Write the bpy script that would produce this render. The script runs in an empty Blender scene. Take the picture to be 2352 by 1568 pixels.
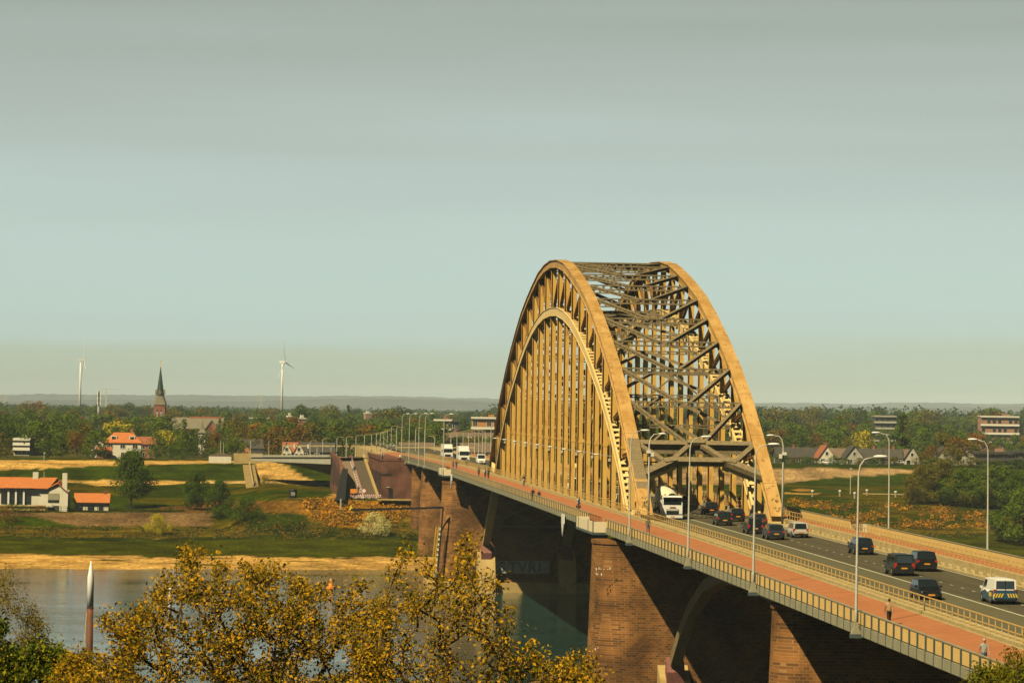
import bpy, math, random
from mathutils import Vector, Matrix, noise
R = math.radians
S = bpy.context.scene
COL = S.collection

# ------------------------------------------------------------------ camera
# world frame: X across the bridge (right), Y along the bridge (away), Z up, z=0 the deck at the near arch foot
F = 7393.5; YAW = .08547; PIT = .02069; ROLL = .01446
CAM = Vector((-57.03, -382.1, 13.36))
fw = Vector((math.sin(YAW)*math.cos(PIT), math.cos(YAW)*math.cos(PIT), math.sin(PIT)))
rt = Vector((math.cos(YAW), -math.sin(YAW), 0)); up = rt.cross(fw)
rt2 = rt*math.cos(ROLL) + up*math.sin(ROLL); up2 = up*math.cos(ROLL) - rt*math.sin(ROLL)
cd = bpy.data.cameras.new('camera'); cam = bpy.data.objects.new('camera', cd); COL.objects.link(cam)
m = Matrix((rt2, up2, -fw)).transposed().to_4x4(); m.translation = CAM
cam.matrix_world = m
cd.sensor_width = 36; cd.lens = F/2352*36; cd.clip_start = 1; cd.clip_end = 60000
S.camera = cam

# ------------------------------------------------------------------ sky, sun, exposure
SA, SE = 44, 48           # sun azimuth (from straight behind, to the left) and elevation
sun_dir = Vector((-math.sin(R(SA))*math.cos(R(SE)), -math.cos(R(SA))*math.cos(R(SE)), math.sin(R(SE))))
W = bpy.data.worlds.new('World'); S.world = W; W.use_nodes = True
nt = W.node_tree; nt.nodes.clear()
def N(t, typ, **k):
    n = t.nodes.new(typ)
    for a, b in k.items(): setattr(n, a, b)
    return n
sky = N(nt, 'ShaderNodeTexSky', sky_type='NISHITA', sun_disc=False, sun_elevation=R(SE), sun_rotation=math.atan2(sun_dir.x, sun_dir.y), air_density=1.3, dust_density=2.0, ozone_density=1)
bg = N(nt, 'ShaderNodeBackground'); bg.inputs[1].default_value = .10
tc = N(nt, 'ShaderNodeTexCoord'); sp = N(nt, 'ShaderNodeSeparateXYZ'); nt.links.new(tc.outputs['Generated'], sp.inputs[0])
# thin veil of high cloud by elevation, darkened above the view to cut ambient
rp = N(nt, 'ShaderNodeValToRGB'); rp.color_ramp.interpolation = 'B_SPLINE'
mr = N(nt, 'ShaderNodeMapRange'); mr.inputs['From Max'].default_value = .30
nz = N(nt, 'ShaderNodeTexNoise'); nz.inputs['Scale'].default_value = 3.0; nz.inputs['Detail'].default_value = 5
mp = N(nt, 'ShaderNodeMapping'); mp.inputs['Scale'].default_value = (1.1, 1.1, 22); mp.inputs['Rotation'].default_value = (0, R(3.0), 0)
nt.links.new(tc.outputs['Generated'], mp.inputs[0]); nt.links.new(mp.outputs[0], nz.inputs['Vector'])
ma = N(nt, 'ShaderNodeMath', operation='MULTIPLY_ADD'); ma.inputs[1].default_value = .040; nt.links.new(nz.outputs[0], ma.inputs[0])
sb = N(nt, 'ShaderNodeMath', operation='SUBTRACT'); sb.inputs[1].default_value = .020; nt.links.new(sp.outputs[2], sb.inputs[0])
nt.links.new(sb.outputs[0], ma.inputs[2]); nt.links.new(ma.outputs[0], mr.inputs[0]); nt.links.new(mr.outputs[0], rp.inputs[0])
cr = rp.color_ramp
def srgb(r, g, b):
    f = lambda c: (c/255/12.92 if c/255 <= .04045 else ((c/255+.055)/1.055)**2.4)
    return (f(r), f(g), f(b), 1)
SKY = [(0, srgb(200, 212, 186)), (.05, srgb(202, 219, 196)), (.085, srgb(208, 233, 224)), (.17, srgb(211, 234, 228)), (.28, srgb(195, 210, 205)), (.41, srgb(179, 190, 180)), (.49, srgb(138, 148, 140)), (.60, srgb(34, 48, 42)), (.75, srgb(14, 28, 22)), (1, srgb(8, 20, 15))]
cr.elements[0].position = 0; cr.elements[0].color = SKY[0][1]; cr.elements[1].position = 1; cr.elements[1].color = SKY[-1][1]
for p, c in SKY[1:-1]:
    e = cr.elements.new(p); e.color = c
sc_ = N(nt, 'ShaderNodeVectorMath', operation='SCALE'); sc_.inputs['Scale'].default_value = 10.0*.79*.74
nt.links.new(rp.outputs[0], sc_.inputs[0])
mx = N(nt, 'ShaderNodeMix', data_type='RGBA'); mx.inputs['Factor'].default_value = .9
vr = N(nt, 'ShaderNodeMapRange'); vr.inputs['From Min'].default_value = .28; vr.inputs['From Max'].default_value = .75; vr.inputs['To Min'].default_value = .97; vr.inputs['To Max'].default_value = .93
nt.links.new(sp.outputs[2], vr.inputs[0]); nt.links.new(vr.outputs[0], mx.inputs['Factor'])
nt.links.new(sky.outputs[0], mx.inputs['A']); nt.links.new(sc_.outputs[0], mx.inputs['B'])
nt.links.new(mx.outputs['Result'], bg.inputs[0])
ow = N(nt, 'ShaderNodeOutputWorld'); nt.links.new(bg.outputs[0], ow.inputs[0])
sl = bpy.data.lights.new('sun', 'SUN'); sl.energy = 4.6; sl.angle = R(.5); sl.color = (1, .84, .55)
so = bpy.data.objects.new('sun', sl); COL.objects.link(so)
so.rotation_euler = (-sun_dir).to_track_quat('-Z', 'Y').to_euler()
S.view_settings.view_transform = 'Standard'; S.view_settings.look = 'None'; S.view_settings.exposure = .5; S.view_settings.gamma = 1
S.cycles.max_bounces = 6; S.cycles.diffuse_bounces = 0; S.cycles.glossy_bounces = 2; S.cycles.transparent_max_bounces = 8; S.cycles.volume_bounces = 0
S.cycles.caustics_reflective = False; S.cycles.caustics_refractive = False

# ------------------------------------------------------------------ helpers
def ray(px, py):                       # px, py on a 2352 x 1568 picture -> direction with unit forward depth
    u = px-1176; v = py-784
    return fw + rt2*(u/F) - up2*(v/F)
def at(px, py, D):                     # the point seen there at forward distance D
    return CAM + ray(px, py)*D
def onz(px, py, z):
    d = ray(px, py); return CAM + d*((z-CAM.z)/d.z)
def pix(p):
    d = Vector(p)-CAM; w = d.dot(fw)
    if w < 1: return (-9e3, 9e3)
    return (1176+F*d.dot(rt2)/w, 784-F*d.dot(up2)/w)
def zd(s):                             # deck height along the bridge
    if s > 300: return .65 - .9*min(1, (s-300)/250)
    return .00393*s - 8.6e-6*s*s + 9.14e-9*s**3
def ondeck(px, py, off=0):             # point of the deck seen at a pixel
    d = ray(px, py); k = 60
    lo, hi = 60, 1500
    for _ in range(60):
        k = (lo+hi)/2; p = CAM+d*k
        if p.z > zd(p.y)+off: lo = k
        else: hi = k
    return CAM+d*k
def interp(x, pts):
    if x <= pts[0][0]: return pts[0][1]
    for (a, b), (c, d) in zip(pts, pts[1:]):
        if x <= c: return b+(d-b)*(x-a)/(c-a)
    return pts[-1][1]

def tag(o, label=None, cat=None, group=None, kind=None):
    if label: o['label'] = label
    if cat: o['category'] = cat
    if group: o['group'] = group
    if kind: o['kind'] = kind
    return o
def thing(name, label, cat, loc=(0, 0, 0), rz=0, group=None, scale=None):
    o = bpy.data.objects.new(name, None); COL.objects.link(o); o.location = loc; o.rotation_euler = (0, 0, rz)
    if scale: o.scale = scale if hasattr(scale, '__len__') else (scale,)*3
    return tag(o, label, cat, group)
KIDS = {}
def link(name, me, parent=None, off=None):
    o = bpy.data.objects.new(name, me); COL.objects.link(o)
    if parent: o.parent = parent; KIDS.setdefault(parent.name, []).append(o)
    if off is not None: o.location = off
    return o
def copy_thing(o, loc=None, rz=None, label=None, scale=None, parent=None, group=None):
    c = o.copy(); COL.objects.link(c)
    if parent: c.parent = parent
    KIDS.setdefault(c.name, [])
    for ch in KIDS.get(o.name, []): KIDS[c.name].append(copy_thing(ch, parent=c))
    if loc is not None: c.location = loc
    if rz is not None: c.rotation_euler = (0, 0, rz)
    if label: c['label'] = label
    if group: c['group'] = group
    if scale is not None: c.scale = scale if hasattr(scale, '__len__') else (scale,)*3
    return c

class MB:
    def __init__(s): s.v = []; s.f = []; s.m = []
    def add(s, v, f, m=0):
        n = len(s.v); s.v += [tuple(p) for p in v]; s.f += [tuple(i+n for i in q) for q in f]; s.m += [m]*len(f); return s
    def hexa(s, p, m=0): return s.add(p, [(0, 3, 2, 1), (4, 5, 6, 7), (0, 1, 5, 4), (1, 2, 6, 5), (2, 3, 7, 6), (3, 0, 4, 7)], m)
    def box(s, c, d, rz=0, m=0):
        x, y, z = d[0]/2, d[1]/2, d[2]/2; ca, sa = math.cos(rz), math.sin(rz)
        P = []
        for k in (-z, z):
            for a, b in ((-x, -y), (x, -y), (x, y), (-x, y)): P.append((c[0]+a*ca-b*sa, c[1]+a*sa+b*ca, c[2]+k))
        return s.hexa(P, m)
    def beam(s, a, b, w, h, up=(0, 0, 1), m=0):      # w sideways, h along up
        a = Vector(a); b = Vector(b); d = (b-a).normalized(); u = Vector(up)
        if abs(d.dot(u)) > .99: u = Vector((0, 1, 0))
        x = d.cross(u).normalized(); y = x.cross(d).normalized()
        P = []
        for q in (a, b):
            for i, j in ((-1, -1), (1, -1), (1, 1), (-1, 1)): P.append(q+x*(i*w/2)+y*(j*h/2))
        return s.hexa(P, m)
    def lattice(s, a, b, w, h, t=.12, pitch=1.2, up=(0, 0, 1), m=0):    # two flanges joined by battens
        a = Vector(a); b = Vector(b); d = (b-a); L = d.length; d.normalize(); u = Vector(up)
        if abs(d.dot(u)) > .99: u = Vector((0, 1, 0))
        x = d.cross(u).normalized(); y = x.cross(d).normalized()
        for k in (-1, 1): s.beam(a+y*(k*(h-t)/2), b+y*(k*(h-t)/2), w, t, up, m)
        n = max(2, int(L/pitch))
        for i in range(n+1):
            q = a+d*(L*(i+.0)/n)*.96+d*L*.02
            s.beam(q-d*.16, q+d*.16, w*.8, h-2*t-.01, up, m)
        return s
    def tube(s, pts, rad, n=8, m=0, cap=True):
        pts = [Vector(p) for p in pts]; base = len(s.v); k = len(pts)
        if not hasattr(rad, '__len__'): rad = [rad]*k
        ref = None
        for i, p in enumerate(pts):
            d = (pts[min(i+1, k-1)]-pts[max(i-1, 0)]).normalized()
            if ref is None: ref = d.orthogonal().normalized()
            ref = (ref-d*ref.dot(d)); ref = ref.normalized() if ref.length > 1e-6 else d.orthogonal().normalized()
            y = d.cross(ref)
            for j in range(n):
                a = 2*math.pi*j/n; s.v.append(tuple(p+(ref*math.cos(a)+y*math.sin(a))*rad[i]))
        for i in range(k-1):
            for j in range(n):
                a = base+i*n+j; b = base+i*n+(j+1) % n; s.f.append((a, b, b+n, a+n)); s.m.append(m)
        if cap and n > 2:
            s.f.append(tuple(base+j for j in reversed(range(n)))); s.m.append(m)
            s.f.append(tuple(base+(k-1)*n+j for j in range(n))); s.m.append(m)
        return s
    def prism(s, poly, axis, a, b, m=0):     # polygon (2d) extruded along an axis: 'x','y','z'
        mk = {'x': lambda p, q: (q, p[0], p[1]), 'y': lambda p, q: (p[0], q, p[1]), 'z': lambda p, q: (p[0], p[1], q)}[axis]
        n = len(poly)
        return s.add([mk(p, a) for p in poly]+[mk(p, b) for p in poly], [tuple(range(n)), tuple(range(2*n-1, n-1, -1))]+[(i, i+n, (i+1) % n+n, (i+1) % n) for i in range(n)], m)
    def sweep(s, path, t0, t1, lo, hi, m=0):  # path of (y,z) nodes; section spans x t0..t1 and lo..hi along the path normal
        k = len(path); P = []
        for i, (y, z) in enumerate(path):
            a = Vector(path[max(i-1, 0)]); b = Vector(path[i]); c = Vector(path[min(i+1, k-1)])
            d1 = (b-a).normalized() if i else (c-b).normalized(); d2 = (c-b).normalized() if i < k-1 else d1
            d = (d1+d2).normalized(); nrm = Vector((-d.y, d.x)); sc = 1/max(.5, nrm.dot(Vector((-d1.y, d1.x))))
            for x, o in ((t0, lo), (t1, lo), (t1, hi), (t0, hi)):
                q = b+nrm*o*sc; P.append((x, q.x, q.y))
        f = []
        for i in range(k-1):
            for j in range(4): f.append((i*4+j, i*4+(j+1) % 4, i*4+4+(j+1) % 4, i*4+4+j))
        f.append((3, 2, 1, 0)); f.append(tuple((k-1)*4+j for j in range(4)))
        return s.add(P, f, m)
    def sphere(s, c, r, n=10, k=6, m=0):
        c = Vector(c); r = r if hasattr(r, '__len__') else (r, r, r); b = len(s.v)
        s.v.append((c.x, c.y, c.z-r[2]))
        for i in range(1, k):
            t = -math.pi/2+math.pi*i/k
            for j in range(n):
                a = 2*math.pi*j/n; s.v.append((c.x+r[0]*math.cos(t)*math.cos(a), c.y+r[1]*math.cos(t)*math.sin(a), c.z+r[2]*math.sin(t)))
        s.v.append((c.x, c.y, c.z+r[2])); top = len(s.v)-1
        for j in range(n):
            s.f.append((b, b+1+(j+1) % n, b+1+j)); s.m.append(m)
            for i in range(k-2):
                a = b+1+i*n; s.f.append((a+j, a+(j+1) % n, a+n+(j+1) % n, a+n+j)); s.m.append(m)
            a = b+1+(k-2)*n; s.f.append((a+j, a+(j+1) % n, top)); s.m.append(m)
        return s
    def mesh(s, name, mats, smooth=False, off=(0, 0, 0)):
        me = bpy.data.meshes.new(name)
        v = s.v if tuple(off) == (0, 0, 0) else [(a-off[0], b-off[1], c-off[2]) for a, b, c in s.v]
        me.from_pydata(v, [], s.f)
        if not isinstance(mats, (list, tuple)): mats = [mats]
        for q in mats: me.materials.append(q)
        if len(mats) > 1: me.polygons.foreach_set('material_index', s.m)
        if smooth: me.polygons.foreach_set('use_smooth', [True]*len(me.polygons))
        me.update(); return me
    def build(s, name, mats, parent=None, smooth=False, world=False):
        off = parent.location if (world and parent) else (0, 0, 0)
        if world and parent and parent.get('_off'): off = parent['_off']
        return link(name, s.mesh(name, mats, smooth, tuple(off)), parent)

# ------------------------------------------------------------------ materials
def mat(name, c, rough=.7, metal=0, c2=None, scale=1.0, c3=None, amt=.5, bump=0, bscale=None, coord='Object', detail=6, spec=.4, sx=(1, 1, 1), transl=0, lo=.35, hi=.65, emit=None):
    M = bpy.data.materials.new(name); M.use_nodes = True; t = M.node_tree; b = t.nodes['Principled BSDF']
    b.inputs['Base Color'].default_value = (*c[:3], 1); b.inputs['Roughness'].default_value = rough; b.inputs['Metallic'].default_value = metal
    b.inputs['Specular IOR Level'].default_value = spec
    if c2 or bump:
        co = N(t, 'ShaderNodeTexCoord'); mp = N(t, 'ShaderNodeMapping'); mp.inputs['Scale'].default_value = sx
        t.links.new(co.outputs[coord], mp.inputs[0])
    if c2:
        n1 = N(t, 'ShaderNodeTexNoise'); n1.inputs['Scale'].default_value = scale; n1.inputs['Detail'].default_value = detail; n1.inputs['Roughness'].default_value = .62
        t.links.new(mp.outputs[0], n1.inputs['Vector'])
        r1 = N(t, 'ShaderNodeMapRange'); r1.inputs['From Min'].default_value = lo; r1.inputs['From Max'].default_value = hi; t.links.new(n1.outputs[0], r1.inputs[0])
        x = N(t, 'ShaderNodeMix', data_type='RGBA'); x.inputs['A'].default_value = (*c[:3], 1); x.inputs['B'].default_value = (*c2[:3], 1)
        t.links.new(r1.outputs[0], x.inputs['Factor']); out = x.outputs['Result']
        if c3:
            n2 = N(t, 'ShaderNodeTexNoise'); n2.inputs['Scale'].default_value = scale*4.3; n2.inputs['Detail'].default_value = 4
            t.links.new(mp.outputs[0], n2.inputs['Vector'])
            r2 = N(t, 'ShaderNodeMapRange'); r2.inputs['From Min'].default_value = .56; r2.inputs['From Max'].default_value = .72; r2.inputs['To Max'].default_value = amt; t.links.new(n2.outputs[0], r2.inputs[0])
            y = N(t, 'ShaderNodeMix', data_type='RGBA'); y.inputs['B'].default_value = (*c3[:3], 1); t.links.new(out, y.inputs['A']); t.links.new(r2.outputs[0], y.inputs['Factor']); out = y.outputs['Result']
        t.links.new(out, b.inputs['Base Color'])
    if bump:
        n3 = N(t, 'ShaderNodeTexNoise'); n3.inputs['Scale'].default_value = bscale or scale*5; n3.inputs['Detail'].default_value = 5; t.links.new(mp.outputs[0], n3.inputs['Vector'])
        bp = N(t, 'ShaderNodeBump'); bp.inputs['Strength'].default_value = bump; bp.inputs['Distance'].default_value = .1; t.links.new(n3.outputs[0], bp.inputs['Height']); t.links.new(bp.outputs[0], b.inputs['Normal'])
    if transl:
        tr = N(t, 'ShaderNodeBsdfTranslucent'); ms = N(t, 'ShaderNodeMixShader'); ms.inputs[0].default_value = transl
        t.links.new(b.outputs[0], ms.inputs[1]); t.links.new(tr.outputs[0], ms.inputs[2]); t.links.new(ms.outputs[0], t.nodes['Material Output'].inputs[0])
        if c2: t.links.new(out, tr.inputs[0])
        else: tr.inputs[0].default_value = (*c[:3], 1)
    if emit:
        b.inputs['Emission Color'].default_value = (*c[:3], 1); b.inputs['Emission Strength'].default_value = emit
    return M
def brick(name, c1, c2, mortar, bw, bh, rough=.85, msz=.02, cx='xz', patch=None):
    M = bpy.data.materials.new(name); M.use_nodes = True; t = M.node_tree; b = t.nodes['Principled BSDF']; b.inputs['Roughness'].default_value = rough
    b.inputs['Specular IOR Level'].default_value = .2
    co = N(t, 'ShaderNodeTexCoord'); se = N(t, 'ShaderNodeSeparateXYZ'); t.links.new(co.outputs['Object'], se.inputs[0])
    ad = N(t, 'ShaderNodeMath', operation='ADD'); t.links.new(se.outputs[0], ad.inputs[0]); t.links.new(se.outputs[1], ad.inputs[1])
    cb = N(t, 'ShaderNodeCombineXYZ'); t.links.new(ad.outputs[0], cb.inputs[0]); t.links.new(se.outputs[2], cb.inputs[1])
    br = N(t, 'ShaderNodeTexBrick'); br.inputs['Scale'].default_value = 1; br.inputs['Brick Width'].default_value = bw; br.inputs['Row Height'].default_value = bh; br.inputs['Mortar Size'].default_value = msz
    br.inputs['Color1'].default_value = (*c1, 1); br.inputs['Color2'].default_value = (*c2, 1); br.inputs['Mortar'].default_value = (*mortar, 1); br.inputs['Bias'].default_value = -.1
    t.links.new(cb.outputs[0], br.inputs['Vector'])
    n = N(t, 'ShaderNodeTexNoise'); n.inputs['Scale'].default_value = .22; n.inputs['Detail'].default_value = 8; t.links.new(co.outputs['Object'], n.inputs['Vector'])
    r = N(t, 'ShaderNodeMapRange'); r.inputs['From Min'].default_value = .35; r.inputs['From Max'].default_value = .65; r.inputs['To Min'].default_value = .5; r.inputs['To Max'].default_value = 1.45; t.links.new(n.outputs[0], r.inputs[0])
    v = N(t, 'ShaderNodeVectorMath', operation='SCALE'); t.links.new(br.outputs[0], v.inputs[0]); t.links.new(r.outputs[0], v.inputs['Scale'])
    t.links.new(v.outputs[0], b.inputs['Base Color'])
    bp = N(t, 'ShaderNodeBump'); bp.inputs['Strength'].default_value = .35; bp.inputs['Distance'].default_value = .05; t.links.new(br.outputs[1], bp.inputs['Height']); bp.invert = True; t.links.new(bp.outputs[0], b.inputs['Normal'])
    return M
STEEL = mat('cream_steel', (.66, .38, .065), .55, c2=(.70, .44, .10), scale=.35, c3=(.36, .13, .02), amt=.6, bump=.25, bscale=6, sx=(1, 1, .3))
CHORD = mat('weathered_chord_paint', (.56, .35, .11), .6, c2=(.40, .22, .05), scale=.55, c3=(.30, .10, .02), amt=.75, bump=.3, bscale=5, sx=(1, .5, .35))
PALE = mat('pale_chord_paint', (.80, .62, .27), .55, c2=(.72, .48, .14), scale=.6, c3=(.40, .18, .03), amt=.4, bump=.2)
GREYS = mat('grimy_grey_steel', (.17, .13, .06), .75, c2=(.26, .20, .10), scale=2.2, c3=(.06, .035, .012), amt=.7, bump=.5, bscale=9)
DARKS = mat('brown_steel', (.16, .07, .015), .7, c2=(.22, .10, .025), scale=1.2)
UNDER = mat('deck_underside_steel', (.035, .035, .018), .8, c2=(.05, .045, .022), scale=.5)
PANEL = mat('beige_parapet_panel', (.74, .50, .17), .6, c2=(.66, .44, .14), scale=.8)
POST = mat('blue_grey_post', (.075, .105, .10), .5, metal=.2)
FASC = mat('grey_fascia', (.26, .245, .15), .7, c2=(.34, .315, .19), scale=.7)
RAILY = mat('cream_rail_paint', (.66, .43, .13), .5, c2=(.54, .32, .09), scale=2)
CONC = mat('cream_concrete', (.50, .40, .18), .85, c2=(.38, .28, .10), scale=.9, c3=(.2, .13, .04), amt=.6, bump=.2)
REDA = mat('red_asphalt', (.41, .165, .065), .85, c2=(.35, .135, .05), scale=.5, c3=(.46, .21, .09), amt=.5, spec=.2)
ASPH = mat('asphalt', (.062, .055, .028), .85, c2=(.098, .085, .043), scale=.9, sx=(1.2, .05, 1), c3=(.040, .036, .02), amt=.6, spec=.25)
ASPL = mat('pale_asphalt', (.105, .10, .05), .85, c2=(.125, .115, .06), scale=.5, spec=.2)
WHITEP = mat('road_paint', (.56, .54, .36), .7, c2=(.42, .40, .26), scale=2)
GRANITE = brick('pier_masonry', (.235, .105, .028), (.085, .042, .015), (.28, .15, .05), .52, .26, msz=.022)
PIERLIP = mat('pale_pier_stone', (.46, .34, .12), .85, c2=(.36, .24, .08), scale=.6)
BRICKR = brick('purple_brick', (.17, .070, .040), (.125, .052, .032), (.17, .085, .05), .22, .07, msz=.008)
WHITE = mat('white_paint', (.78, .77, .68), .35, spec=.5)
CREAM = mat('cream_panel', (.76, .66, .42), .6, c2=(.72, .60, .36), scale=2)
GALV = mat('galvanised', (.55, .53, .42), .5, c2=(.44, .42, .33), scale=3)
BLACK = mat('black_plastic', (.012, .014, .014), .5)
GLASS = mat('dark_glass', (.012, .018, .02), .08, spec=.8)
TYRE = mat('tyre_rubber', (.015, .015, .014), .85)
RIM = mat('alloy_rim', (.35, .35, .33), .35, metal=.7)
REDL = mat('red_lamp_glass', (.45, .02, .01), .25)
PLATE = mat('number_plate', (.75, .33, .03), .4)
YEL = mat('signal_yellow', (.72, .48, .03), .5)
ORNG = mat('signal_orange', (.78, .26, .03), .5)
REDP = mat('red_paint', (.55, .06, .03), .5)
BARK = mat('bark', (.13, .09, .045), .9, c2=(.08, .055, .03), scale=6, bump=.5)
BARKY = mat('pale_lichen_bark', (.20, .13, .045), .9, c2=(.10, .06, .025), scale=3, bump=.5)

# ------------------------------------------------------------------ the arch bridge
ZW = -22.5
TA = 7.9; TL = -14.56; PZ = .36
TR = 14.5; SC = 115.5; NP = 10.18
def pz(t): return -.04+.40*max(0, min(1, (t+14.4)/5.2))
bridge = thing('arch_bridge', 'long cream steel truss arch bridge on brick piers crossing the river', 'bridge', (0, SC, ZW))
def B(mb, name, mats, parent=None, smooth=False):
    """part of the bridge, built in world coordinates"""
    me = mb.mesh(name, mats, smooth, (0, SC, ZW))
    return link(name, me, parent or bridge)
def zu(s): return zd(s)+interp(abs(s-SC), [(0, 36.1), (12, 35.7), (20, 34.9), (31, 33.1), (41, 31.2), (51, 29.0), (61, 26.1), (71, 22.9), (82, 18.9), (92, 14.6), (102, 9.3), (107, 6.5), (112, 3.6), (116, 1.0)])
def zl(s): return zd(s)+interp(abs(s-SC), [(0, 28.6), (10, 28.4), (20, 27.6), (31, 26.1), (41, 24.1), (51, 21.7), (61, 18.8), (71, 15.7), (82, 11.5), (92, 6.9), (102, .9), (112, -4.6), (122, -9.5), (129, -13.4)])
NODES = [SC+k*NP for k in range(-11, 12)]
PORT = 13.2
for sx, sd in ((-1, 'left'), (1, 'right')):
    t = sx*TA
    # upper chord: closed box with a wide top plate and splice plates
    c = MB(); path = [(SC-115.8, .8)]+[(s, zu(s)-.15) for s in NODES if abs(s-SC) < 113]+[(SC+115.8, zd(230)+.8)]
    fine = path
    c.sweep(fine, t-.62, t+.62, -1.0, 0, 0); c.sweep(fine, t-.80, t+.80, 0, .10, 0)
    c.sweep(fine, t-.80, t-.62, -1.12, -1.0, 0); c.sweep(fine, t+.62, t+.80, -1.12, -1.0, 0)
    for s, z in fine[1:-1]:
        k = (zu(s+1)-zu(s-1))/2; q = math.atan(k); d = Vector((0, math.cos(q), math.sin(q))); n = Vector((0, -math.sin(q), math.cos(q)))
        p = Vector((t, s+2.2*(-1 if s > SC else 1), 0)); p.z = zu(p.y)-.15
        c.beam(p+n*.105-d*.25, p+n*.105+d*.25, 1.64, .05, n, 0)
        c.beam(p-n*.5-d*.3, p-n*.5+d*.3, 1.30, 1.02, n, 0)
    uc = B(c, 'upper_chord', CHORD)
    # grimy cover over the portal leg
    g = MB(); gp = [(4.2, zu(4.2)-.15), (9, zu(9)-.15), (14.5, zu(14.5)-.15)]
    if sx < 0: g.sweep(gp, t-.66, t+.76, .103, .125); g.sweep(gp, t+.625, t+.65, -.9, .0); B(g, 'portal_cover', GREYS, uc)
    # lower chord: two webs tied with battens
    c = MB(); path = [(s, zl(s)-.55) for s in ([SC-129.2, SC-122, SC-112]+NODES[1:-1]+[SC+112, SC+122, SC+129.2])]
    c.sweep(path, t-.62, t-.50, -.62, .55); c.sweep(path, t+.50, t+.62, -.62, .55)
    c.sweep(path, t-.72, t-.45, .55, .63); c.sweep(path, t+.45, t+.72, .55, .63); c.sweep(path, t-.72, t+.72, -.70, -.62)
    for (y0, z0), (y1, z1) in zip(path, path[1:]):
        L = math.hypot(y1-y0, z1-z0); d = Vector((0, (y1-y0)/L, (z1-z0)/L)); n = Vector((0, -d.z, d.y)); k = max(2, int(L/1.45))
        for i in range(k):
            p = Vector((t, y0, z0))+d*(L*(i+.5)/k); c.beam(p+n*.5-d*.36, p+n*.5+d*.36, .9, .06, n)
    B(c, 'lower_chord', PALE)
    # hangers, posts and diagonals
    def hsec(mb, a, b, w, dep, yv=(0, 1, 0)):
        a = Vector(a); b = Vector(b); y = Vector(yv)
        x = Vector((.5, 0, 0))
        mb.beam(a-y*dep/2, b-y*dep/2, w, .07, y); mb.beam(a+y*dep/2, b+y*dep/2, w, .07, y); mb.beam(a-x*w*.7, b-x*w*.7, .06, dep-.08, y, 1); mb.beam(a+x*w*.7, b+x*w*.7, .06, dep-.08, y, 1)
        e = Vector((w/2+.10, 0, 0)); mb.beam(a-e+y*dep*.2, b-e+y*dep*.2, .18, .05, y, 1); e = Vector((w/2+.21, 0, 0)); mb.beam(a-e-y*dep*.1, b-e-y*dep*.1, .05, .12, y)
    for i, s in enumerate(NODES):
        if abs(s-SC) < 93:
            h = MB(); hsec(h, (t, s, zd(s)-1.0), (t, s, zl(s)-.9), .56, .85)
            for z in (zd(s)+.25, zd(s)+8.5): h.box((t, s-.47, z), (.66, .05, .4))
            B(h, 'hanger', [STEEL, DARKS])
        if abs(s-SC) < 108:
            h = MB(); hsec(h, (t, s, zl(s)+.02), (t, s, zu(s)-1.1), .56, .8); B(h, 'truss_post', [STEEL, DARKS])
        if i < 22 and 1 <= i:
            a, b = NODES[i], NODES[i+1]
            if i+1 <= 21:
                if (a+b)/2 < SC-3: p, q = a, b
                elif (a+b)/2 > SC+3: p, q = b, a
                else: p, q = a, b
                h = MB(); h.lattice((t, p+(.5 if q > p else -.5), zu(p)-1.3), (t, q-(.5 if q > p else -.5), zl(q)+.3), .42, .5, .09, 1.2, (0, 1, 0)); B(h, 'truss_diagonal', DARKS)  # dark brown all over, painting in the shaded inside of the diagonal
# lateral bracing between the two trusses
for i, s in enumerate(NODES[1:-1]):
    k = i+1; z = zu(s)-.75
    near_portal = (k == 1)
    if not near_portal:
        m_ = MB(); m_.lattice((-TA+.6, s, z), (TA-.6, s, z), .5, .80, .20, 1.1); B(m_, 'upper_strut', GREYS)
    if abs(s-SC) < 95:
        m_ = MB(); m_.lattice((-TA+.6, s, zl(s)-.55), (TA-.6, s, zl(s)-.55), .4, .5, .16, 1.3); B(m_, 'lower_strut', GREYS)
        # sway frame between upper and lower strut
        m_ = MB(); zz = zl(s)-.1
        if k in (3, 19) and z-zz > 4:
            m_.beam((-TA+.7, s, zz+.3), (0, s, z-.5), .2, .26, (0, 1, 0)); m_.beam((TA-.7, s, zz+.3), (0, s, z-.5), .2, .26, (0, 1, 0)); B(m_, 'sway_brace', GREYS)
    if i < 20:
        s2 = NODES[k+1]; z2 = zu(s2)-.6
        for sg in (-1, 1):
            m_ = MB(); m_.lattice((sg*.5, s+.3, z+.1), (sg*(TA-.9), s2-.3, z2), .52, .42, .14, .95); B(m_, 'upper_lateral', GREYS)
            if abs(s-SC) < 93 and abs(s2-SC) < 93:
                m_ = MB(); m_.beam((sg*(TA-.8), s+.3, zl(s)-.5), (sg*.3, s2-.2, zl(s2)-.5), .38, .34); B(m_, 'lower_lateral', GREYS)
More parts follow.
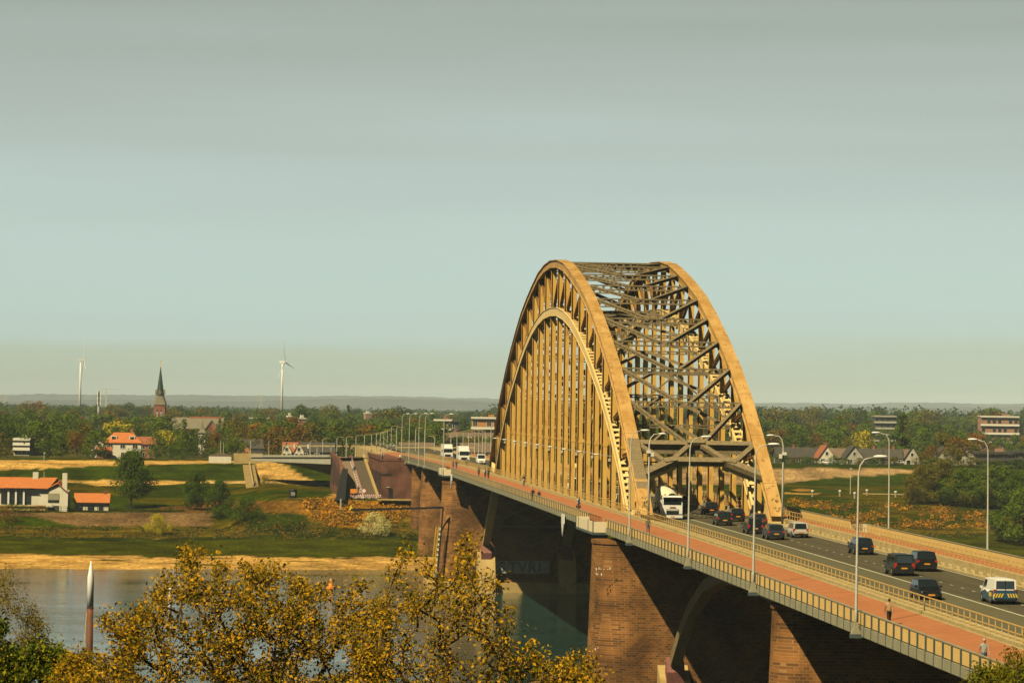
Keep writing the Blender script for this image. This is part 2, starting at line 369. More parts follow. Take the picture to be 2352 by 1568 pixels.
# portals
def portal(s0, sgn):
    m_ = MB(); f = lambda s: zu(s)
    def P(t, s): return Vector((t, s, zu(s)-.6))
    S1, S2, S3 = s0+sgn*1.1, s0-sgn*2.6, s0-sgn*5.6
    up_ = Vector((0, -.55*sgn, .83))
    m_.beam(P(-TA+.5, S1), P(TA-.5, S1), .9, .6, up_)
    m_.beam(P(-3.5, S2), P(3.5, S2), 1.0, .7, up_)
    for sg in (-1, 1):
        m_.beam(P(sg*3.4, S2), P(sg*(TA-.3), S3), 1.05, .7, up_)
        m_.beam(P(sg*.6, S1), P(sg*3.5, S2), .62, .5, up_); m_.beam(P(sg*(TA-.5), S1), P(sg*4.3, S2-.2), .62, .5, up_) 
        m_.beam(P(sg*2.9, S2), P(sg*4.5, S2-sgn*.4), .9, 1.0, up_)
    m_.beam(P(-1.1, S1), P(1.1, S1), .8, 1.1, up_)
    # web plates behind (deep girders)
    m_.beam(P(-TA+.6, S1)+Vector((0, 0, -.75)), P(TA-.6, S1)+Vector((0, 0, -.75)), .12, .9)
    B(m_, 'portal_frame', GREYS)
    y_ = MB()
    for sg in (-1, 1): y_.beam(P(sg*2.9, S2)+Vector((0, sgn*.55, -.75)), P(sg*(TA-.4), S3)+Vector((0, sgn*.55, -.75)), .14, .55, up_)
    B(y_, 'portal_flange', PALE)
portal(PORT, 1); portal(2*SC-PORT, -1)
# cream plinths at the arch feet
for s, sgn in ((-.5, 1), (2*SC+.5, -1)):
    for sx in (-1, 1):
        p = MB(); t = sx*TA; z = zd(s)
        p.prism([(s-sgn*.2, z-.6), (s+sgn*9.2, z-.6), (s+sgn*7.6, z+.9), (s+sgn*5.2, z+2.6), (s+sgn*3.0, z+2.2), (s+sgn*1.4, z+.8)], 'x', t-.52, t+.52)
        p.box((t, s+sgn*.8, z-.2), (1.75, 2.6, .9)); B(p, 'arch_foot_plinth', PALE)
GRAF = mat('graffiti_paint', (.09, .07, .03), .7)
gr_ = random.Random(5)
for sx in (-1, 1):
    g = MB()
    for k in range(9):
        s = gr_.uniform(.3, 5.0 if sx > 0 else 2.4); y0 = s; x0 = sx*TA+gr_.uniform(-.5, .35); P = []
        for i in range(7): P.append((x0+gr_.uniform(-.12, .12)+i*.05, y0+i*.02, zu(y0+i*.02)-.15+.13+gr_.uniform(-.0, .02)+0)); 
        P = [(x, y+gr_.uniform(-.3, .3), 0) for x, y, z in P]; P = [(x, y, zu(y)-.15+.12) for x, y, z in P]
        g.tube(P, .022, 4)
    o_ = B(g, 'graffiti', GRAF); o_['kind'] = 'stuff'
# deck
SN, SF = -315, 432
stn = [SN+i*(SF-SN)/70 for i in range(71)]
def strip(t0, t1, lo, hi, a=None, b=None):
    a = SN if a is None else a; b = SF if b is None else b
    n = max(2, int((b-a)/10)); m_ = MB(); m_.sweep([(a+(b-a)*i/n, zd(a+(b-a)*i/n)) for i in range(n+1)], t0, t1, lo, hi); return m_
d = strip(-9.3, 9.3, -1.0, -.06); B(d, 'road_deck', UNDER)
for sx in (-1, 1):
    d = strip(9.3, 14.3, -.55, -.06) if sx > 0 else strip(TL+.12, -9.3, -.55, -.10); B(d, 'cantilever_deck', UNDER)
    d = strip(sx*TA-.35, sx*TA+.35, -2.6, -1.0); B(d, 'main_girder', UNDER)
for i in range(0, 73):
    s = SN+5+i*NP
    if s > SF-3: break
    m_ = MB(); z = zd(s); m_.box((0, s, z-1.7), (16.4, .4, 1.35))
    for sx in (-1, 1): m_.prism([(sx*8.2, z-2.3), (sx*8.2, z-.6), (sx*14.2, z-.6), (sx*14.2, z-.95)], 'y', s-.12, s+.12)
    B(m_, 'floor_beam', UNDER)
# lattice below the deck between the trusses near the far pier
# parapets
def parapet(t, sgn, gaps, o_=0):
    segs = []; a = SN
    for g0, g1 in gaps: segs.append((a, g0)); a = g1
    segs.append((a, SF))
    for a, b in segs:
        f = strip(t-.10, t+.10, o_-.75, o_-.08, a, b); fo = B(f, 'fascia', FASC)
        p = strip(t-.02, t+.02, o_, o_+.86, a, b); pn = B(p, 'parapet_panel', PANEL)
        r = strip(t-.07, t+.07, o_+.90, o_+.97, a, b); B(r, 'handrail', FASC, None)
        q = MB(); n = int((b-a)/2.4)
        for i in range(n+1):
            s = a+(b-a)*i/max(1, n)
            q.box((t+sgn*.08, s, zd(s)+o_+.08), (.12, .07, 1.62))
        q.v = q.v; qo = B(q, 'parapet_posts', POST, pn); qo['kind'] = 'stuff'; qo['label'] = 'row of thin blue grey uprights'
        q = MB(); n = int((b-a)/.3)
        for i in range(n):
            s = a+(b-a)*(i+.5)/n
            q.box((t+sgn*.032, s, zd(s)+o_+.42), (.022, .05, .82))
        qo = B(q, 'panel_ribs', PANEL, pn); qo['kind'] = 'stuff'
parapet(TL, -1, [(-16.5, 1.5), (249, 264)], 0); parapet(TR, 1, [(-22, -12), (249, 256)])
# viewing bays
def bay(t, s0, s1, sgn, zz=.95):
    m_ = MB(); z = zd((s0+s1)/2); w = 1.5; tc_ = t+sgn*w
    m_.box((tc_, (s0+s1)/2, z-.02), (.12, s1-s0, 1.22), m=0)
    for s in (s0, s1): m_.box((t+sgn*w/2, s, z-.02), (w, .12, 1.22), m=0)
    o = B(m_, 'viewing_bay', CREAM)
    m_ = MB(); m_.box((t+sgn*w/2, (s0+s1)/2, z-.78), (w+.2, s1-s0+.2, .26))
    for k in (.0, .28, .86, 1.0): m_.box((tc_+sgn*.08, s0+(s1-s0)*k, z-.1), (.06, .2, 1.5))
    B(m_, 'bay_frame', POST, o)
    m_ = MB(); m_.box((t, (s0+s1)/2+3, z+.93), (.1, (s1-s0)*.7, .08))
    for k in range(8): m_.box((t, s0+(s1-s0)*(.3+.09*k), z+.45), (.06, .3, .9))
    B(m_, 'bay_railing', DARKS, o)
bay(TL, -16.5, 1.5, -1); bay(TL, 249, 264, -1); bay(TR, -22, -12, 1)
# navigation boards hanging below the parapet, seen edge on
for s in (29, 243):
    m_ = MB(); z = zd(s); m_.prism([(s-1.6, z-.2), (s+1.6, z-.2), (s+1.6, z-1.4), (s, z-3.1), (s-1.6, z-1.4)], 'x', TL-.42, TL-.30); m_.beam((TL-.1, s, z-.5), (TL-.35, s, z-.5), .1, .1); B(m_, 'navigation_board', WHITE)
# inner railings: kerb, square mesh railing
def railing(t, a, b):
    k = strip(t-.26, t+.22, -.05, .60, a, b); ko = B(k, 'concrete_kerb', CONC)
    m_ = strip(t-.04, t+.04, 1.54, 1.61, a, b); o = B(m_, 'railing', RAILY)
    for z in (1.05,): m_ = strip(t-.03, t+.03, z, z+.06, a, b); B(m_, 'rail_bar', RAILY, o)
    q = MB(); n = int((b-a)/1.75)
    for i in range(n+1):
        s = a+(b-a)*i/n; w = .20 if i % 8 == 0 else .06
        q.box((t, s, zd(s)+1.08), (.06, w, 1.0))
    qo = B(q, 'railing_uprights', RAILY, o); qo['kind'] = 'stuff'
    q = MB(); n = int((b-a)/NP)
    for i in range(n+1):
        s = a+(b-a)*i/n; q.box((t, s, zd(s)+.75), (.75, .35, .75))
    q = None
railing(-8.95, SN, SF); railing(8.95, SN, SF)
# road surfaces (setting)
def surf(name, t0, t1, h, m_, a=None, b=None):
    s_ = strip(t0, t1, -.05, h, a, b); o = link(name, s_.mesh(name, m_)); o['kind'] = 'structure'; return o
surf('road', -6.6, 6.6, .0, ASPH, SN, 900); 
surf('bus_lane', -6.5, -1.15, .006, ASPL, SN, 900)
PT = MB(); nn_ = 90; PT.add([(t_, SN+(560-SN)*i/nn_, zd(SN+(560-SN)*i/nn_)+z_) for i in range(nn_+1) for t_, z_ in ((TL+.10, -.06), (TL+.10, pz(-14.4)), (-9.2, pz(-9.2)), (-9.2, -.06))], [(i*4+j, i*4+(j+1) % 4, i*4+4+(j+1) % 4, i*4+4+j) for i in range(nn_) for j in range(4)]); o = link('cycle_path', PT.mesh('cycle_path', REDA)); o['kind'] = 'structure'; surf('footpath', 9.25, 14.3, .0, REDA, SN, 560)
for sx in (-1, 1):
    surf('kerb', min(sx*6.6, sx*7.1), max(sx*6.6, sx*7.1), .16, CONC, SN, 560)
    surf('verge_strip', min(sx*7.1, sx*8.66), max(sx*7.1, sx*8.66), .10, ASPL if sx < 0 else CONC, SN, 560)
    surf('path_edge', min(sx*9.23, sx*9.42), max(sx*9.23, sx*9.42), .008+(PZ if sx < 0 else 0), CONC, SN, 560)
surf('lane_marking', -1.1, -.9, .012, WHITEP); surf('edge_marking', -6.3, -6.15, .012, WHITEP); surf('edge_marking', 6.2, 6.35, .012, WHITEP)
q = MB()
for i in range(140):
    s = SN+5+i*4.0
    q.add([(1.72, s, zd(s)+.012), (1.88, s, zd(s)+.012), (1.88, s+1, zd(s+1)+.012), (1.72, s+1, zd(s+1)+.012)], [(0, 1, 2, 3)])
for i in range(46):
    s = SN+9+i*9.0
    for t in (-12.3,):
        q.add([(t-.05, s, zd(s)+pz(t)+.016), (t+.05, s, zd(s)+pz(t)+.016), (t+.05, s+1, zd(s+1)+pz(t)+.016), (t-.05, s+1, zd(s+1)+pz(t)+.016)], [(0, 1, 2, 3)])
o = link('dashed_marking', q.mesh('dashed_marking', WHITEP)); o['kind'] = 'structure'
# studs along the right kerb and reflectors on the left one
q = MB()
for i in range(90):
    s = -290+i*3.0; q.box((7.3, s, zd(s)+.32), (.22, .5, .34))
o = link('kerb_blocks', q.mesh('kerb_blocks', CONC)); o['kind'] = 'stuff'; o['label'] = 'row of low concrete kerb blocks'
# piers
def pier(t0, t1, s0, s1, zb, zt, batter=.045, base=True, name='pier'):
    rows = 12; hw = (s1-s0)/2; sm = (s0+s1)/2
    m_ = MB(); P = []; n = 28
    for k in range(rows+1):
        z = zb+(zt-zb)*k/rows; g = (zt-z)*batter; r = hw+g*.5
        for j in range(n):
            a = 2*math.pi*j/n; cx, sy = math.cos(a), math.sin(a)
            rr = min(hw*.96, 5.0)
            # rounded rectangle
            ex = (t1+g if cx > 0 else t0-g)-math.copysign(rr, cx); x = ex+rr*cx; y = sm+math.copysign(max(r-rr, 0), sy)+rr*sy if abs(sy) > 1e-6 else sm
            P.append((x, y, z))
    f = []
    for k in range(rows):
        for j in range(n): f.append((k*n+j, k*n+(j+1) % n, (k+1)*n+(j+1) % n, (k+1)*n+j))
    f.append(tuple(rows*n+j for j in range(n)))
    m_.add(P, f); o = B(m_, name, GRANITE)
    m_ = MB(); top = P[-n:]; mid = Vector((sum(p[0] for p in top)/n, sm, 0))
    Q = [(p[0]+math.copysign(.12, p[0]-mid.x), p[1]+math.copysign(.12, p[1]-sm), zt-.02) for p in top]+[(p[0]+math.copysign(.12, p[0]-mid.x), p[1]+math.copysign(.12, p[1]-sm), zt+.35) for p in top]
    m_.add(Q, [(j, (j+1) % n, n+(j+1) % n, n+j) for j in range(n)]+[tuple(n+j for j in range(n)), tuple(reversed(range(n)))]); B(m_, 'pier_cap', GRANITE, o)
    return o
PA = pier(-16.2, 16.2, 245.2, 255.5, ZW-3, -1.5, .05)
PN = pier(-16.5, 16.5, -24.5, -14.2, ZW-3, -1.7, .03)
PC = pier(-14.2, 14.2, -131, -126, ZW-3, -2.2, .03)
PB = pier(-14.0, 14.0, 357, 362, -22, -.4, .03)
PD = pier(-14.2, 14.2, 395, 399, -16, -.8, .005)
m_ = MB()
for p_ in (PA,):
    m_.box((0, 250.3, ZW+.6), (38.5, 15.4, 2.6)); B(m_, 'pier_footing', PIERLIP, p_)
m_ = MB(); m_.box((0, -19.3, ZW+.6), (38.5, 15.4, 2.6)); B(m_, 'pier_footing', PIERLIP, PN)
# bearings on the piers and the ribs of the side spans
def bearing(t, s, sgn, z):
    m_ = MB(); m_.prism([(s, z-9.3), (s+sgn*5.2, z-9.3), (s+sgn*3.9, z-4.5), (s+sgn*2.6, z-1.9), (s, z-.4)], 'x', t-1.7, t+1.7); o = B(m_, 'bearing_block', PIERLIP)
    m_ = MB(); m_.prism([(s+sgn*1.2, z-2.2), (s+sgn*2.7, z-2.6), (s+sgn*3.1, z-1.0), (s+sgn*1.9, z+.6)], 'x', t-1.0, t+1.0); B(m_, 'bearing_shoe', mat('rusty_shoe', (.25, .10, .07), .8, c2=(.16, .06, .05), scale=3) if 'rusty_shoe' not in bpy.data.materials else bpy.data.materials['rusty_shoe'], o)
for t in (-TA, TA):
    bearing(t, 245.2, -1, -13.8); bearing(t, -14.2, 1, -13.8); bearing(t, -24.6, -1, -14.6); bearing(t, 255.5, 1, -14.6)
    for s0, sgn in ((-27.2, -1), (258.1, 1)):
        c = MB(); path = [(s0+sgn*x, z) for x, z in ((0, -14.4), (6, -11.0), (14, -7.6), (24, -4.7), (36, -3.1), (50, -2.8), (64, -3.1), (78, -4.4), (90, -6.4), (98, -8.6))]
        if sgn < 0: path = path[::-1]
        c.sweep(path, t-.6, t-.48, -.6, .6); c.sweep(path, t+.48, t+.6, -.6, .6); c.sweep(path, t-.6, t+.6, -.66, -.6)
        for (y0, z0), (y1, z1) in zip(path, path[1:]):
            L = math.hypot(y1-y0, z1-z0); d_ = Vector((0, (y1-y0)/L, (z1-z0)/L)); n_ = Vector((0, -d_.z, d_.y)); k = max(2, int(L/1.5))
            for i in range(k):
                p = Vector((t, y0, z0))+d_*(L*(i+.5)/k); c.beam(p+n_*.5-d_*.36, p+n_*.5+d_*.36, .9, .06, n_)
        B(c, 'side_span_rib', GREYS)
# cross bracing under the deck by the far pier
for s in (SC+112, SC+122, SC-112, SC-122):
    m_ = MB(); z = zl(s)-.5
    m_.beam((-TA, s, z), (TA, s, z), .4, .5)
    m_.beam((-TA, s, z), (0, s, z+4), .3, .3); m_.beam((TA, s, z), (0, s, z+4), .3, .3); m_.beam((-TA, s, z), (0, s, z-4), .3, .3); m_.beam((TA, s, z), (0, s, z-4), .3, .3); B(m_, 'cross_brace', GREYS)
# painted lettering on the pier
def text_mesh(txt, size, m_, depth=.02):
    c = bpy.data.curves.new('t', 'FONT'); c.body = txt; c.size = size; c.extrude = depth; c.offset = size*.035
    o = bpy.data.objects.new('t', c); COL.objects.link(o); dg = bpy.context.evaluated_depsgraph_get(); me = bpy.data.meshes.new_from_object(o.evaluated_get(dg)); bpy.data.objects.remove(o)
    me.materials.clear(); me.materials.append(m_); return me

# ------------------------------------------------------------------ ground
Q0 = 328.5
PL = [(-60, -27), (0, -22.56), (25, -21.1), (75, -19.2), (103, -17.5), (120, -14.3), (140, -14.2), (260, -9.8), (290, -5.3), (330, -4.8), (420, -5.5), (700, -6)]
PM = [(-60, -27), (0, -22.56), (25, -21.1), (72, -18.9), (80, -17.6), (96, -10.2), (100, -9.9), (240, -9.6), (262, -9.2), (292, -4.6), (420, -5.3), (700, -6)]
PR = [(-60, -27), (0, -22.56), (25, -21.0), (75, -17.4), (100, -15.3), (160, -11.1), (230, -9.3), (280, -8.2), (300, -4.2), (340, -4.0), (420, -5), (700, -6)]
def sm(a, b, x):
    k = min(1, max(0, (x-a)/(b-a))); return k*k*(3-2*k)
def gz(X, Y):
    q = Y-.14*X-Q0
    if q > -150:
        wl = 1-sm(-63, -44, X); wr = sm(14, 34, X); z = interp(q, PL)*wl+interp(q, PM)*(1-wl)*(1-wr)+interp(q, PR)*wr
        if 5 < q < 1500:
            z += (noise.noise(Vector((X*.05, Y*.05, 1)))*.5+noise.noise(Vector((X*.2, Y*.2, 4)))*.16)*sm(5, 30, q)
        if q < 40: z += noise.noise(Vector((X*.03, q*.02, 7)))*.35
        if q > 2500: z = min(z, -6)
        return z
    z = interp(-Y, [(20, -27), (48, -22.5), (62, -18.5), (200, -16), (400, -13), (900, 5), (1500, 8)])
    d = math.hypot(X-CAM.x+6, Y-CAM.y+14)
    return max(z, interp(d, [(0, 11.4), (16, 11.2), (32, 6.5), (60, -3), (110, -12.5), (160, -17), (400, -30)]))
def hitg(px, py, off=0):
    d = ray(px, py); k = 640
    while k < 9000:
        p = CAM+d*k
        if p.z <= gz(p.x, p.y)+off: break
        k += 2 if k < 1300 else 10
    return CAM+d*k
C_SAND = (.50, .30, .075); C_SAND2 = (.40, .22, .05); C_LAWN = (.048, .053, .0003); C_ROUGH = (.13, .085, .006); C_DK = (.026, .036, .002); C_REV = (.165, .10, .038)
C_GRASS = (.031, .047, .0004); C_PATH = (.50, .33, .11); C_STONE = (.32, .205, .085); C_OLIVE = (.070, .058, .001); C_EARTH = (.28, .14, .025); C_BROWN = (.14, .07, .01); C_FLOW = (.27, .12, .008)
def inside(p, poly):
    x, y = p; c = False
    for (a, b), (d, e) in zip(poly, poly[1:]+poly[:1]):
        if (b > y) != (e > y) and x < (d-a)*(y-b)/(e-b)+a: c = not c
    return c
ZONES = [   # seen from the camera's side; each becomes a patch of the real ground
 ([(-200, 1175), (99, 1176), (483, 1176), (486, 1209), (200, 1208), (150, 1204), (110, 1190), (90, 1186), (-200, 1180)], C_REV),
 ([(430, 1150), (700, 1150), (700, 1176), (430, 1176)], C_BROWN),
 ([(60, 1172), (480, 1170), (480, 1177), (60, 1177)], C_DK),
 ([(370, 1160), (480, 1160), (480, 1172), (370, 1172)], C_BROWN),
 ([(-300, 1061), (-300, 1082), (0, 1080), (200, 1070), (420, 1065), (640, 1062), (640, 1058), (200, 1057), (-300, 1052)], C_SAND),
 ([(170, 1108), (240, 1116), (300, 1114), (470, 1110), (470, 1105), (-300, 1100), (-300, 1106)], C_SAND),
 ([(470, 1103), (640, 1104), (640, 1109), (470, 1109)], C_PATH),
 ([(585, 1063), (645, 1063), (735, 1114), (585, 1109)], C_SAND),
 ([(772, 1128), (802, 1130), (800, 1150), (740, 1152)], C_SAND2),
 ([(1120, 1072), (1795, 1074), (2140, 1076), (2130, 1083), (1900, 1098), (1795, 1111), (1120, 1118)], C_STONE),
 ([(1800, 1131), (1880, 1133), (1880, 1136), (1800, 1134)], C_SAND2),
 ([(1820, 1124), (1850, 1122), (1870, 1127), (1830, 1129)], C_EARTH),
 ([(700, 1150), (960, 1150), (960, 1172), (880, 1185), (860, 1215), (760, 1205), (700, 1178)], C_FLOW),
 ([(560, 1152), (730, 1148), (700, 1235), (560, 1220)], C_DK),
]
def zone(X, Y, z):
    px, py = pix((X, Y, z)); q = Y-.14*X-Q0
    j = noise.noise(Vector((X*.12, Y*.12, 3)))*5+noise.noise(Vector((X*.5, Y*.5, 9)))*3.4
    jx = noise.noise(Vector((X*.1, Y*.1, 13)))*8
    if q < -100:
        return C_OLIVE if Y < -62 else C_SAND2
    if q < 25+noise.noise(Vector((X*.04, 3, 5)))*9+(9 if px < 330 else 0)+j*.6: 
        if noise.noise(Vector((X*.09, Y*.35, 21))) > .40 and q > 8: return C_OLIVE
        return C_SAND if noise.noise(Vector((X*.3, Y*1.2, 2))) < .12 else C_SAND2
    if 20 < q < 700:
        for poly, c in ZONES:
            if inside((px+jx*.25, py+j*.35), poly): return c
    if q < 73+j: return C_LAWN
    if q < 80+j: return C_DK
    if q < 103+j*1.5:
        k = noise.noise(Vector((X*.06, Y*.3, 17)))
        return C_ROUGH if k > -.05 else (C_OLIVE if k > -.3 else C_DK)
    if q < 260:
        k = noise.noise(Vector((X*.035, Y*.035, 27)))
        return C_OLIVE if k > .08 else C_GRASS
    if q < 340: return C_GRASS
    return C_OLIVE if noise.noise(Vector((X*.01, Y*.01, 2))) > 0 else (.07, .075, .02)
def axis(lo, hi, step, far, grow=1.25, back=None):
    a = [lo]
    while a[-1] < hi: a.append(a[-1]+step)
    s = step
    while a[-1] < far: s *= grow; a.append(a[-1]+s)
    s = step; b = [lo]; back = -far if back is None else back
    while b[-1] > back: s *= grow; b.append(b[-1]-s)
    return b[::-1][:-1]+a
xs = axis(-150, 190, 1.7, 22000); ys = [-900, -700, -550, -460, -430, -410, -400, -390, -380, -370, -360, -350, -335, -320, -300, -280, -250, -200, -150, -100, -80, -70, -62, -55, -48, -30, -10, 60, 150, 250]+axis(300, 470, 1.3, 480, back=296)+axis(484, 700, 3.2, 24000, 1.2, back=483)
ys = sorted(set(round(y, 2) for y in ys))
vs = []; cs = []
for y in ys:
    for x in xs:
        z = gz(x, y); vs.append((x, y, z)); cs += [*zone(x, y, z), 1.0]
nx = len(xs); fs = [(j*nx+i, j*nx+i+1, j*nx+nx+i+1, j*nx+nx+i) for j in range(len(ys)-1) for i in range(nx-1)]
me = bpy.data.meshes.new('ground'); me.from_pydata(vs, [], fs)
ca = me.color_attributes.new('cover', 'FLOAT_COLOR', 'POINT'); ca.data.foreach_set('color', cs)
me.polygons.foreach_set('use_smooth', [True]*len(me.polygons)); me.update()
GM = bpy.data.materials.new('ground_cover'); GM.use_nodes = True; t = GM.node_tree; b = t.nodes['Principled BSDF']; b.inputs['Roughness'].default_value = 1; b.inputs['Specular IOR Level'].default_value = 0
at_ = N(t, 'ShaderNodeAttribute', attribute_name='cover'); co = N(t, 'ShaderNodeTexCoord')
n1 = N(t, 'ShaderNodeTexNoise'); n1.inputs['Scale'].default_value = 1.1; n1.inputs['Detail'].default_value = 10; n1.inputs['Roughness'].default_value = .7; t.links.new(co.outputs['Object'], n1.inputs['Vector'])
r1 = N(t, 'ShaderNodeMapRange'); r1.inputs['From Min'].default_value = .3; r1.inputs['From Max'].default_value = .7; r1.inputs['To Min'].default_value = .25; r1.inputs['To Max'].default_value = 1.8; t.links.new(n1.outputs[0], r1.inputs[0])
n2 = N(t, 'ShaderNodeTexNoise'); n2.inputs['Scale'].default_value = .12; n2.inputs['Detail'].default_value = 6; t.links.new(co.outputs['Object'], n2.inputs['Vector'])
r2 = N(t, 'ShaderNodeMapRange'); r2.inputs['From Min'].default_value = .35; r2.inputs['From Max'].default_value = .65; r2.inputs['To Min'].default_value = .6; r2.inputs['To Max'].default_value = 1.4; t.links.new(n2.outputs[0], r2.inputs[0])
mm = N(t, 'ShaderNodeMath', operation='MULTIPLY'); t.links.new(r1.outputs[0], mm.inputs[0]); t.links.new(r2.outputs[0], mm.inputs[1])
v1 = N(t, 'ShaderNodeVectorMath', operation='SCALE'); t.links.new(at_.outputs['Color'], v1.inputs[0]); t.links.new(mm.outputs[0], v1.inputs['Scale']); t.links.new(v1.outputs[0], b.inputs['Base Color'])
bp = N(t, 'ShaderNodeBump'); bp.inputs['Strength'].default_value = 1.0; bp.inputs['Distance'].default_value = .55; t.links.new(n1.outputs[0], bp.inputs['Height']); t.links.new(bp.outputs[0], b.inputs['Normal'])
me.materials.append(GM); o = link('ground', me); o['kind'] = 'structure'
# water
WM = bpy.data.materials.new('river_water'); WM.use_nodes = True; t = WM.node_tree; b = t.nodes['Principled BSDF']
b.inputs['Base Color'].default_value = (.030, .034, .006, 1); b.inputs['Roughness'].default_value = .06; b.inputs['IOR'].default_value = 1.33
co = N(t, 'ShaderNodeTexCoord'); mp = N(t, 'ShaderNodeMapping'); mp.inputs['Scale'].default_value = (.09, .33, 1); mp.inputs['Rotation'].default_value = (0, 0, .14); t.links.new(co.outputs['Object'], mp.inputs[0])
n1 = N(t, 'ShaderNodeTexNoise'); n1.inputs['Scale'].default_value = 1.6; n1.inputs['Detail'].default_value = 7; n1.inputs['Roughness'].default_value = .6; n1.inputs['Distortion'].default_value = .4; t.links.new(mp.outputs[0], n1.inputs['Vector'])
n2 = N(t, 'ShaderNodeTexNoise'); n2.inputs['Scale'].default_value = .16; n2.inputs['Detail'].default_value = 4; t.links.new(mp.outputs[0], n2.inputs['Vector'])
r2 = N(t, 'ShaderNodeMapRange'); r2.inputs['From Min'].default_value = .35; r2.inputs['From Max'].default_value = .65; r2.inputs['To Min'].default_value = .25; r2.inputs['To Max'].default_value = 1.0; t.links.new(n2.outputs[0], r2.inputs[0])
bp = N(t, 'ShaderNodeBump'); bp.inputs['Distance'].default_value = .11; t.links.new(r2.outputs[0], bp.inputs['Strength']); t.links.new(n1.outputs[0], bp.inputs['Height'])
r3 = N(t, 'ShaderNodeMapRange'); r3.inputs['From Min'].default_value = .40; r3.inputs['From Max'].default_value = .62; t.links.new(n1.outputs[0], r3.inputs[0]); mq = N(t, 'ShaderNodeMix', data_type='RGBA'); mq.inputs['A'].default_value = (.012, .036, .024, 1); mq.inputs['B'].default_value = (.030, .085, .075, 1); t.links.new(r3.outputs[0], mq.inputs['Factor']); t.links.new(mq.outputs['Result'], b.inputs['Base Color']); t.links.new(bp.outputs[0], b.inputs['Normal'])  # light and dark ripple streaks and sky blue painted into the base colour
q = MB(); q.add([(-6000, -140, ZW), (6000, -140, ZW), (6000, 1180, ZW), (-6000, -480, ZW)][:2]+[(6000, 1175, ZW), (-6000, -500, ZW)], [(0, 1, 2, 3)])
q = MB(); q.add([(-3000, -120, ZW), (3000, -120, ZW), (3000, 348+.14*3000, ZW), (-160, 348-.14*160, ZW), (-3000, 348-160*.14, ZW)], [(0, 1, 2, 3, 4)])
o = link('river_water', q.mesh('river_water', WM)); o['kind'] = 'structure'
# hills on the horizon
HM = mat('haze_tinted_forest', (.08, .095, .105), .95, c2=(.13, .15, .14), scale=.006, c3=(.05, .065, .08), amt=.8, spec=.05, detail=9)  # blue-grey of distant haze put into the forest colour
def hills(name, D, prof, seed, jag):
    m_ = MB(); P = []; n = 420
    for i in range(n+1):
        px = -500+3400*i/n; base = at(px, 784, D); yt = interp(px, prof)+noise.noise(Vector((px*.012, seed, 0)))*2.6+noise.noise(Vector((px*.06, seed, 2)))*1.2+noise.noise(Vector((px*.3, seed, 5)))*jag
        top = at(px, yt, D); fwx = Vector((fw.x, fw.y, 0)).normalized()
        for k, (dd, zz) in enumerate(((-D*.10, -7), (-D*.05, top.z*.42-3), (0, top.z), (D*.06, top.z*.6-3))):
            p = base+fwx*dd; P.append((p.x, p.y, zz))
    f = [(i*4+k, i*4+4+k, i*4+5+k, i*4+1+k) for i in range(n) for k in range(3)]
    m_.add(P, f); o = link(name, m_.mesh(name, HM, False)); o['kind'] = 'structure'
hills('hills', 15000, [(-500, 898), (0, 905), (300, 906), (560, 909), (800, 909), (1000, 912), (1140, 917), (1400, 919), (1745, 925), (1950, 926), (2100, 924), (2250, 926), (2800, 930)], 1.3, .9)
hills('hills', 10500, [(-500, 918), (0, 920), (250, 917), (560, 922), (800, 914), (1000, 917), (1140, 923), (1400, 930), (1745, 936), (1950, 934), (2100, 936), (2352, 934), (2800, 940)], 5.1, 1.2)

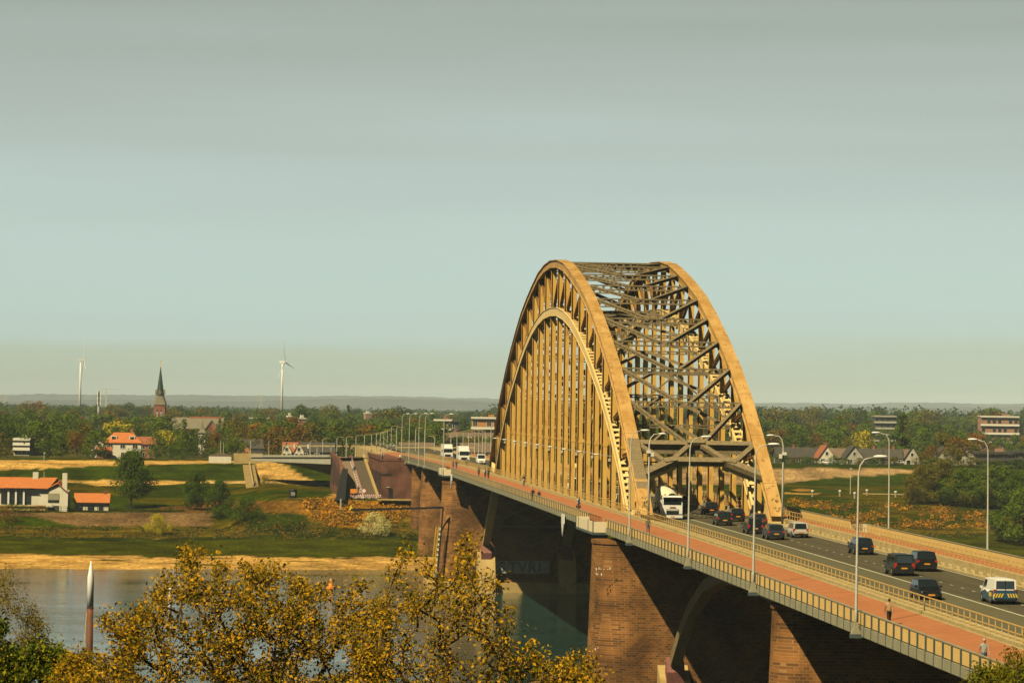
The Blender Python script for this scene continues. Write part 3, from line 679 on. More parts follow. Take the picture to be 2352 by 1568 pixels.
# ------------------------------------------------------------------ trees
rnd = random.Random(7)
def leafmat(name, c, c2, tr=.18): return mat(name, c, .75, c2=c2, scale=3.0, spec=.15, transl=tr, detail=3)
LEAF = {
 'dark green': leafmat('dark_green_leaves', (.042, .085, .001), (.08, .125, .002)),
 'green': leafmat('green_leaves', (.070, .125, .001), (.125, .170, .002)),
 'olive': leafmat('olive_leaves', (.115, .105, .004), (.17, .14, .005)),
 'rust coloured': leafmat('rust_leaves', (.25, .095, .004), (.32, .14, .006)),
 'bronze': leafmat('bronze_leaves', (.16, .085, .004), (.21, .115, .005)),
 'yellow green': leafmat('yellow_green_leaves', (.40, .33, .008), (.58, .47, .015)),
 'blackish': leafmat('copper_leaves', (.018, .020, .004), (.03, .028, .005)),
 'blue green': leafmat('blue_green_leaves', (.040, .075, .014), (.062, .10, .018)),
}
def crown(kind, n, seed, q=.045):
    r = random.Random(seed); V = []; Fc = []
    cl = []
    if kind == 'round':
        for _ in range(26):
            while True:
                p = Vector((r.uniform(-1, 1), r.uniform(-1, 1), r.uniform(-1, 1)))
                if p.length < 1: break
            p = p.normalized()*(p.length**.5)
            cl.append((Vector((p.x*.30, p.y*.30, .60+p.z*.29)), r.uniform(.09, .155)))
    elif kind == 'broad':
        for _ in range(30):
            a = r.uniform(0, 6.28); h = r.random(); w = (.46*math.sin(min(1, h*1.15+.18)*math.pi*.86))*math.sqrt(r.random())
            cl.append((Vector((w*math.cos(a), w*math.sin(a), .26+h*.62)), r.uniform(.09, .17)))
    elif kind == 'cone':
        for _ in range(30):
            h = r.random()**1.3; w = .24*(1-h)**.85*(.4+.6*r.random()); a = r.uniform(0, 6.28)
            cl.append((Vector((w*math.cos(a), w*math.sin(a), .10+h*.84)), .10*(1-h)+.035))
    elif kind == 'column':
        for _ in range(22):
            h = r.random(); w = .075*math.sin(h*2.6+.4); a = r.uniform(0, 6.28)
            cl.append((Vector((w*math.cos(a), w*math.sin(a), .12+h*.82)), r.uniform(.045, .085)*(1.1-h*.6)))
    elif kind == 'bush':
        for _ in range(34):
            a = r.uniform(0, 6.28); h = r.random(); w = .56*math.sqrt(max(.04, 1-(h*.95)**2))*math.sqrt(r.random()); cl.append((Vector((w*math.cos(a), w*math.sin(a), .08+h*.72)), r.uniform(.10, .19)))
    elif kind == 'full':
        for _ in range(44):
            a = r.uniform(0, 6.28); h = r.random()**.9; w = .40*math.sin(min(1, h*.80+.26)*math.pi*.93)**.8*math.sqrt(r.random()); cl.append((Vector((w*math.cos(a), w*math.sin(a), .10+h*.80)), r.uniform(.06, .13)))
    tot = sum(c[1]**2 for c in cl)
    for c, rad in cl:
        for _ in range(max(6, int(n*rad*rad/tot))):
            while True:
                d = Vector((r.gauss(0, 1), r.gauss(0, 1), r.gauss(0, 1)))
                if d.length > .1: break
            d.normalize(); rr = rad*r.choice((1, 1, .95, .8, 1.12, 1.25))
            p = c+d*rr; s = q*r.uniform(.5, 1.25)
            nn = (d*.8+Vector((r.gauss(0, .55), r.gauss(0, .55), r.gauss(0.15, .5)))).normalized()
            x = nn.orthogonal().normalized(); x = Matrix.Rotation(r.uniform(0, 6.28), 3, nn) @ x; y = nn.cross(x)
            b_ = len(V); V += [p-x*s*.6, p-y*s*.5+nn*s*.1, p+x*s*.6, p+y*s*.5+nn*s*.1]; Fc.append((b_, b_+1, b_+2, b_+3))
    return V, Fc
def trunk(kind, seed):
    r = random.Random(seed); m_ = MB(); H = {'full': .6, 'round': .62, 'broad': .55, 'cone': .9, 'column': .9, 'bush': .4}[kind]; w = .024 if kind != 'bush' else .03
    m_.tube([(0, 0, -.03), (.003, 0, H*.5), (-.003, .004, H)], [w, w*.7, w*.25], 7)
    for i in range(7 if kind != 'bush' else 5):
        z = H*(.32+.6*i/7); a = r.uniform(0, 6.28); L = {'full': .2, 'round': .26, 'broad': .3, 'cone': .12, 'column': .07, 'bush': .35}[kind]
        m_.tube([(0, 0, z), (math.cos(a)*L*.5, math.sin(a)*L*.5, z+L*.35), (math.cos(a)*L, math.sin(a)*L, z+L*.55)], [w*.5, w*.3, w*.1], 5, cap=False)
    return m_
PROTO = {}
def proto(kind, tone, fine=False):
    k = (kind, tone, fine)
    if k not in PROTO:
        out = []
        for sd in range(3 if not fine else 1):
            ck = (kind, fine, sd)
            V, Fc = crown(kind, {'round': 1500, 'broad': 1700, 'cone': 1300, 'column': 1700, 'bush': 1100, 'full': 1500}[kind]*(6 if fine else 1), sd*11+len(kind), .045 if not fine else .027)
            if kind == 'bush': V = V
            a = MB(); a.add(V, Fc); me1 = a.mesh(kind+'_crown', LEAF[tone]); tm = trunk(kind, sd).mesh(kind+'_trunk', BARK); out.append((me1, tm))
        PROTO[k] = out
    return PROTO[k]
NTREE = [0]
def tree(X, Y, h, kind, tone, label, name=None, wid=1.0, group=None, z=None, fine=False, cat='tree'):
    me1, tm = rnd.choice(proto(kind, tone, fine)); NTREE[0] += 1
    if name is None: name = {'round': 'deciduous_tree', 'broad': 'broad_tree', 'cone': 'conifer_tree', 'column': 'poplar_tree', 'bush': 'bush', 'full': 'leafy_tree'}[kind]
    o = thing(name, label, cat, (X, Y, gz(X, Y)-.1 if z is None else z), rnd.uniform(0, 6.28), group, (h*wid, h*wid, h))
    link('crown', me1, o); link('trunk', tm, o)
    return o
def treepx(px, ytop, ybase, wpx, kind, tone, label, **k):      # a tree standing where its foot is seen
    p = hitg(px, ybase); D = (p-CAM).dot(fw); h = (ybase-ytop)*D/F
    nat = {'round': .62, 'broad': .82, 'cone': .42, 'column': .22, 'bush': 1.02, 'full': .70}[kind]
    return tree(p.x, p.y, h, kind, tone, label, wid=(wpx*D/F)/(h*nat), **k)
def treeD(px, ytop, D, wpx, kind, tone, label, **k):           # a tree at a known distance, foot hidden
    p = at(px, 784, D); z = gz(p.x, p.y); top = at(px, ytop, D).z; h = top-z
    nat = {'round': .62, 'broad': .82, 'cone': .42, 'column': .22, 'bush': 1.02, 'full': .70}[kind]
    return tree(p.x, p.y, h, kind, tone, label, wid=(wpx*D/F)/(h*nat), **k)
# single trees on the far bank
treepx(300, 1034, 1167, 94, 'broad', 'dark green', 'large dark green tree with a dense crown standing beside the orange roofed garage', fine=True)
treepx(452, 1078, 1170, 50, 'full', 'dark green', 'narrow dark green tree at the left of a pair behind the stone revetment', fine=True)
treepx(503, 1101, 1188, 58, 'full', 'dark green', 'dark green tree at the right of a pair beside the end of the stone revetment', fine=True)
treepx(568, 1138, 1199, 92, 'bush', 'dark green', 'wide dark bush sprawling right of the paired dark trees', fine=True, cat='bush')
treepx(358, 1178, 1226, 60, 'bush', 'yellow green', 'yellow green bush in blossom in front of the stone revetment', fine=True, cat='bush')
LEAF['cream blossomed'] = leafmat('cream_blossom', (.85, .76, .30), (.62, .56, .14))
treepx(860, 1172, 1229, 62, 'bush', 'cream blossomed', 'cream white blossoming bush on the bank near the brick piers', fine=True, cat='bush')
treepx(607, 1088, 1116, 26, 'bush', 'olive', 'thin olive shrub at the foot of the concrete steps', cat='bush')
treepx(622, 1098, 1118, 40, 'bush', 'olive', 'low olive shrub right of the concrete steps', cat='bush')
treepx(183, 1105, 1118, 18, 'bush', 'olive', 'small olive shrub on the path above the white bungalow', cat='bush')
treepx(423, 1118, 1128, 14, 'bush', 'green', 'small green shrub in the grass right of the large tree', cat='bush')
treepx(390, 1157, 1173, 20, 'bush', 'green', 'round green shrub in front of the small white garage', cat='bush')
treepx(30, 1155, 1176, 70, 'bush', 'dark green', 'dark garden hedge below the terrace of the white bungalow', cat='bush')
treepx(90, 1158, 1174, 40, 'bush', 'bronze', 'bronze garden bush beside the terrace wall of the bungalow', cat='bush')
treepx(10, 1160, 1200, 60, 'bush', 'bronze', 'bronze thicket on the slope at the left edge of the picture', cat='bush')
for px, yt, yb, w, tone, lab in [(2120, 1065, 1158, 70, 'olive', 'olive willow like bush standing alone left of the right hand thicket'), (2165, 1055, 1156, 90, 'olive', 'broad olive tree at the left end of the thicket beyond the bridge'), (2215, 1075, 1162, 100, 'green', 'round green tree in the middle of the thicket beyond the bridge'), (2290, 1070, 1168, 110, 'green', 'wide green tree at the right of the thicket beyond the bridge'), (2345, 1085, 1175, 90, 'dark green', 'dark green tree at the right edge of the thicket'), (2350, 1120, 1250, 120, 'green', 'bushy green tree at the right edge above the lower parapet'), (2098, 1108, 1150, 36, 'bronze', 'small bronze bush beside the low white bollards'), (2250, 1110, 1166, 80, 'olive', 'low olive bush in front of the thicket beyond the bridge')]:
    treepx(px, yt, yb, w, 'full' if w > 60 else 'bush', tone, lab, fine=True)
# landmark trees of the village
for px, yt, D, w, kind, tone, lab in [
 (372, 950, 1480, 110, 'broad', 'green', 'big green tree in front of the church tower'),
 (426, 960, 1180, 52, 'cone', 'green', 'tall pointed green conifer right of the church tower'),
 (120, 962, 1330, 80, 'broad', 'blackish', 'blackish copper beech behind the pale flats'),
 (150, 985, 1200, 60, 'round', 'bronze', 'bronze tree left of the white villa'),
 (275, 963, 1290, 66, 'round', 'yellow green', 'yellow green tree rising behind the white villa'),
 (384, 984, 1160, 44, 'round', 'yellow green', 'yellow green round tree below the church tower'),
 (82, 917, 2300, 52, 'round', 'bronze', 'large bronze tree on the skyline left of the first wind turbine'),
 (293, 922, 2500, 50, 'round', 'blue green', 'rounded blue green tree on the skyline left of the steeple'),
 (590, 968, 1330, 62, 'round', 'rust coloured', 'rust coloured tree in the middle of the village'),
 (540, 962, 1330, 84, 'broad', 'olive', 'olive broad tree right of the white turret'),
 (640, 960, 1280, 90, 'broad', 'green', 'broad green tree below the second wind turbine'),
 (700, 926, 1900, 50, 'round', 'dark green', 'dark domed tree right of the second wind turbine'),
 (758, 926, 1950, 46, 'round', 'olive', 'olive domed tree between the turbine and the poplar'),
 (803, 928, 1900, 15, 'column', 'dark green', 'slim dark poplar standing alone on the skyline'),
 (900, 938, 1850, 100, 'broad', 'olive', 'wide olive tree group on the skyline left of the lamps'),
 (918, 930, 2000, 60, 'round', 'blue green', 'dark domed tree behind the wide olive tree'),
 (770, 975, 1250, 100, 'broad', 'bronze', 'wide bronze tree behind the brick ramp'),
 (850, 972, 1240, 110, 'broad', 'bronze', 'broad bronze tree behind the brick building'),
 (730, 985, 1230, 36, 'cone', 'dark green', 'dark pointed conifer left of the wide bronze tree'),
 (960, 960, 1240, 76, 'broad', 'green', 'large green tree behind the lamps, left one of two'),
 (1010, 965, 1250, 80, 'broad', 'green', 'large green tree behind the lamps, right one of two'),
 (1050, 1000, 1200, 46, 'round', 'blackish', 'dark copper tree behind the white lorry'),
 (1100, 1000, 1200, 60, 'round', 'olive', 'olive tree below the orange brick flats'),
 (2075, 946, 1140, 32, 'column', 'dark green', 'tall dark columnar tree behind the gabled houses'),
 (1985, 985, 1330, 44, 'round', 'yellow green', 'bright yellow green tree behind the white gabled house'),
 (1955, 945, 2100, 50, 'round', 'rust coloured', 'rust coloured tree on the right hand skyline'),
 (2240, 990, 1300, 80, 'broad', 'rust coloured', 'rust coloured broad tree left of the terraced brick flats'),
 (2290, 940, 2000, 60, 'round', 'bronze', 'bronze tree on the skyline at the far right'),
 (2170, 990, 1150, 60, 'broad', 'olive', 'tall olive tree between the grey gable and the brick flats'),
 (2205, 1000, 1120, 60, 'round', 'bronze', 'bronze tree in front of the gabled houses at the right'),
 (1920, 985, 1400, 60, 'broad', 'green', 'green tree behind the white gabled house'),
 (1830, 965, 1500, 60, 'round', 'green', 'green tree right of the arch beyond the road lamp'),
 (2130, 970, 1450, 70, 'broad', 'dark green', 'dark green tree right of the columnar tree'),
]:
    treeD(px, yt, D, w, kind, tone, lab)
LM = [(-60, 'left of the pale flats'), (40, 'behind the pale flats'), (130, 'between the pale flats and the villa'), (235, 'behind the white villa'), (330, 'left of the church steeple'), (400, 'right of the church steeple'), (480, 'around the white turret'), (560, 'right of the white turret'), (620, 'under the second wind turbine'), (690, 'right of the second wind turbine'), (770, 'behind the brick ramp'), (860, 'behind the brick building'), (950, 'behind the tall lamps'), (1040, 'behind the lorry on the bridge'), (1110, 'beside the orange brick flats'), (1160, 'behind the near arch truss'), (1300, 'behind the hangers of the arch'), (1450, 'behind the middle of the arch'), (1600, 'behind the right arch truss'), (1750, 'just right of the arch'), (1850, 'behind the dark roofed houses'), (1930, 'behind the white gabled house'), (2010, 'left of the dark flats'), (2080, 'behind the long dark roofs'), (2160, 'behind the grey gabled house'), (2240, 'left of the pink brick flats'), (2310, 'behind the pink brick flats')]
used = {}
def belt(D0, D1, x0, x1, step, hlo, hhi, where, tones, kinds=('round', 'broad', 'round'), seed=1):
    r = random.Random(seed); px = x0
    while px < x1:
        D = r.uniform(D0, D1); h = r.uniform(hlo, hhi); p = at(px, 784, D); kind = r.choice(kinds); tone = r.choice(tones)
        if kind == 'cone': tone = 'dark green'
        if D < 1110 and (26 < px < 114 or 222 < px < 350 or 440 < px < 484): px += step*.5; continue
        if 985 < px < 1150 and D < 1600: h *= .62
        if (2235 < px < 2350 and D < 1760) or (2000 < px < 2066 and D < 1860): h *= .62
        if 395 < px < 500 and D < 1570: h *= .72
        if 225 < px < 350 and 1100 < D < 1250: h *= .8
        lm = [l for a, l in LM if a <= px+20][-1] if px > -80 else 'at the far left'
        lab = f"{tone} {'pointed' if kind == 'cone' else 'spreading' if kind == 'broad' else 'leafy' if kind == 'full' else 'rounded'} tree {where} {lm}"
        used.setdefault(lab, []).append(tree(p.x, p.y, h, kind, tone, lab, wid=r.uniform(.85, 1.2)*(1.1 if kind != 'cone' else 1), group=f'trees standing {where} row' if 'dike' not in where else 'trees standing on the dike'))
        px += step*r.uniform(.6, 1.4)
TN = ['green', 'green', 'dark green', 'dark green', 'olive', 'bronze', 'green', 'green']
belt(1045, 1075, -30, 560, 30, 6, 9.5, 'on the dike', TN, ('full', 'full', 'round'), seed=2)
belt(1130, 1230, -30, 1150, 31, 9, 13.5, 'in the front', TN, ('full', 'broad', 'full'), seed=3)
belt(1300, 1480, -20, 1180, 30, 11, 15, 'in the second', TN+['rust coloured'], ('round', 'broad', 'broad', 'cone'), seed=4)
belt(1650, 1950, -20, 1200, 27, 12, 16, 'in the third', ['olive', 'green', 'green', 'dark green', 'bronze'], seed=5)
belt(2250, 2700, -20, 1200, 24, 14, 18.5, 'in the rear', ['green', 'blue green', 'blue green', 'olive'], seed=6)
belt(1260, 1400, 1200, 2400, 34, 9, 14, 'in the front', TN, ('full', 'broad'), seed=13)
belt(1480, 1700, 1200, 2400, 29, 13, 19, 'in the second', TN, ('round', 'broad', 'broad', 'cone'), seed=14)
belt(2000, 2400, 1200, 2400, 22, 18, 25, 'in the rear', ['blue green', 'green', 'blue green', 'olive'], seed=15)
for i, (px, yt, D, w, tone) in enumerate([(1800, 1040, 1085, 40, 'green'), (1828, 1048, 1080, 26, 'olive'), (1856, 1046, 1078, 30, 'green'), (1880, 1052, 1080, 20, 'dark green'), (1918, 1044, 1080, 24, 'green'), (1944, 1050, 1078, 30, 'green'), (1978, 1050, 1080, 26, 'olive'), (2016, 1052, 1078, 34, 'green'), (2058, 1046, 1080, 28, 'olive'), (2120, 1040, 1082, 36, 'olive'), (2142, 1020, 1090, 44, 'bronze'), (2190, 1018, 1088, 46, 'olive'), (2150, 1050, 1060, 60, 'green'), (2236, 1048, 1060, 50, 'olive'), (2290, 1056, 1058, 60, 'green'), (2340, 1052, 1062, 50, 'dark green')]):
    treeD(px, yt, D, w, 'full', tone, f"small {tone} tree before the gabled houses, {['first','second','third','fourth','fifth','sixth','seventh','eighth','ninth','tenth','eleventh','twelfth','thirteenth','fourteenth','fifteenth','sixteenth'][i]} from the arch", group='small trees before the gabled houses')
for lab, os_ in used.items():
    if len(os_) == 2: os_[0]['label'] = lab+', left one'; os_[1]['label'] = lab+', right one'
    elif len(os_) > 2:
        for k_, o_ in enumerate(os_): o_['label'] = lab+', '+(['leftmost', 'second', 'third', 'fourth', 'fifth'][k_] if k_ < len(os_)-1 else 'rightmost')
# woods too far to tell the trees apart
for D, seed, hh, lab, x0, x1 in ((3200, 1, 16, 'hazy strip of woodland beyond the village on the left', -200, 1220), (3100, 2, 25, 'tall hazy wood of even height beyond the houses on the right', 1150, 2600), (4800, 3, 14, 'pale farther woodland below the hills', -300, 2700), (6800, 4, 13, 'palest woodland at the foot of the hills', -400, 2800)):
    r = random.Random(seed); V = []; Fc = []; src = [crown('round', 260, k, .09) for k in range(3)]
    px = x0; st = 15*2600/D
    while px < x1:
        for k in range(2):
            DD = D*r.uniform(.96, 1.08); p = at(px+r.uniform(-6, 6), 784, DD); h = hh*r.uniform(.75, 1.1); v, f = r.choice(src); b_ = len(V); w = h*1.25
            ca_, sa_ = math.cos(px), math.sin(px)
            V += [(p.x+(a.x*ca_-a.y*sa_)*w, p.y+(a.x*sa_+a.y*ca_)*w, -6+(a.z-.14)*h*1.15) for a in v]; Fc += [tuple(i+b_ for i in q_) for q_ in f]
        px += st*r.uniform(.6, 1.3)
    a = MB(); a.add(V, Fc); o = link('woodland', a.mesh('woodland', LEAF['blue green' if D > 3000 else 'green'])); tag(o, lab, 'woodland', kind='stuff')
# orange flowering scrub on the slopes
def scrub(polys, n, ms, lab, name, seed, sz=(.5, 1.3)):
    r = random.Random(seed); V = []; Fc = []; M_ = []
    for poly, cnt in polys:
        x0 = min(p[0] for p in poly); x1 = max(p[0] for p in poly); y0 = min(p[1] for p in poly); y1 = max(p[1] for p in poly); k = 0; tries = 0
        while k < cnt and tries < cnt*20:
            tries += 1
            x, y = r.uniform(x0, x1), r.uniform(y0, y1)
            if not inside((x, y), poly): continue
            if noise.noise(Vector((x*.022, y*.06, seed))) < (-.05 if seed != 12 else .08) and r.random() < .9: continue
            p = hitg(x, y); k += 1; s = r.uniform(*sz); mi = 0 if r.random() < (.62 if seed != 12 else .42) else 1
            for _ in range(n):
                d = Vector((r.gauss(0, .5), r.gauss(0, .5), abs(r.gauss(0, .45)))); c = p+d*s; q_ = .20*s**.5*r.uniform(.6, 1.3)
                nn = (d+Vector((r.gauss(0, .5), r.gauss(0, .5), .7))).normalized(); a = nn.orthogonal().normalized()*q_; b2 = nn.cross(a)
                bb = len(V); V += [c-a, c-b2, c+a, c+b2]; Fc.append((bb, bb+1, bb+2, bb+3)); M_.append(mi)
    m_ = MB(); m_.v = V; m_.f = Fc; m_.m = M_; o = link(name, m_.mesh(name, ms)); tag(o, lab, 'scrub', kind='stuff')
FO = leafmat('orange_blossom', (.60, .26, .008), (.44, .19, .008)); FB = leafmat('brown_scrub_leaves', (.22, .12, .01), (.12, .09, .006)); FG = leafmat('scrub_green', (.055, .075, .003), (.10, .095, .004))
scrub([([(700, 1150), (795, 1152), (860, 1158), (890, 1190), (860, 1215), (760, 1208), (700, 1178)], 900), ([(880, 1160), (955, 1165), (950, 1200), (890, 1200)], 90)], 34, [FO, FB], 'orange flowering scrub covering the slope below the brick ramp', 'scrub', 11, (.6, 1.3))
scrub([([(1880, 1158), (2100, 1162), (2270, 1178), (2270, 1212), (2080, 1215), (1920, 1200)], 420), ([(1800, 1148), (1960, 1158), (1940, 1178), (1820, 1162)], 160)], 34, [FO, FB], 'orange flowering scrub in the meadow right of the bridge', 'scrub', 12, (.6, 1.3))
scrub([([(0, 1210), (960, 1214), (960, 1239), (0, 1236)], 900), ([(560, 1196), (960, 1200), (960, 1236), (560, 1232)], 420), ([(1900, 1200), (2352, 1200), (2352, 1240), (1900, 1226)], 420), ([(1800, 1150), (2120, 1160), (2120, 1172), (1800, 1164)], 160)], 18, [FG, FB], 'rough brown and green herbage between the lawn and the slopes', 'herbage', 13, (.4, .95))

# ------------------------------------------------------------------ buildings
ROOFO = mat('orange_roof_tiles', (.52, .17, .035), .75, c2=(.42, .13, .03), scale=1.2, bump=.4, sx=(1, 1, 3))
ROOFR = mat('red_roof_tiles', (.34, .11, .045), .8, c2=(.27, .085, .035), scale=.8)
ROOFD = mat('dark_roof_tiles', (.045, .043, .035), .7, c2=(.07, .062, .045), scale=.7)
ROOFG = mat('olive_slate_roof', (.15, .135, .085), .8, c2=(.19, .165, .10), scale=.5)
ROOFB = mat('brown_roof_tiles', (.13, .09, .05), .8, c2=(.17, .12, .07), scale=.7)
WHW = mat('white_render', (.72, .68, .50), .8, c2=(.64, .59, .42), scale=.6)
GRW = mat('grey_render', (.42, .40, .30), .8, c2=(.36, .34, .25), scale=.6)
BKW = brick('red_brick_wall', (.30, .10, .05), (.24, .08, .045), (.3, .16, .09), .5, .16)
BKO = mat('orange_brick_wall', (.50, .22, .06), .85, c2=(.44, .19, .05), scale=.9)
BKP = mat('pink_brick_wall', (.36, .20, .12), .85, c2=(.30, .16, .10), scale=.9)
DKW = mat('dark_clad_wall', (.05, .055, .05), .7, c2=(.075, .075, .065), scale=.7)
SPIRE = mat('green_slate_spire', (.020, .045, .030), .6, c2=(.035, .06, .04), scale=.8)
FRAME = mat('white_window_frame', (.70, .67, .52), .6)
def window(par, x, y, z, w, h, ny=-1, axis='y', fr=True):
    m_ = MB()
    if axis == 'y':
        m_.box((x, y+ny*.03, z), (w, .06, h)); o = m_.build('window', GLASS, par)
        if fr:
            g = MB(); t = .12
            for dx in (-1, 1): g.box((x+dx*(w/2+t/2), y+ny*.05, z), (t, .14, h+2*t))
            for dz in (-1, 1): g.box((x, y+ny*.05, z+dz*(h/2+t/2)), (w, .14, t))
            if w > 1.4: g.box((x, y+ny*.05, z), (.09, .13, h))
            g.build('window_frame', FRAME, o)
    else:
        m_.box((x+ny*.03, y, z), (.06, w, h)); o = m_.build('window', GLASS, par)
        if fr:
            g = MB(); t = .12
            for dx in (-1, 1): g.box((x+ny*.05, y+dx*(w/2+t/2), z), (.14, t, h+2*t))
            for dz in (-1, 1): g.box((x+ny*.05, y, z+dz*(h/2+t/2)), (.14, w, t))
            g.build('window_frame', FRAME, o)
    return o
def house(name, label, px, D, w, d, hw, hr, wallm, roofm, ridge='x', rz=0, wins=3, floors=1, chim=True, hip=0, zb=None, group=None, dormers=0, door=True, cat='house', over=.4):
    p = at(px, 784, D); z0 = gz(p.x, p.y) if zb is None else zb
    o = thing(name, label, cat, (p.x, p.y, z0-.1), rz, group)
    m_ = MB(); x, y = w/2, d/2
    if ridge == 'x': m_.prism([(-y, -1), (y, -1), (y, hw), (0, hw+hr*.995), (-y, hw)], 'x', -x, x) if not hip else m_.box((0, 0, hw/2-.5), (w, d, hw+1))
    else: m_.prism([(-x, -1), (x, -1), (x, hw), (0, hw+hr*.995), (-x, hw)], 'y', -y, y) if not hip else m_.box((0, 0, hw/2-.5), (w, d, hw+1))
    m_.build('wall', wallm, o)
    r_ = MB(); e = over; T = .22
    if ridge == 'x':
        X = x+e
        if hip:
            a = x+e; b = y+e; h = hip
            P = [(-a, -b, hw), (a, -b, hw), (a, b, hw), (-a, b, hw), (-a+h, 0, hw+hr), (a-h, 0, hw+hr), (-a, -b, hw-.25), (a, -b, hw-.25), (a, b, hw-.25), (-a, b, hw-.25)]
            r_.add(P, [(0, 1, 5, 4), (1, 2, 5), (2, 3, 4, 5), (3, 0, 4), (0, 6, 7, 1), (1, 7, 8, 2), (2, 8, 9, 3), (3, 9, 6, 0), (9, 8, 7, 6)])
        else:
            k = e*hr/y
            r_.prism([(-y-e, hw-k), (0, hw+hr), (y+e, hw-k), (y+e, hw-k+T), (0, hw+hr+T), (-y-e, hw-k+T)], 'x', -X, X)
    else:
        k = e*hr/x; r_.prism([(-x-e, hw-k), (0, hw+hr), (x+e, hw-k), (x+e, hw-k+T), (0, hw+hr+T), (-x-e, hw-k+T)], 'y', -y-e, y+e)
    ro = r_.build('roof', roofm, o)
    if chim:
        c = MB(); c.box((w*.22 if ridge == 'x' else .3, 0, hw+hr+.3), (.8, .8, 2.0)); c.box((w*.22 if ridge == 'x' else .3, 0, hw+hr+1.35), (1.0, 1.0, .12)); c.build('chimney', BKW, ro)
    fh = hw/floors
    for f in range(floors):
        for i in range(wins):
            xx = -w/2+w*(i+.5)/wins
            if door and f == 0 and i == wins//2:
                g = MB(); g.box((xx, -y-.04, 1.05), (1.0, .08, 2.1)); g.build('door', DKW, o); continue
            window(o, xx, -y, f*fh+fh*.55, min(1.5, w/wins*.55), min(1.4, fh*.5))
    if ridge == 'y' and hr > 2: window(o, 0, -y, hw+hr*.3, .9, 1.1)
    for i in range(dormers):
        xx = -w/2+w*(i+.5)/dormers; g = MB(); g.box((xx, -y*.55, hw+hr*.42), (1.9, 1.8, 1.5)); dm = g.build('dormer', FRAME, o)
        g = MB(); g.box((xx, -y*.55-.92, hw+hr*.42), (1.3, .06, 1.0)); g.build('window', GLASS, dm)
    for sg in (-1, 1): window(o, sg*x, 0, hw*.5, 1.2, 1.2, sg, 'x')
    return o
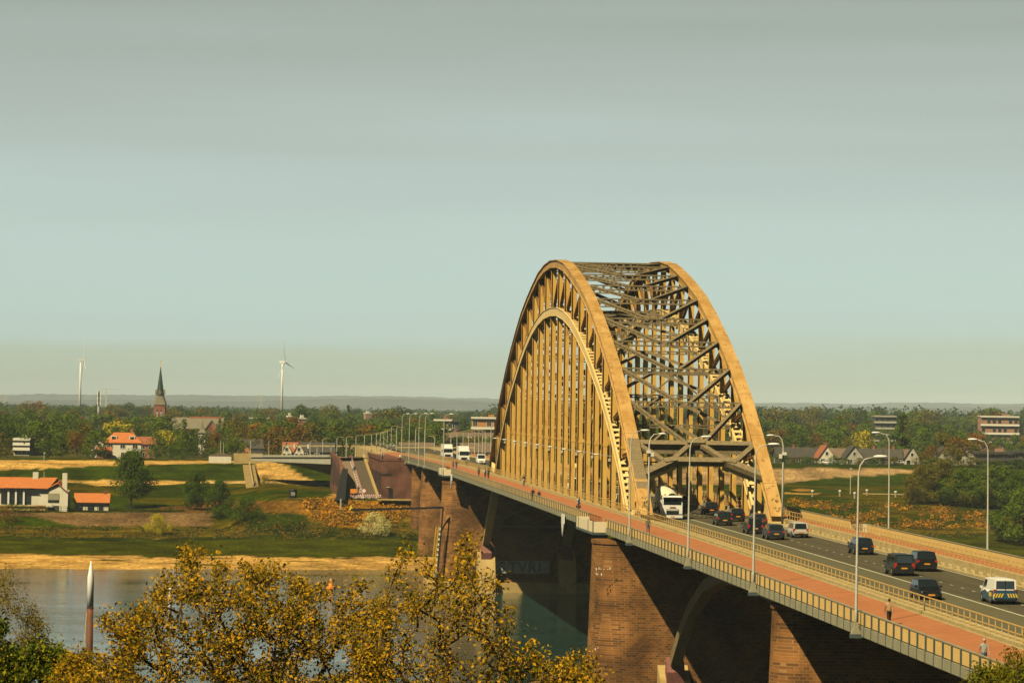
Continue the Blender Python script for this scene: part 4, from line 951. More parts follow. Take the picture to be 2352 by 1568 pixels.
# white bungalow on the bank
def bungalow():
    p = hitg(70, 1172); D = (p-CAM).dot(fw); s = D/F; o = thing('bungalow', 'white bungalow with orange tiled roof and glazed terrace on the far bank', 'house', (p.x, p.y, p.z), 0)
    X = lambda q: (q-70)*s; Z = lambda q: (1172-q)*s
    m_ = MB(); m_.prism([(X(108), -1), (X(154), -1), (X(155), Z(1128)), (X(132), Z(1114)), (X(112), Z(1122))], 'y', 0, 11); 
    m_.prism([(X(-80), Z(1160)), (X(112), Z(1160)), (X(112), Z(1120)), (X(-80), Z(1120))], 'y', 2.5, 11); m_.build('wall', WHW, o)
    m_ = MB(); m_.prism([(X(-85), Z(1163)), (X(106), Z(1163)), (X(106), Z(1160)), (X(-85), Z(1160))], 'y', -.6, 3); m_.box((X(10), 1.4, Z(1172)/2+.4), (X(104)-X(-84), 3.4, 1.8)); m_.build('terrace', PIERLIP, o)
    # roofs
    r_ = MB(); ex = .35
    r_.add([(X(-85), 1.6, Z(1121)), (X(109), 1.6, Z(1121)), (X(128), 6.5, Z(1097)), (X(-85), 6.5, Z(1097)), (X(-85), 11.6, Z(1121)), (X(128), 11.6, Z(1121)), (X(-85), 1.6, Z(1122)), (X(109), 1.6, Z(1122))], [(0, 1, 2, 3), (3, 2, 5, 4), (0, 6, 7, 1)])
    r_.build('roof', ROOFO, o)
    r_ = MB(); r_.add([(X(104), -.5, Z(1122)), (X(131), -.5, Z(1108)), (X(157), -.5, Z(1131)), (X(104), 11.5, Z(1122)), (X(131), 11.5, Z(1104)), (X(157), 11.5, Z(1131)), (X(104), -.5, Z(1123.5)), (X(131), -.5, Z(1109.5)), (X(157), -.5, Z(1132.5))], [(0, 1, 4, 3), (1, 2, 5, 4), (0, 6, 7, 1), (1, 7, 8, 2)]); r_.build('gable_roof', ROOFO, o)
    r_ = MB(); r_.add([(X(5), 1.2, Z(1121)), (X(82), 1.2, Z(1121)), (X(40), 3.2, Z(1102))], [(0, 1, 2)]); r_.add([(X(5), 1.2, Z(1121)), (X(40), 3.2, Z(1102)), (X(30), 6, Z(1099.5))], [(0, 1, 2)])
    r_.build('hipped_bay_roof', ROOFO, o)
    g = MB(); g.box((X(133), .5, (Z(1118)+Z(1096))/2+.2), (1.2, 1.1, Z(1096)-Z(1118)+2)); g.v = [(a+ (X(147)-X(133)), b, c) for a, b, c in g.v]; c1 = g.build('chimney', WHW, o)
    g = MB(); g.box((X(77), 6.5, Z(1095)), (1.4, 1.4, 2.2)); g.box((X(77), 6.5, Z(1090.5)), (1.0, 1.0, .9)); g.build('chimney', WHW, o)
    for a, b in ((1, 17), (20, 34), (38, 52), (-30, -14), (-50, -34)):
        g = MB(); g.box((X((a+b)/2), 2.46, (Z(1158)+Z(1126))/2), (X(b)-X(a), .1, Z(1126)-Z(1158))); w_ = g.build('glazed_door', GLASS, o)
        g = MB(); g.box((X(b+1), 2.1, (Z(1160)+Z(1122))/2), (.45, .45, Z(1122)-Z(1160))); g.build('post', WHITE, w_)
    g = MB(); g.box((X(63), 2.46, (Z(1158)+Z(1128))/2), (X(70)-X(57), .1, Z(1128)-Z(1158))); g.build('window', GLASS, o)
    g = MB(); g.box((X(122), -.06, (Z(1147)+Z(1132))/2), (X(137)-X(112), .14, Z(1132)-Z(1147))); g.build('awning', FASC, o)
    g = MB(); g.box((X(122), -.04, (Z(1153)+Z(1147))/2), (X(137)-X(112), .1, Z(1147)-Z(1153))); g.build('window', GLASS, o)
    g = MB(); g.box((X(122), -.05, Z(1166)), (X(137)-X(112), .12, Z(1160)-Z(1172))); g.build('garage_door', DKW, o)
    g = MB(); g.prism([(X(106), Z(1156)), (X(118), Z(1156)), (X(122), Z(1163)), (X(106), Z(1163))], 'y', -1.4, -.1); g.build('porch', WHW, o)
bungalow()
def garage():
    p = hitg(210, 1172); D = (p-CAM).dot(fw); s = D/F; o = thing('garden_house', 'small white garden house with orange roof right of the white bungalow', 'garden house', (p.x, p.y, p.z), 0)
    X = lambda q: (q-210)*s; Z = lambda q: (1172-q)*s
    m_ = MB(); m_.box((0, 2.6, Z(1152)/2-.3), (X(249)-X(172), 5, Z(1152)+.6)); m_.build('wall', WHW, o)
    r_ = MB(); r_.prism([(-.6, Z(1154)), (2.6, Z(1134)), (5.6, Z(1154)), (5.6, Z(1153)), (2.6, Z(1132.5)), (-.6, Z(1153))], 'x', X(169), X(252)); ro = r_.build('roof', ROOFO, o)
    c = MB(); c.box((X(240), 2.6, Z(1131)), (.6, .6, 1.6)); c.build('chimney', BKW, ro)
    for a, b in ((184, 190), (201, 216), (226, 236)):
        g = MB(); g.box((X((a+b)/2), .08, Z(1168)+ (Z(1154)-Z(1168))/2-.2), (X(b)-X(a), .1, Z(1154)-Z(1170))); g.build('doorway', GLASS, o)
garage()
# villa
house('villa', 'white two storey villa with orange hipped roof and dormers among the trees', 287, 1075, 12.2, 9.5, 5.4, 3.3, WHW, ROOFO, hip=3.4, wins=3, floors=2, dormers=2, zb=-5.2)
house('house', 'small white gabled house with a dark roof left of the villa', 232, 1080, 5.5, 8, 3.4, 3.2, WHW, ROOFB, ridge='y', wins=2, zb=-5.2, chim=False)
house('house', 'low red brick annexe with one white framed window left of the villa', 243, 1066, 4.6, 5, 2.4, 1.4, BKW, ROOFR, wins=1, door=False, chim=False, zb=-5.2)
house('house', 'red brick house half hidden right of the villa', 342, 1090, 5.6, 8, 4.8, 2.2, BKW, ROOFR, wins=2, floors=2, chim=False, zb=-5.2)
def flats(name, label, px0, px1, ytop, D, floors, wallm, bandm, zb=None, depth=12, cols=6, set_back=True, group=None):
    p0 = at(px0, 784, D); p1 = at(px1, 784, D); c = (p0+p1)/2; w = (p1-p0).length; z0 = gz(c.x, c.y) if zb is None else zb; top = at((px0+px1)/2, ytop, D).z; h = top-z0
    o = thing(name, label, 'apartment block', (c.x, c.y, z0), -YAW, group)
    m_ = MB(); m_.box((0, depth/2, h/2-.5), (w, depth, h+1)); m_.build('wall', wallm, o); fh = h/floors
    for f in range(floors):
        g = MB(); g.box((0, -.55, (f+1)*fh-.18), (w+.5, 1.1, .36)); g.box((0, -1.05, (f+1)*fh+.35 if f < floors-1 else (f+1)*fh), (w+.5, .1, .7 if f < floors-1 else .3)); g.build('balcony', bandm, o)
        for i in range(cols):
            xx = -w/2+w*(i+.5)/cols
            if (i+f) % 4 != 3: window(o, xx, 0, f*fh+fh*.48, w/cols*.58, fh*.52, fr=(D < 1600))
    g = MB(); g.box((0, depth/2, h+.25), (w+.6, depth+.6, .5)); rf = g.build('roof', bandm, o)
    g = MB(); g.box((w*.2, depth/2, h+1.0), (w*.2, 3, 1.2)); g.build('roof_box', wallm, rf)
    return o
flats('flats', 'pale terraced flats with stepped white balconies in the trees at the far left', 36, 72, 1009, 1130, 3, GRW, FRAME, zb=-5.3, cols=4)
flats('flats', 'lower brown brick flats right of the pale terraced flats', 73, 108, 1018, 1140, 3, BKP, ROOFG, zb=-5.3, cols=4)
flats('flats', 'orange brick flats with pale balcony bands above the bridge traffic', 1086, 1150, 960, 1500, 3, BKO, FRAME, cols=4, zb=-6)
flats('flats', 'red brick flats with white balconies left of the orange flats', 1000, 1040, 965, 1560, 3, BKW, FRAME, cols=4, zb=-6)
flats('flats', 'dark clad extension at the right end of the red brick flats', 1041, 1056, 967, 1560, 3, DKW, ROOFD, cols=2, zb=-6)
flats('flats', 'dark grey flats with open balconies behind the columnar tree', 2011, 2060, 956, 1850, 5, DKW, GRW, cols=4)
flats('flats', 'pink brick terraced flats standing above the trees at the far right', 2255, 2342, 957, 1750, 4, BKP, FRAME, cols=7)
flats('flats', 'brown brick terraced housing with balconies at the right edge', 2240, 2330, 1040, 1150, 2, BKP, ROOFD, cols=6, zb=-5.0)
flats('flats', 'brown brick housing block cut by the right edge of the picture', 2332, 2420, 1038, 1150, 2, BKP, ROOFD, cols=6, zb=-5.0)
house('house', 'long brown tiled roof with pale dormers below the orange flats', 1098, 1330, 25, 9, 4.0, 4.2, GRW, ROOFB, wins=8, dormers=4, chim=False, zb=-5.2)
house('house', 'brown roofed house with a pale gable left of the dormer roof', 1048, 1340, 9, 9, 4, 4.6, WHW, ROOFB, ridge='y', wins=2, zb=-5.2)
# gabled houses right of the bridge
R_ = [(1812, 1120, 9, 10, 'x', DKW, ROOFD, 'dark roofed house immediately right of the arch'), (1838, 1128, 8, 10, 'x', GRW, ROOFB, 'brown roofed house second from the arch'), (1868, 1120, 8.5, 10, 'x', BKW, ROOFD, 'red brick house with dark roof left of the white gable'),
      (1896, 1112, 5.4, 10, 'y', WHW, ROOFR, 'narrow bright white gabled house with a red roof'), (1928, 1122, 9, 9, 'x', GRW, ROOFB, 'brown roofed house right of the white gable'), (1960, 1114, 6.2, 10, 'y', GRW, ROOFD, 'blue grey gabled house between dark roofs'),
      (1995, 1120, 10, 9, 'x', DKW, ROOFD, 'wide dark roofed house behind the middle road lamp'), (2040, 1120, 10, 9, 'x', DKW, ROOFD, 'wide dark house with small roof windows left of the grey gable'), (2072, 1121, 7, 9, 'x', DKW, ROOFB, 'brown roofed terrace end beside the grey gable'), (2098, 1112, 5.0, 10, 'y', GRW, ROOFD, 'tall narrow pale grey gabled house'),
      (2168, 1130, 6.5, 9, 'y', GRW, ROOFD, 'pale steep gable half hidden by the olive tree'), (2216, 1135, 6.5, 9, 'y', GRW, ROOFD, 'pale steep gable left of the terraced brick housing')]
for px, D, w, d, rd, wm, rm, lb in R_: house('house', lb, px, D, w, d, 2.9 if rd == 'x' else 3.2, 3.0 if rd == 'x' else 3.8, wm, rm, ridge=rd, chim=(px % 3 == 0), wins=3 if rd == 'x' else 2, rz=-YAW+rnd.uniform(-.12, .12), zb=-4.9, group='gabled houses along the dike right of the bridge')
# small houses left of the ramp
R_ = [(495+85, 1150, 9, 8, 'x', DKW, ROOFD, 'dark roofed shed with a white door left of the traffic gantry'), (562, 1100, 5, 8, 'y', BKO, ROOFD, 'narrow orange brick gable behind the stone wall'), (662, 1075, 3.2, 6, 'y', WHW, ROOFB, 'small white gable at the left under the gantry'), (671, 1080, 5, 6, 'x', BKW, ROOFR, 'red roofed cottage between two white gables'), (690, 1075, 3.2, 6, 'y', WHW, ROOFR, 'small white gable right of the red roofed cottage'), (720, 1090, 9, 8, 'x', DKW, ROOFD, 'dark roofed house under the gantry'), (745, 1085, 8, 8, 'x', DKW, ROOFD, 'second dark roofed house under the gantry'), (905, 1120, 6, 8, 'y', WHW, ROOFG, 'grey roofed house with a pale gable behind the lamps'), (960, 1130, 12, 9, 'x', BKW, ROOFB, 'brown roofed brick house behind the white van'), (1100, 1140, 12, 9, 'x', BKP, ROOFB, 'brown roofed house behind the orange car')]
for px, D, w, d, rd, wm, rm, lb in R_: house('house', lb, px, D, w, d, 2.6, 3.0, wm, rm, ridge=rd, wins=2, zb=-4.8, chim=False, over=.25)
R_ = [(100, 2100, 40, ROOFD, 'long dark warehouse roof left of the first turbine'), (235, 2050, 44, ROOFD, 'long dark roof between the turbine and the mast'), (310, 2000, 40, ROOFD, 'long dark roof left of the church'), (415, 2200, 30, ROOFR, 'long orange ridge roof right of the church'), (580, 2300, 26, GRW, 'pale flat shed roof in the trees'), (995, 2000, 30, ROOFD, 'dark terrace roofs behind the lamps')]
for px, D, w, rm, lb in R_: house('warehouse' if w > 35 else 'house', lb, px, D, w, 14, 6.5, 3.5, BKP, rm, wins=6, zb=-6, chim=False)
# church
def church():
    D = 1560; p = at(370, 784, D); z0 = gz(p.x, p.y); s = D/F; o = thing('church', 'brick church with a slim green slate steeple, louvred belfry and gilt cock', 'church', (p.x, p.y, z0), -YAW)
    Z = lambda q: at(370, q, D).z-z0
    w = 25*s; h0 = Z(929)
    m_ = MB(); m_.box((0, 0, h0/2-.5), (w, w, h0+1)); m_.box((0, 0, h0-.2), (w+.5, w+.5, .35)); m_.box((0, 0, h0-1.6), (w+.3, w+.3, .25)); tw = m_.build('tower', BKW, o)
    for dx in (-.19, .19):
        g = MB(); n = 8; poly = [(dx*w-.55, h0-7.5)]+[(dx*w+.55, h0-7.5)]+[(dx*w+.55*math.cos(a), h0-3.1+.7*math.sin(a)) for a in [math.pi*i/n for i in range(n+1)]]; g.prism(poly, 'y', -w/2-.08, -w/2+.1); b_ = g.build('belfry_window', BLACK, tw)
        g = MB()
        for k in range(7): g.box((dx*w, -w/2-.12, h0-7.1+k*.6), (1.0, .1, .22))
        g.build('louvres', FRAME, tw)
    h1 = Z(908); h2 = Z(843); a = w/2+.35; b = w/2*.80; m_ = MB()
    P = [(-a, -a, h0), (a, -a, h0), (a, a, h0), (-a, a, h0)]+[(b*.95*math.cos(t), b*.95*math.sin(t), h1) for t in [math.pi/8+math.pi/4*i+math.pi for i in range(8)]]
    m_.add(P, [(0, 1, 6, 5), (1, 2, 8, 7), (2, 3, 10, 9), (3, 0, 4, 11), (0, 5, 4), (1, 7, 6), (2, 9, 8), (3, 11, 10)]); m_.build('broach', ROOFG, o)
    m_ = MB(); m_.tube([(0, 0, h1-.1), (0, 0, h1+(h2-h1)*.25), (0, 0, h2)], [b*1.0, b*.70, .12], 8); sp_ = m_.build('spire', SPIRE, o)
    for t in range(4):
        g = MB(); q = t*math.pi/2-math.pi/2; c_, s_ = math.cos(q), math.sin(q); g.prism([(-.6, 0), (.6, 0), (.6, 1.0), (0, 2.3), (-.6, 1.0)], 'y', -.7, .5)
        g.v = [(x*-s_+(-y+b*.8)*c_, x*c_+(-y+b*.8)*s_, z+h1+.6) for x, y, z in g.v]; g.build('spire_dormer', ROOFG, sp_)
    m_ = MB(); m_.tube([(0, 0, h2-.3), (0, 0, Z(829))], .09, 5); m_.box((0, 0, Z(834)), (1.1, .1, .12)); m_.sphere((0, 0, Z(842)), .35); m_.box((.15, 0, Z(829)), (.9, .1, .5)); m_.build('gilt_cross', YEL, sp_)
    # nave
    hn = Z(982); hr = Z(959); x0 = 34*s; x1 = 145*s
    m_ = MB(); m_.prism([(-5, -1), (9, -1), (9, hn), (2, hr-.2), (-5, hn)], 'x', w/2, x1); m_.build('nave', BKW, o)
    m_ = MB(); m_.prism([(-5.6, hn-.5), (2, hr), (9.6, hn-.5), (9.6, hn-.2), (2, hr+.35), (-5.6, hn-.2)], 'x', w/2-.4, x1+.4); m_.build('nave_roof', ROOFG, o)
    m_ = MB(); m_.box((x1*.72, 2, hr+.4), (x1*.5, .9, .9)); m_.build('ridge', ROOFR, o)
    g = MB(); xg = 123*s; g.prism([(xg-4.2, -1), (xg+4.2, -1), (xg+4.2, hn-1.5), (xg, hr-1), (xg-4.2, hn-1.5)], 'y', -8, -4); tr = g.build('transept', BKW, o)
    g = MB(); 
    for sg in (-1, 1): g.beam((xg+sg*4.6, -8.15, hn-2.1), (xg, -8.15, hr-.7), .5, .5, (0, 1, 0))
    g.build('gable_coping', ROOFG, tr)
church()
# white turret
def turret():
    D = 1190; p = at(468, 784, D); z0 = gz(p.x, p.y); s = D/F; Z = lambda q: at(468, q, D).z-z0
    o = thing('turret', 'white square turret with a flared grey roof and pointed spirelet', 'turret', (p.x, p.y, z0), -YAW)
    w = 15*s; m_ = MB(); m_.box((0, 0, Z(994)/2), (w, w, Z(994))); wl = m_.build('wall', WHW, o)
    for z in (Z(1003), Z(1012), Z(1030)): window(o, 0, -w/2, z, .5, .9, fr=False)
    h = Z(994); a = w*.68; m_ = MB(); P = [(-a, -a, h), (a, -a, h), (a, a, h), (-a, a, h)]; b = w*.26; P += [(-b, -b, Z(985)), (b, -b, Z(985)), (b, b, Z(985)), (-b, b, Z(985)), (0, 0, Z(964))]
    m_.add(P, [(0, 1, 5, 4), (1, 2, 6, 5), (2, 3, 7, 6), (3, 0, 4, 7), (4, 5, 8), (5, 6, 8), (6, 7, 8), (7, 4, 8), (3, 2, 1, 0)]); m_.build('roof', ROOFG, o)
turret()
# small towers and chimneys above the trees
def block_tower(px0, px1, yt, D, m_, name, lab):
    p = at((px0+px1)/2, 784, D); z0 = gz(p.x, p.y); w = (px1-px0)*D/F; h = at(px0, yt, D).z-z0; o = thing(name, lab, 'tower', (p.x, p.y, z0), .3)
    g = MB(); g.box((0, 0, h/2), (w, w, h)); g.build('shaft', m_, o); g = MB(); g.box((0, 0, h+.3), (w+.6, w+.6, .6)); g.box((0, 0, h+1.2), (w*.5, w*.5, 1.4)); g.build('parapet', FRAME, o)
block_tower(689, 703, 962, 1500, BKP, 'brick_tower', 'pinkish brick tower with a pale box on top right of the turbine')
block_tower(663, 672, 957, 1550, BKO, 'brick_tower', 'short orange brick tower just right of the turbine base')
block_tower(840, 854, 950, 2300, BKP, 'brick_tower', 'pale distant block right of the lone poplar')
# wind turbines
def turbine(px, yh, yb, D, rz, rot, lab):
    p = at(px, 784, D); z0 = gz(p.x, p.y); h = at(px, yh, D).z-z0; o = thing('wind_turbine', lab, 'wind turbine', (p.x, p.y, z0), rz, 'wind turbines on the skyline'); s = D/5000
    g = MB(); g.tube([(0, 0, 0), (0, 0, h*.6), (0, 0, h-1)], [2.2*s, 1.6*s, 1.1*s], 12); g.build('mast', WHITE, o, True)
    g = MB(); g.beam((0, 4.5*s, h), (0, -3.5*s, h), 3.2*s, 3.2*s); g.build('nacelle', WHITE, o)
    g = MB(); g.sphere((0, -4.6*s, h), 1.5*s); hb = g.build('hub', WHITE, o, True)
    for k in range(3):
        a = rot+k*2*math.pi/3; d = Vector((math.sin(a), 0, math.cos(a))); c = Vector((math.cos(a), 0, -math.sin(a))); b0 = Vector((0, -4.6*s, h))
        g = MB(); P = []
        for q, wd in ((.02, .8), (.12, 1.25), (.5, .7), (1, .15)):
            m0 = b0+d*(36*s*q)
            for e, f_ in ((-1, -.25), (1, -.25), (1, .25), (-1, .25)): P.append(m0+c*(e*wd*s*.75+wd*.3*s)+Vector((0, f_*s, 0)))
        f = [(i*4+j, i*4+(j+1) % 4, i*4+4+(j+1) % 4, i*4+4+j) for i in range(3) for j in range(4)]; g.add(P, f); g.build('blade', WHITE, hb)
turbine(186, 827, 946, 4300, R(98), R(8), 'wind turbine at the left seen edge on, nearest the steeple')
turbine(649.5, 831, 945, 4500, R(64), R(-14), 'wind turbine in the middle with blades spread against the sky')
def mast():
    D = 1900; p = at(229, 784, D); z0 = gz(p.x, p.y); h = at(229, 897, D).z-z0; o = thing('telecom_mast', 'slender grey telecom mast with antennas left of the church', 'mast', (p.x, p.y, z0)); g = MB(); g.tube([(0, 0, 0), (0, 0, h)], [.8, .5], 8); g.build('pole', GALV, o)
    for z, c_ in ((h-1.8, ORNG), (h-4.5, WHITE), (h-7.2, WHITE)):
        g = MB(); [g.box((math.cos(a)*.95, math.sin(a)*.95, z), (.45, .45, 2.2), a) for a in (0, 2.1, 4.2)]; g.build('antenna', FRAME if c_ == ORNG else WHITE, o)
mast()
def crane():
    D = 5200; p = at(246, 784, D); z0 = gz(p.x, p.y); h = at(246, 893, D).z-z0; o = thing('tower_crane', 'faint tower crane on the horizon between the mast and the steeple', 'crane', (p.x, p.y, z0)); g = MB(); g.lattice((0, 0, 0), (0, 0, h), 1.6, 1.8, .4, 4); g.build('mast', GALV, o); g = MB(); g.lattice((-10, 0, h), (24, 0, h), 1.4, 1.6, .4, 4); g.build('jib', GALV, o)
crane()
for px, D in ((15, 3600), (602, 4000)):
    p = at(px, 784, D); z0 = gz(p.x, p.y); h = at(px, 906, D).z-z0; o = thing('pylon', 'pale lattice pylon at the far left against the hills' if px < 100 else 'pale lattice pylon right of the second turbine against the hills', 'pylon', (p.x, p.y, z0)); g = MB()
    for a, b in ((-1, -1), (1, -1), (1, 1), (-1, 1)): g.beam((a*3, b*3, 0), (a*.4, b*.4, h), .35, .35)
    for k in range(6): z = h*k/6; w = 3-2.6*k/6; g.beam((-w, -w, z), (w*.9, -w*.9, z+h/7), .25, .25)
    g.build('lattice', GALV, o); g = MB(); [g.box((0, 0, h*q), (w, .4, .4)) for q, w in ((.8, 11), (.9, 8))]; g.build('cross_arm', GALV, o)

# ------------------------------------------------------------------ brick building and ramp at the north end of the bridge
Y0 = 421.0; GB = -9.75; LX = -20.4; RX = -14.9; TOP = .25
bb = thing('brick_abutment_building', 'purple brick building with a flat roof and a dark door beside the bridge end', 'building', (LX+3, Y0, GB))
def U(mb, name, m_, par, smooth=False):
    q = par; me = mb.mesh(name, m_, smooth, tuple(par.location if par.parent is None else par.parent.location)); return link(name, me, par)
g = MB(); g.box(((LX+RX)/2, Y0+40, (GB+TOP)/2-.5), (RX-LX, 80, TOP-GB+1)); g.box((RX+7.4, Y0+39.9, (GB-1.3)/2-.5), (14.8, 79.8, -1.3-GB+1)); U(g, 'wall', BRICKR, bb)
g = MB(); g.box((LX-.0, Y0+40, TOP+.0), (.5, 80.4, .9)); g.box(((LX+RX)/2, Y0+.1, TOP-.1), (RX-LX+.4, .4, .7)); U(g, 'parapet_wall', BRICKR, bb)
g = MB(); g.box((LX+2.3, Y0-.06, GB+1.35), (1.0, .12, 2.7)); dr = U(g, 'door', BLACK, bb)
g = MB(); g.box((LX+1.7, Y0-.1, GB+3.0), (.7, .4, .12)); U(g, 'lamp', FRAME, bb)
g = MB(); g.box((LX+1.2, Y0-.05, TOP-3.9), (2.6, .1, .35)); U(g, 'slot_window', BLACK, bb)
for k in range(9):
    g = MB(); g.box((LX-.06, Y0+4+k*6.2, GB+3.9+k*.22), (.14, 1.5, 5.2-k*.42)); U(g, 'slit_window', BLACK, bb)
g = MB(); g.box(((LX+RX)/2+.5, Y0-1.0, GB-.1), (RX-LX+3, 2.2, .35)); U(g, 'plinth', PIERLIP, bb)
# ramp
rx0, rx1 = -29.4, LX-.3; RY0, RY1 = Y0+1.0, Y0+96; RT = -.9
def rz_(y): return GB+.06+(RT-GB)*max(0, min(1, (y-RY0)/(RY1-RY0)))
RAMPM = mat('ramp_paving', (.20, .135, .075), .85, c2=(.23, .16, .09), scale=.5)
STEPM = mat('step_paving', (.13, .10, .055), .85, c2=(.17, .125, .07), scale=1.5)
g = MB(); n = 24; g.sweep([(RY0+(RY1-RY0)*i/n, rz_(RY0+(RY1-RY0)*i/n)) for i in range(n+1)], rx0, rx1-3.9, -1.2, 0); o = link('ramp', g.mesh('ramp', RAMPM)); o['kind'] = 'structure'
g = MB()
for i in range(60):
    y = RY0+3+(RY1-RY0-3)*i/60; g.box((rx1-2.0, y+.8, rz_(y+.8)-.6+.06), (3.7, 1.6, 1.3))
o = link('stairs', g.mesh('stairs', STEPM)); o['kind'] = 'structure'
g = MB(); g.sweep([(RY0, rz_(RY0)), (RY1, rz_(RY1))], rx1-.75, rx1-.1, -.3, .75); g2 = thing('stair_wall', 'sand coloured low wall running up beside the stairs', 'wall', (rx1-.4, RY0, GB)); U(g, 'coping', PIERLIP, g2)
g = MB(); g.sweep([(RY0, rz_(RY0)+.01), (RY1, rz_(RY1)+.01)], rx0+4.1, rx0+4.25, 0, .012); o = link('path_marking', g.mesh('path_marking', WHITEP)); o['kind'] = 'structure'
lw = thing('brick_ramp_wall', 'tall purple brick wall with dark slits along the left of the ramp', 'wall', (rx0-.5, RY0, GB))
g = MB(); WT = [(RY0-5.5, GB-1), (RY0-3.6, GB-.2), (RY0+7, GB+6.8), (RY0+30, -.4), (RY1+2, .45), (RY1+2, GB-1)]
g.prism(WT, 'x', rx0-.9, rx0-.05); U(g, 'wall', BRICKR, lw)
g = MB(); g.hexa([(rx0-2.5, RY0-5.9, GB-.3), (rx0-.2, RY0-5.9, GB-.3), (rx0-.2, RY0-3.7, GB-.3), (rx0-2.5, RY0-3.7, GB-.3), (rx0-.6, RY0+5.4, GB+7.3), (rx0+.9, RY0+5.4, GB+7.3), (rx0+.9, RY0+7.0, GB+7.1), (rx0-.6, RY0+7.0, GB+7.1)]); U(g, 'sloping_end', mat('dark_steel_plate', (.008, .010, .008), .9), lw)
for k in range(9):
    h = 3.2+k*.45; g = MB(); g.box((rx0-.93, RY0+9+k*8.6, GB+2.4+h/2*.9), (.12, 2.4, h)); U(g, 'slit_window', BLACK, lw)
# stepped return at far end and the road bridge over the side channel
rb = thing('side_channel_bridge', 'smooth grey concrete road bridge with a curved brown underside left of the ramp', 'bridge', (-38, Y0+110, GB))
g = MB(); A0 = Vector((-30.6, Y0+84, 0)); A1 = Vector((-52, Y0+160, 0)); d = (A1-A0); 
CONCG = mat('grey_concrete', (.34, .33, .25), .7, c2=(.40, .38, .28), scale=.3); SOFF = mat('brown_soffit', (.15, .085, .02), .8, c2=(.10, .055, .012), scale=.15)
n = 14; P = []; 
for i in range(n+1):
    q = i/n; c = A0+d*q; z1 = -.9-1.5*q; z0 = z1-1.9+.9*q
    zs = z0-.3-5.6*(1-q)**1.25
    for x, z in ((0, z1), (0, z0), (9, zs), (26, zs-1.4), (26, z1)): P.append((c.x+x, c.y+x*.1, z))
F1 = []; F2 = []
for i in range(n):
    b_ = i*5; F1 += [(b_, b_+5, b_+6, b_+1), (b_+4, b_+9, b_+5, b_)]; F2 += [(b_+1, b_+6, b_+7, b_+2), (b_+2, b_+7, b_+8, b_+3)]
g.add(P, F1); U(g, 'deck', CONCG, rb); g = MB(); g.add(P, F2); U(g, 'soffit', SOFF, rb)
g = MB(); q0, q1 = A0+d*0, A0+d*1; g.beam((q0.x-.3, q0.y, -.5), (q1.x-.3, q1.y, -2.0), .3, .55); U(g, 'edge_beam', CONCG, rb)
# concrete steps on the dike
def onbank(px, py): return hitg(px, py)
st = thing('concrete_steps', 'straight flight of pale concrete steps climbing the green dike', 'steps', tuple(onbank(578, 1118)))
g = MB(); a = onbank(580, 1119); b = onbank(571, 1068); n = 26
for i in range(n):
    c = a.lerp(b, (i+.5)/n); g.box((c.x, c.y, c.z-.1), (3.6, (b-a).length/n*1.1, .7))
g.build('flight', PIERLIP, st, world=True)
g = MB(); g.beam(a+Vector((.2, 0, .8)), b+Vector((.2, 0, .8)), .35, .5); g.build('balustrade', CONC, st, world=True)
g = MB(); c = onbank(570, 1064); g.box((c.x, c.y+2, c.z+1.4), (9, 3, 3.4)); o = thing('stone_wall', 'square sand coloured wall at the head of the concrete steps', 'wall', tuple(c)); g.build('block', PIERLIP, o, world=True)
g = MB(); c1 = onbank(595, 1062); g.beam((c1.x, c1.y+4, c1.z+1.1), (c1.x+22, c1.y+18, c1.z+1.2), .5, 2.2); o = thing('dike_wall', 'long low sand coloured wall running to the gantry', 'wall', tuple(c1)); g.build('wall', PIERLIP, o, world=True)
g = MB(); c1 = onbank(520, 1062); o = thing('kiosk', 'low pale kiosk with a dark roof on the dike left of the steps', 'kiosk', tuple(c1)); g.box((c1.x-2, c1.y, c1.z+1), (7, 3, 2.2)); g.build('wall', WHW, o, world=True); g = MB(); g.prism([(c1.x-5.6, c1.z+2.1), (c1.x+2.2, c1.z+2.1), (c1.x-1, c1.z+3.0), (c1.x-3, c1.z+3.0)], 'y', c1.y-1.6, c1.y+1.6); g.build('roof', ROOFB, o, world=True)
# traffic gantry
def gantry(px0, px1, yt, D, lab, heads=True):
    a = at(px0, yt, D); b = at(px1, yt+.6, D); z0 = -1.0; o = thing('road_gantry', lab, 'gantry', (a.x, a.y, z0)); g = MB(); g.beam(a, b, .3, .42); g.build('beam', CONC, o, world=True)
    for p in (a, b): g = MB(); g.beam((p.x, p.y, z0-3.5), (p.x, p.y, p.z+.2), .38, .38); g.build('post', CONC, o, world=True)
    if heads:
        for q in (.15, .33, .69, .78, .87): 
            c = a.lerp(b, q); g = MB(); g.box((c.x, c.y-.2, c.z-.1), (.5, .4, 1.3)); g.build('signal_head', BLACK if q > .5 else FRAME, o, world=True)
gantry(649.5, 826, 1023.5, 1010, 'pale road gantry carrying traffic signals left of the ramp'); gantry(910, 1090, 1027, 1050, 'faint second gantry over the road behind the lamps', False)
# road embankment going on north of the bridge
g = MB(); g.box((0, 668, -4.4), (29, 470, 7.2)); o = link('road_embankment', g.mesh('road_embankment', PIERLIP)); o['kind'] = 'structure'
g = MB(); g.box((8, 668, -.6), (13, 468, .35)); 
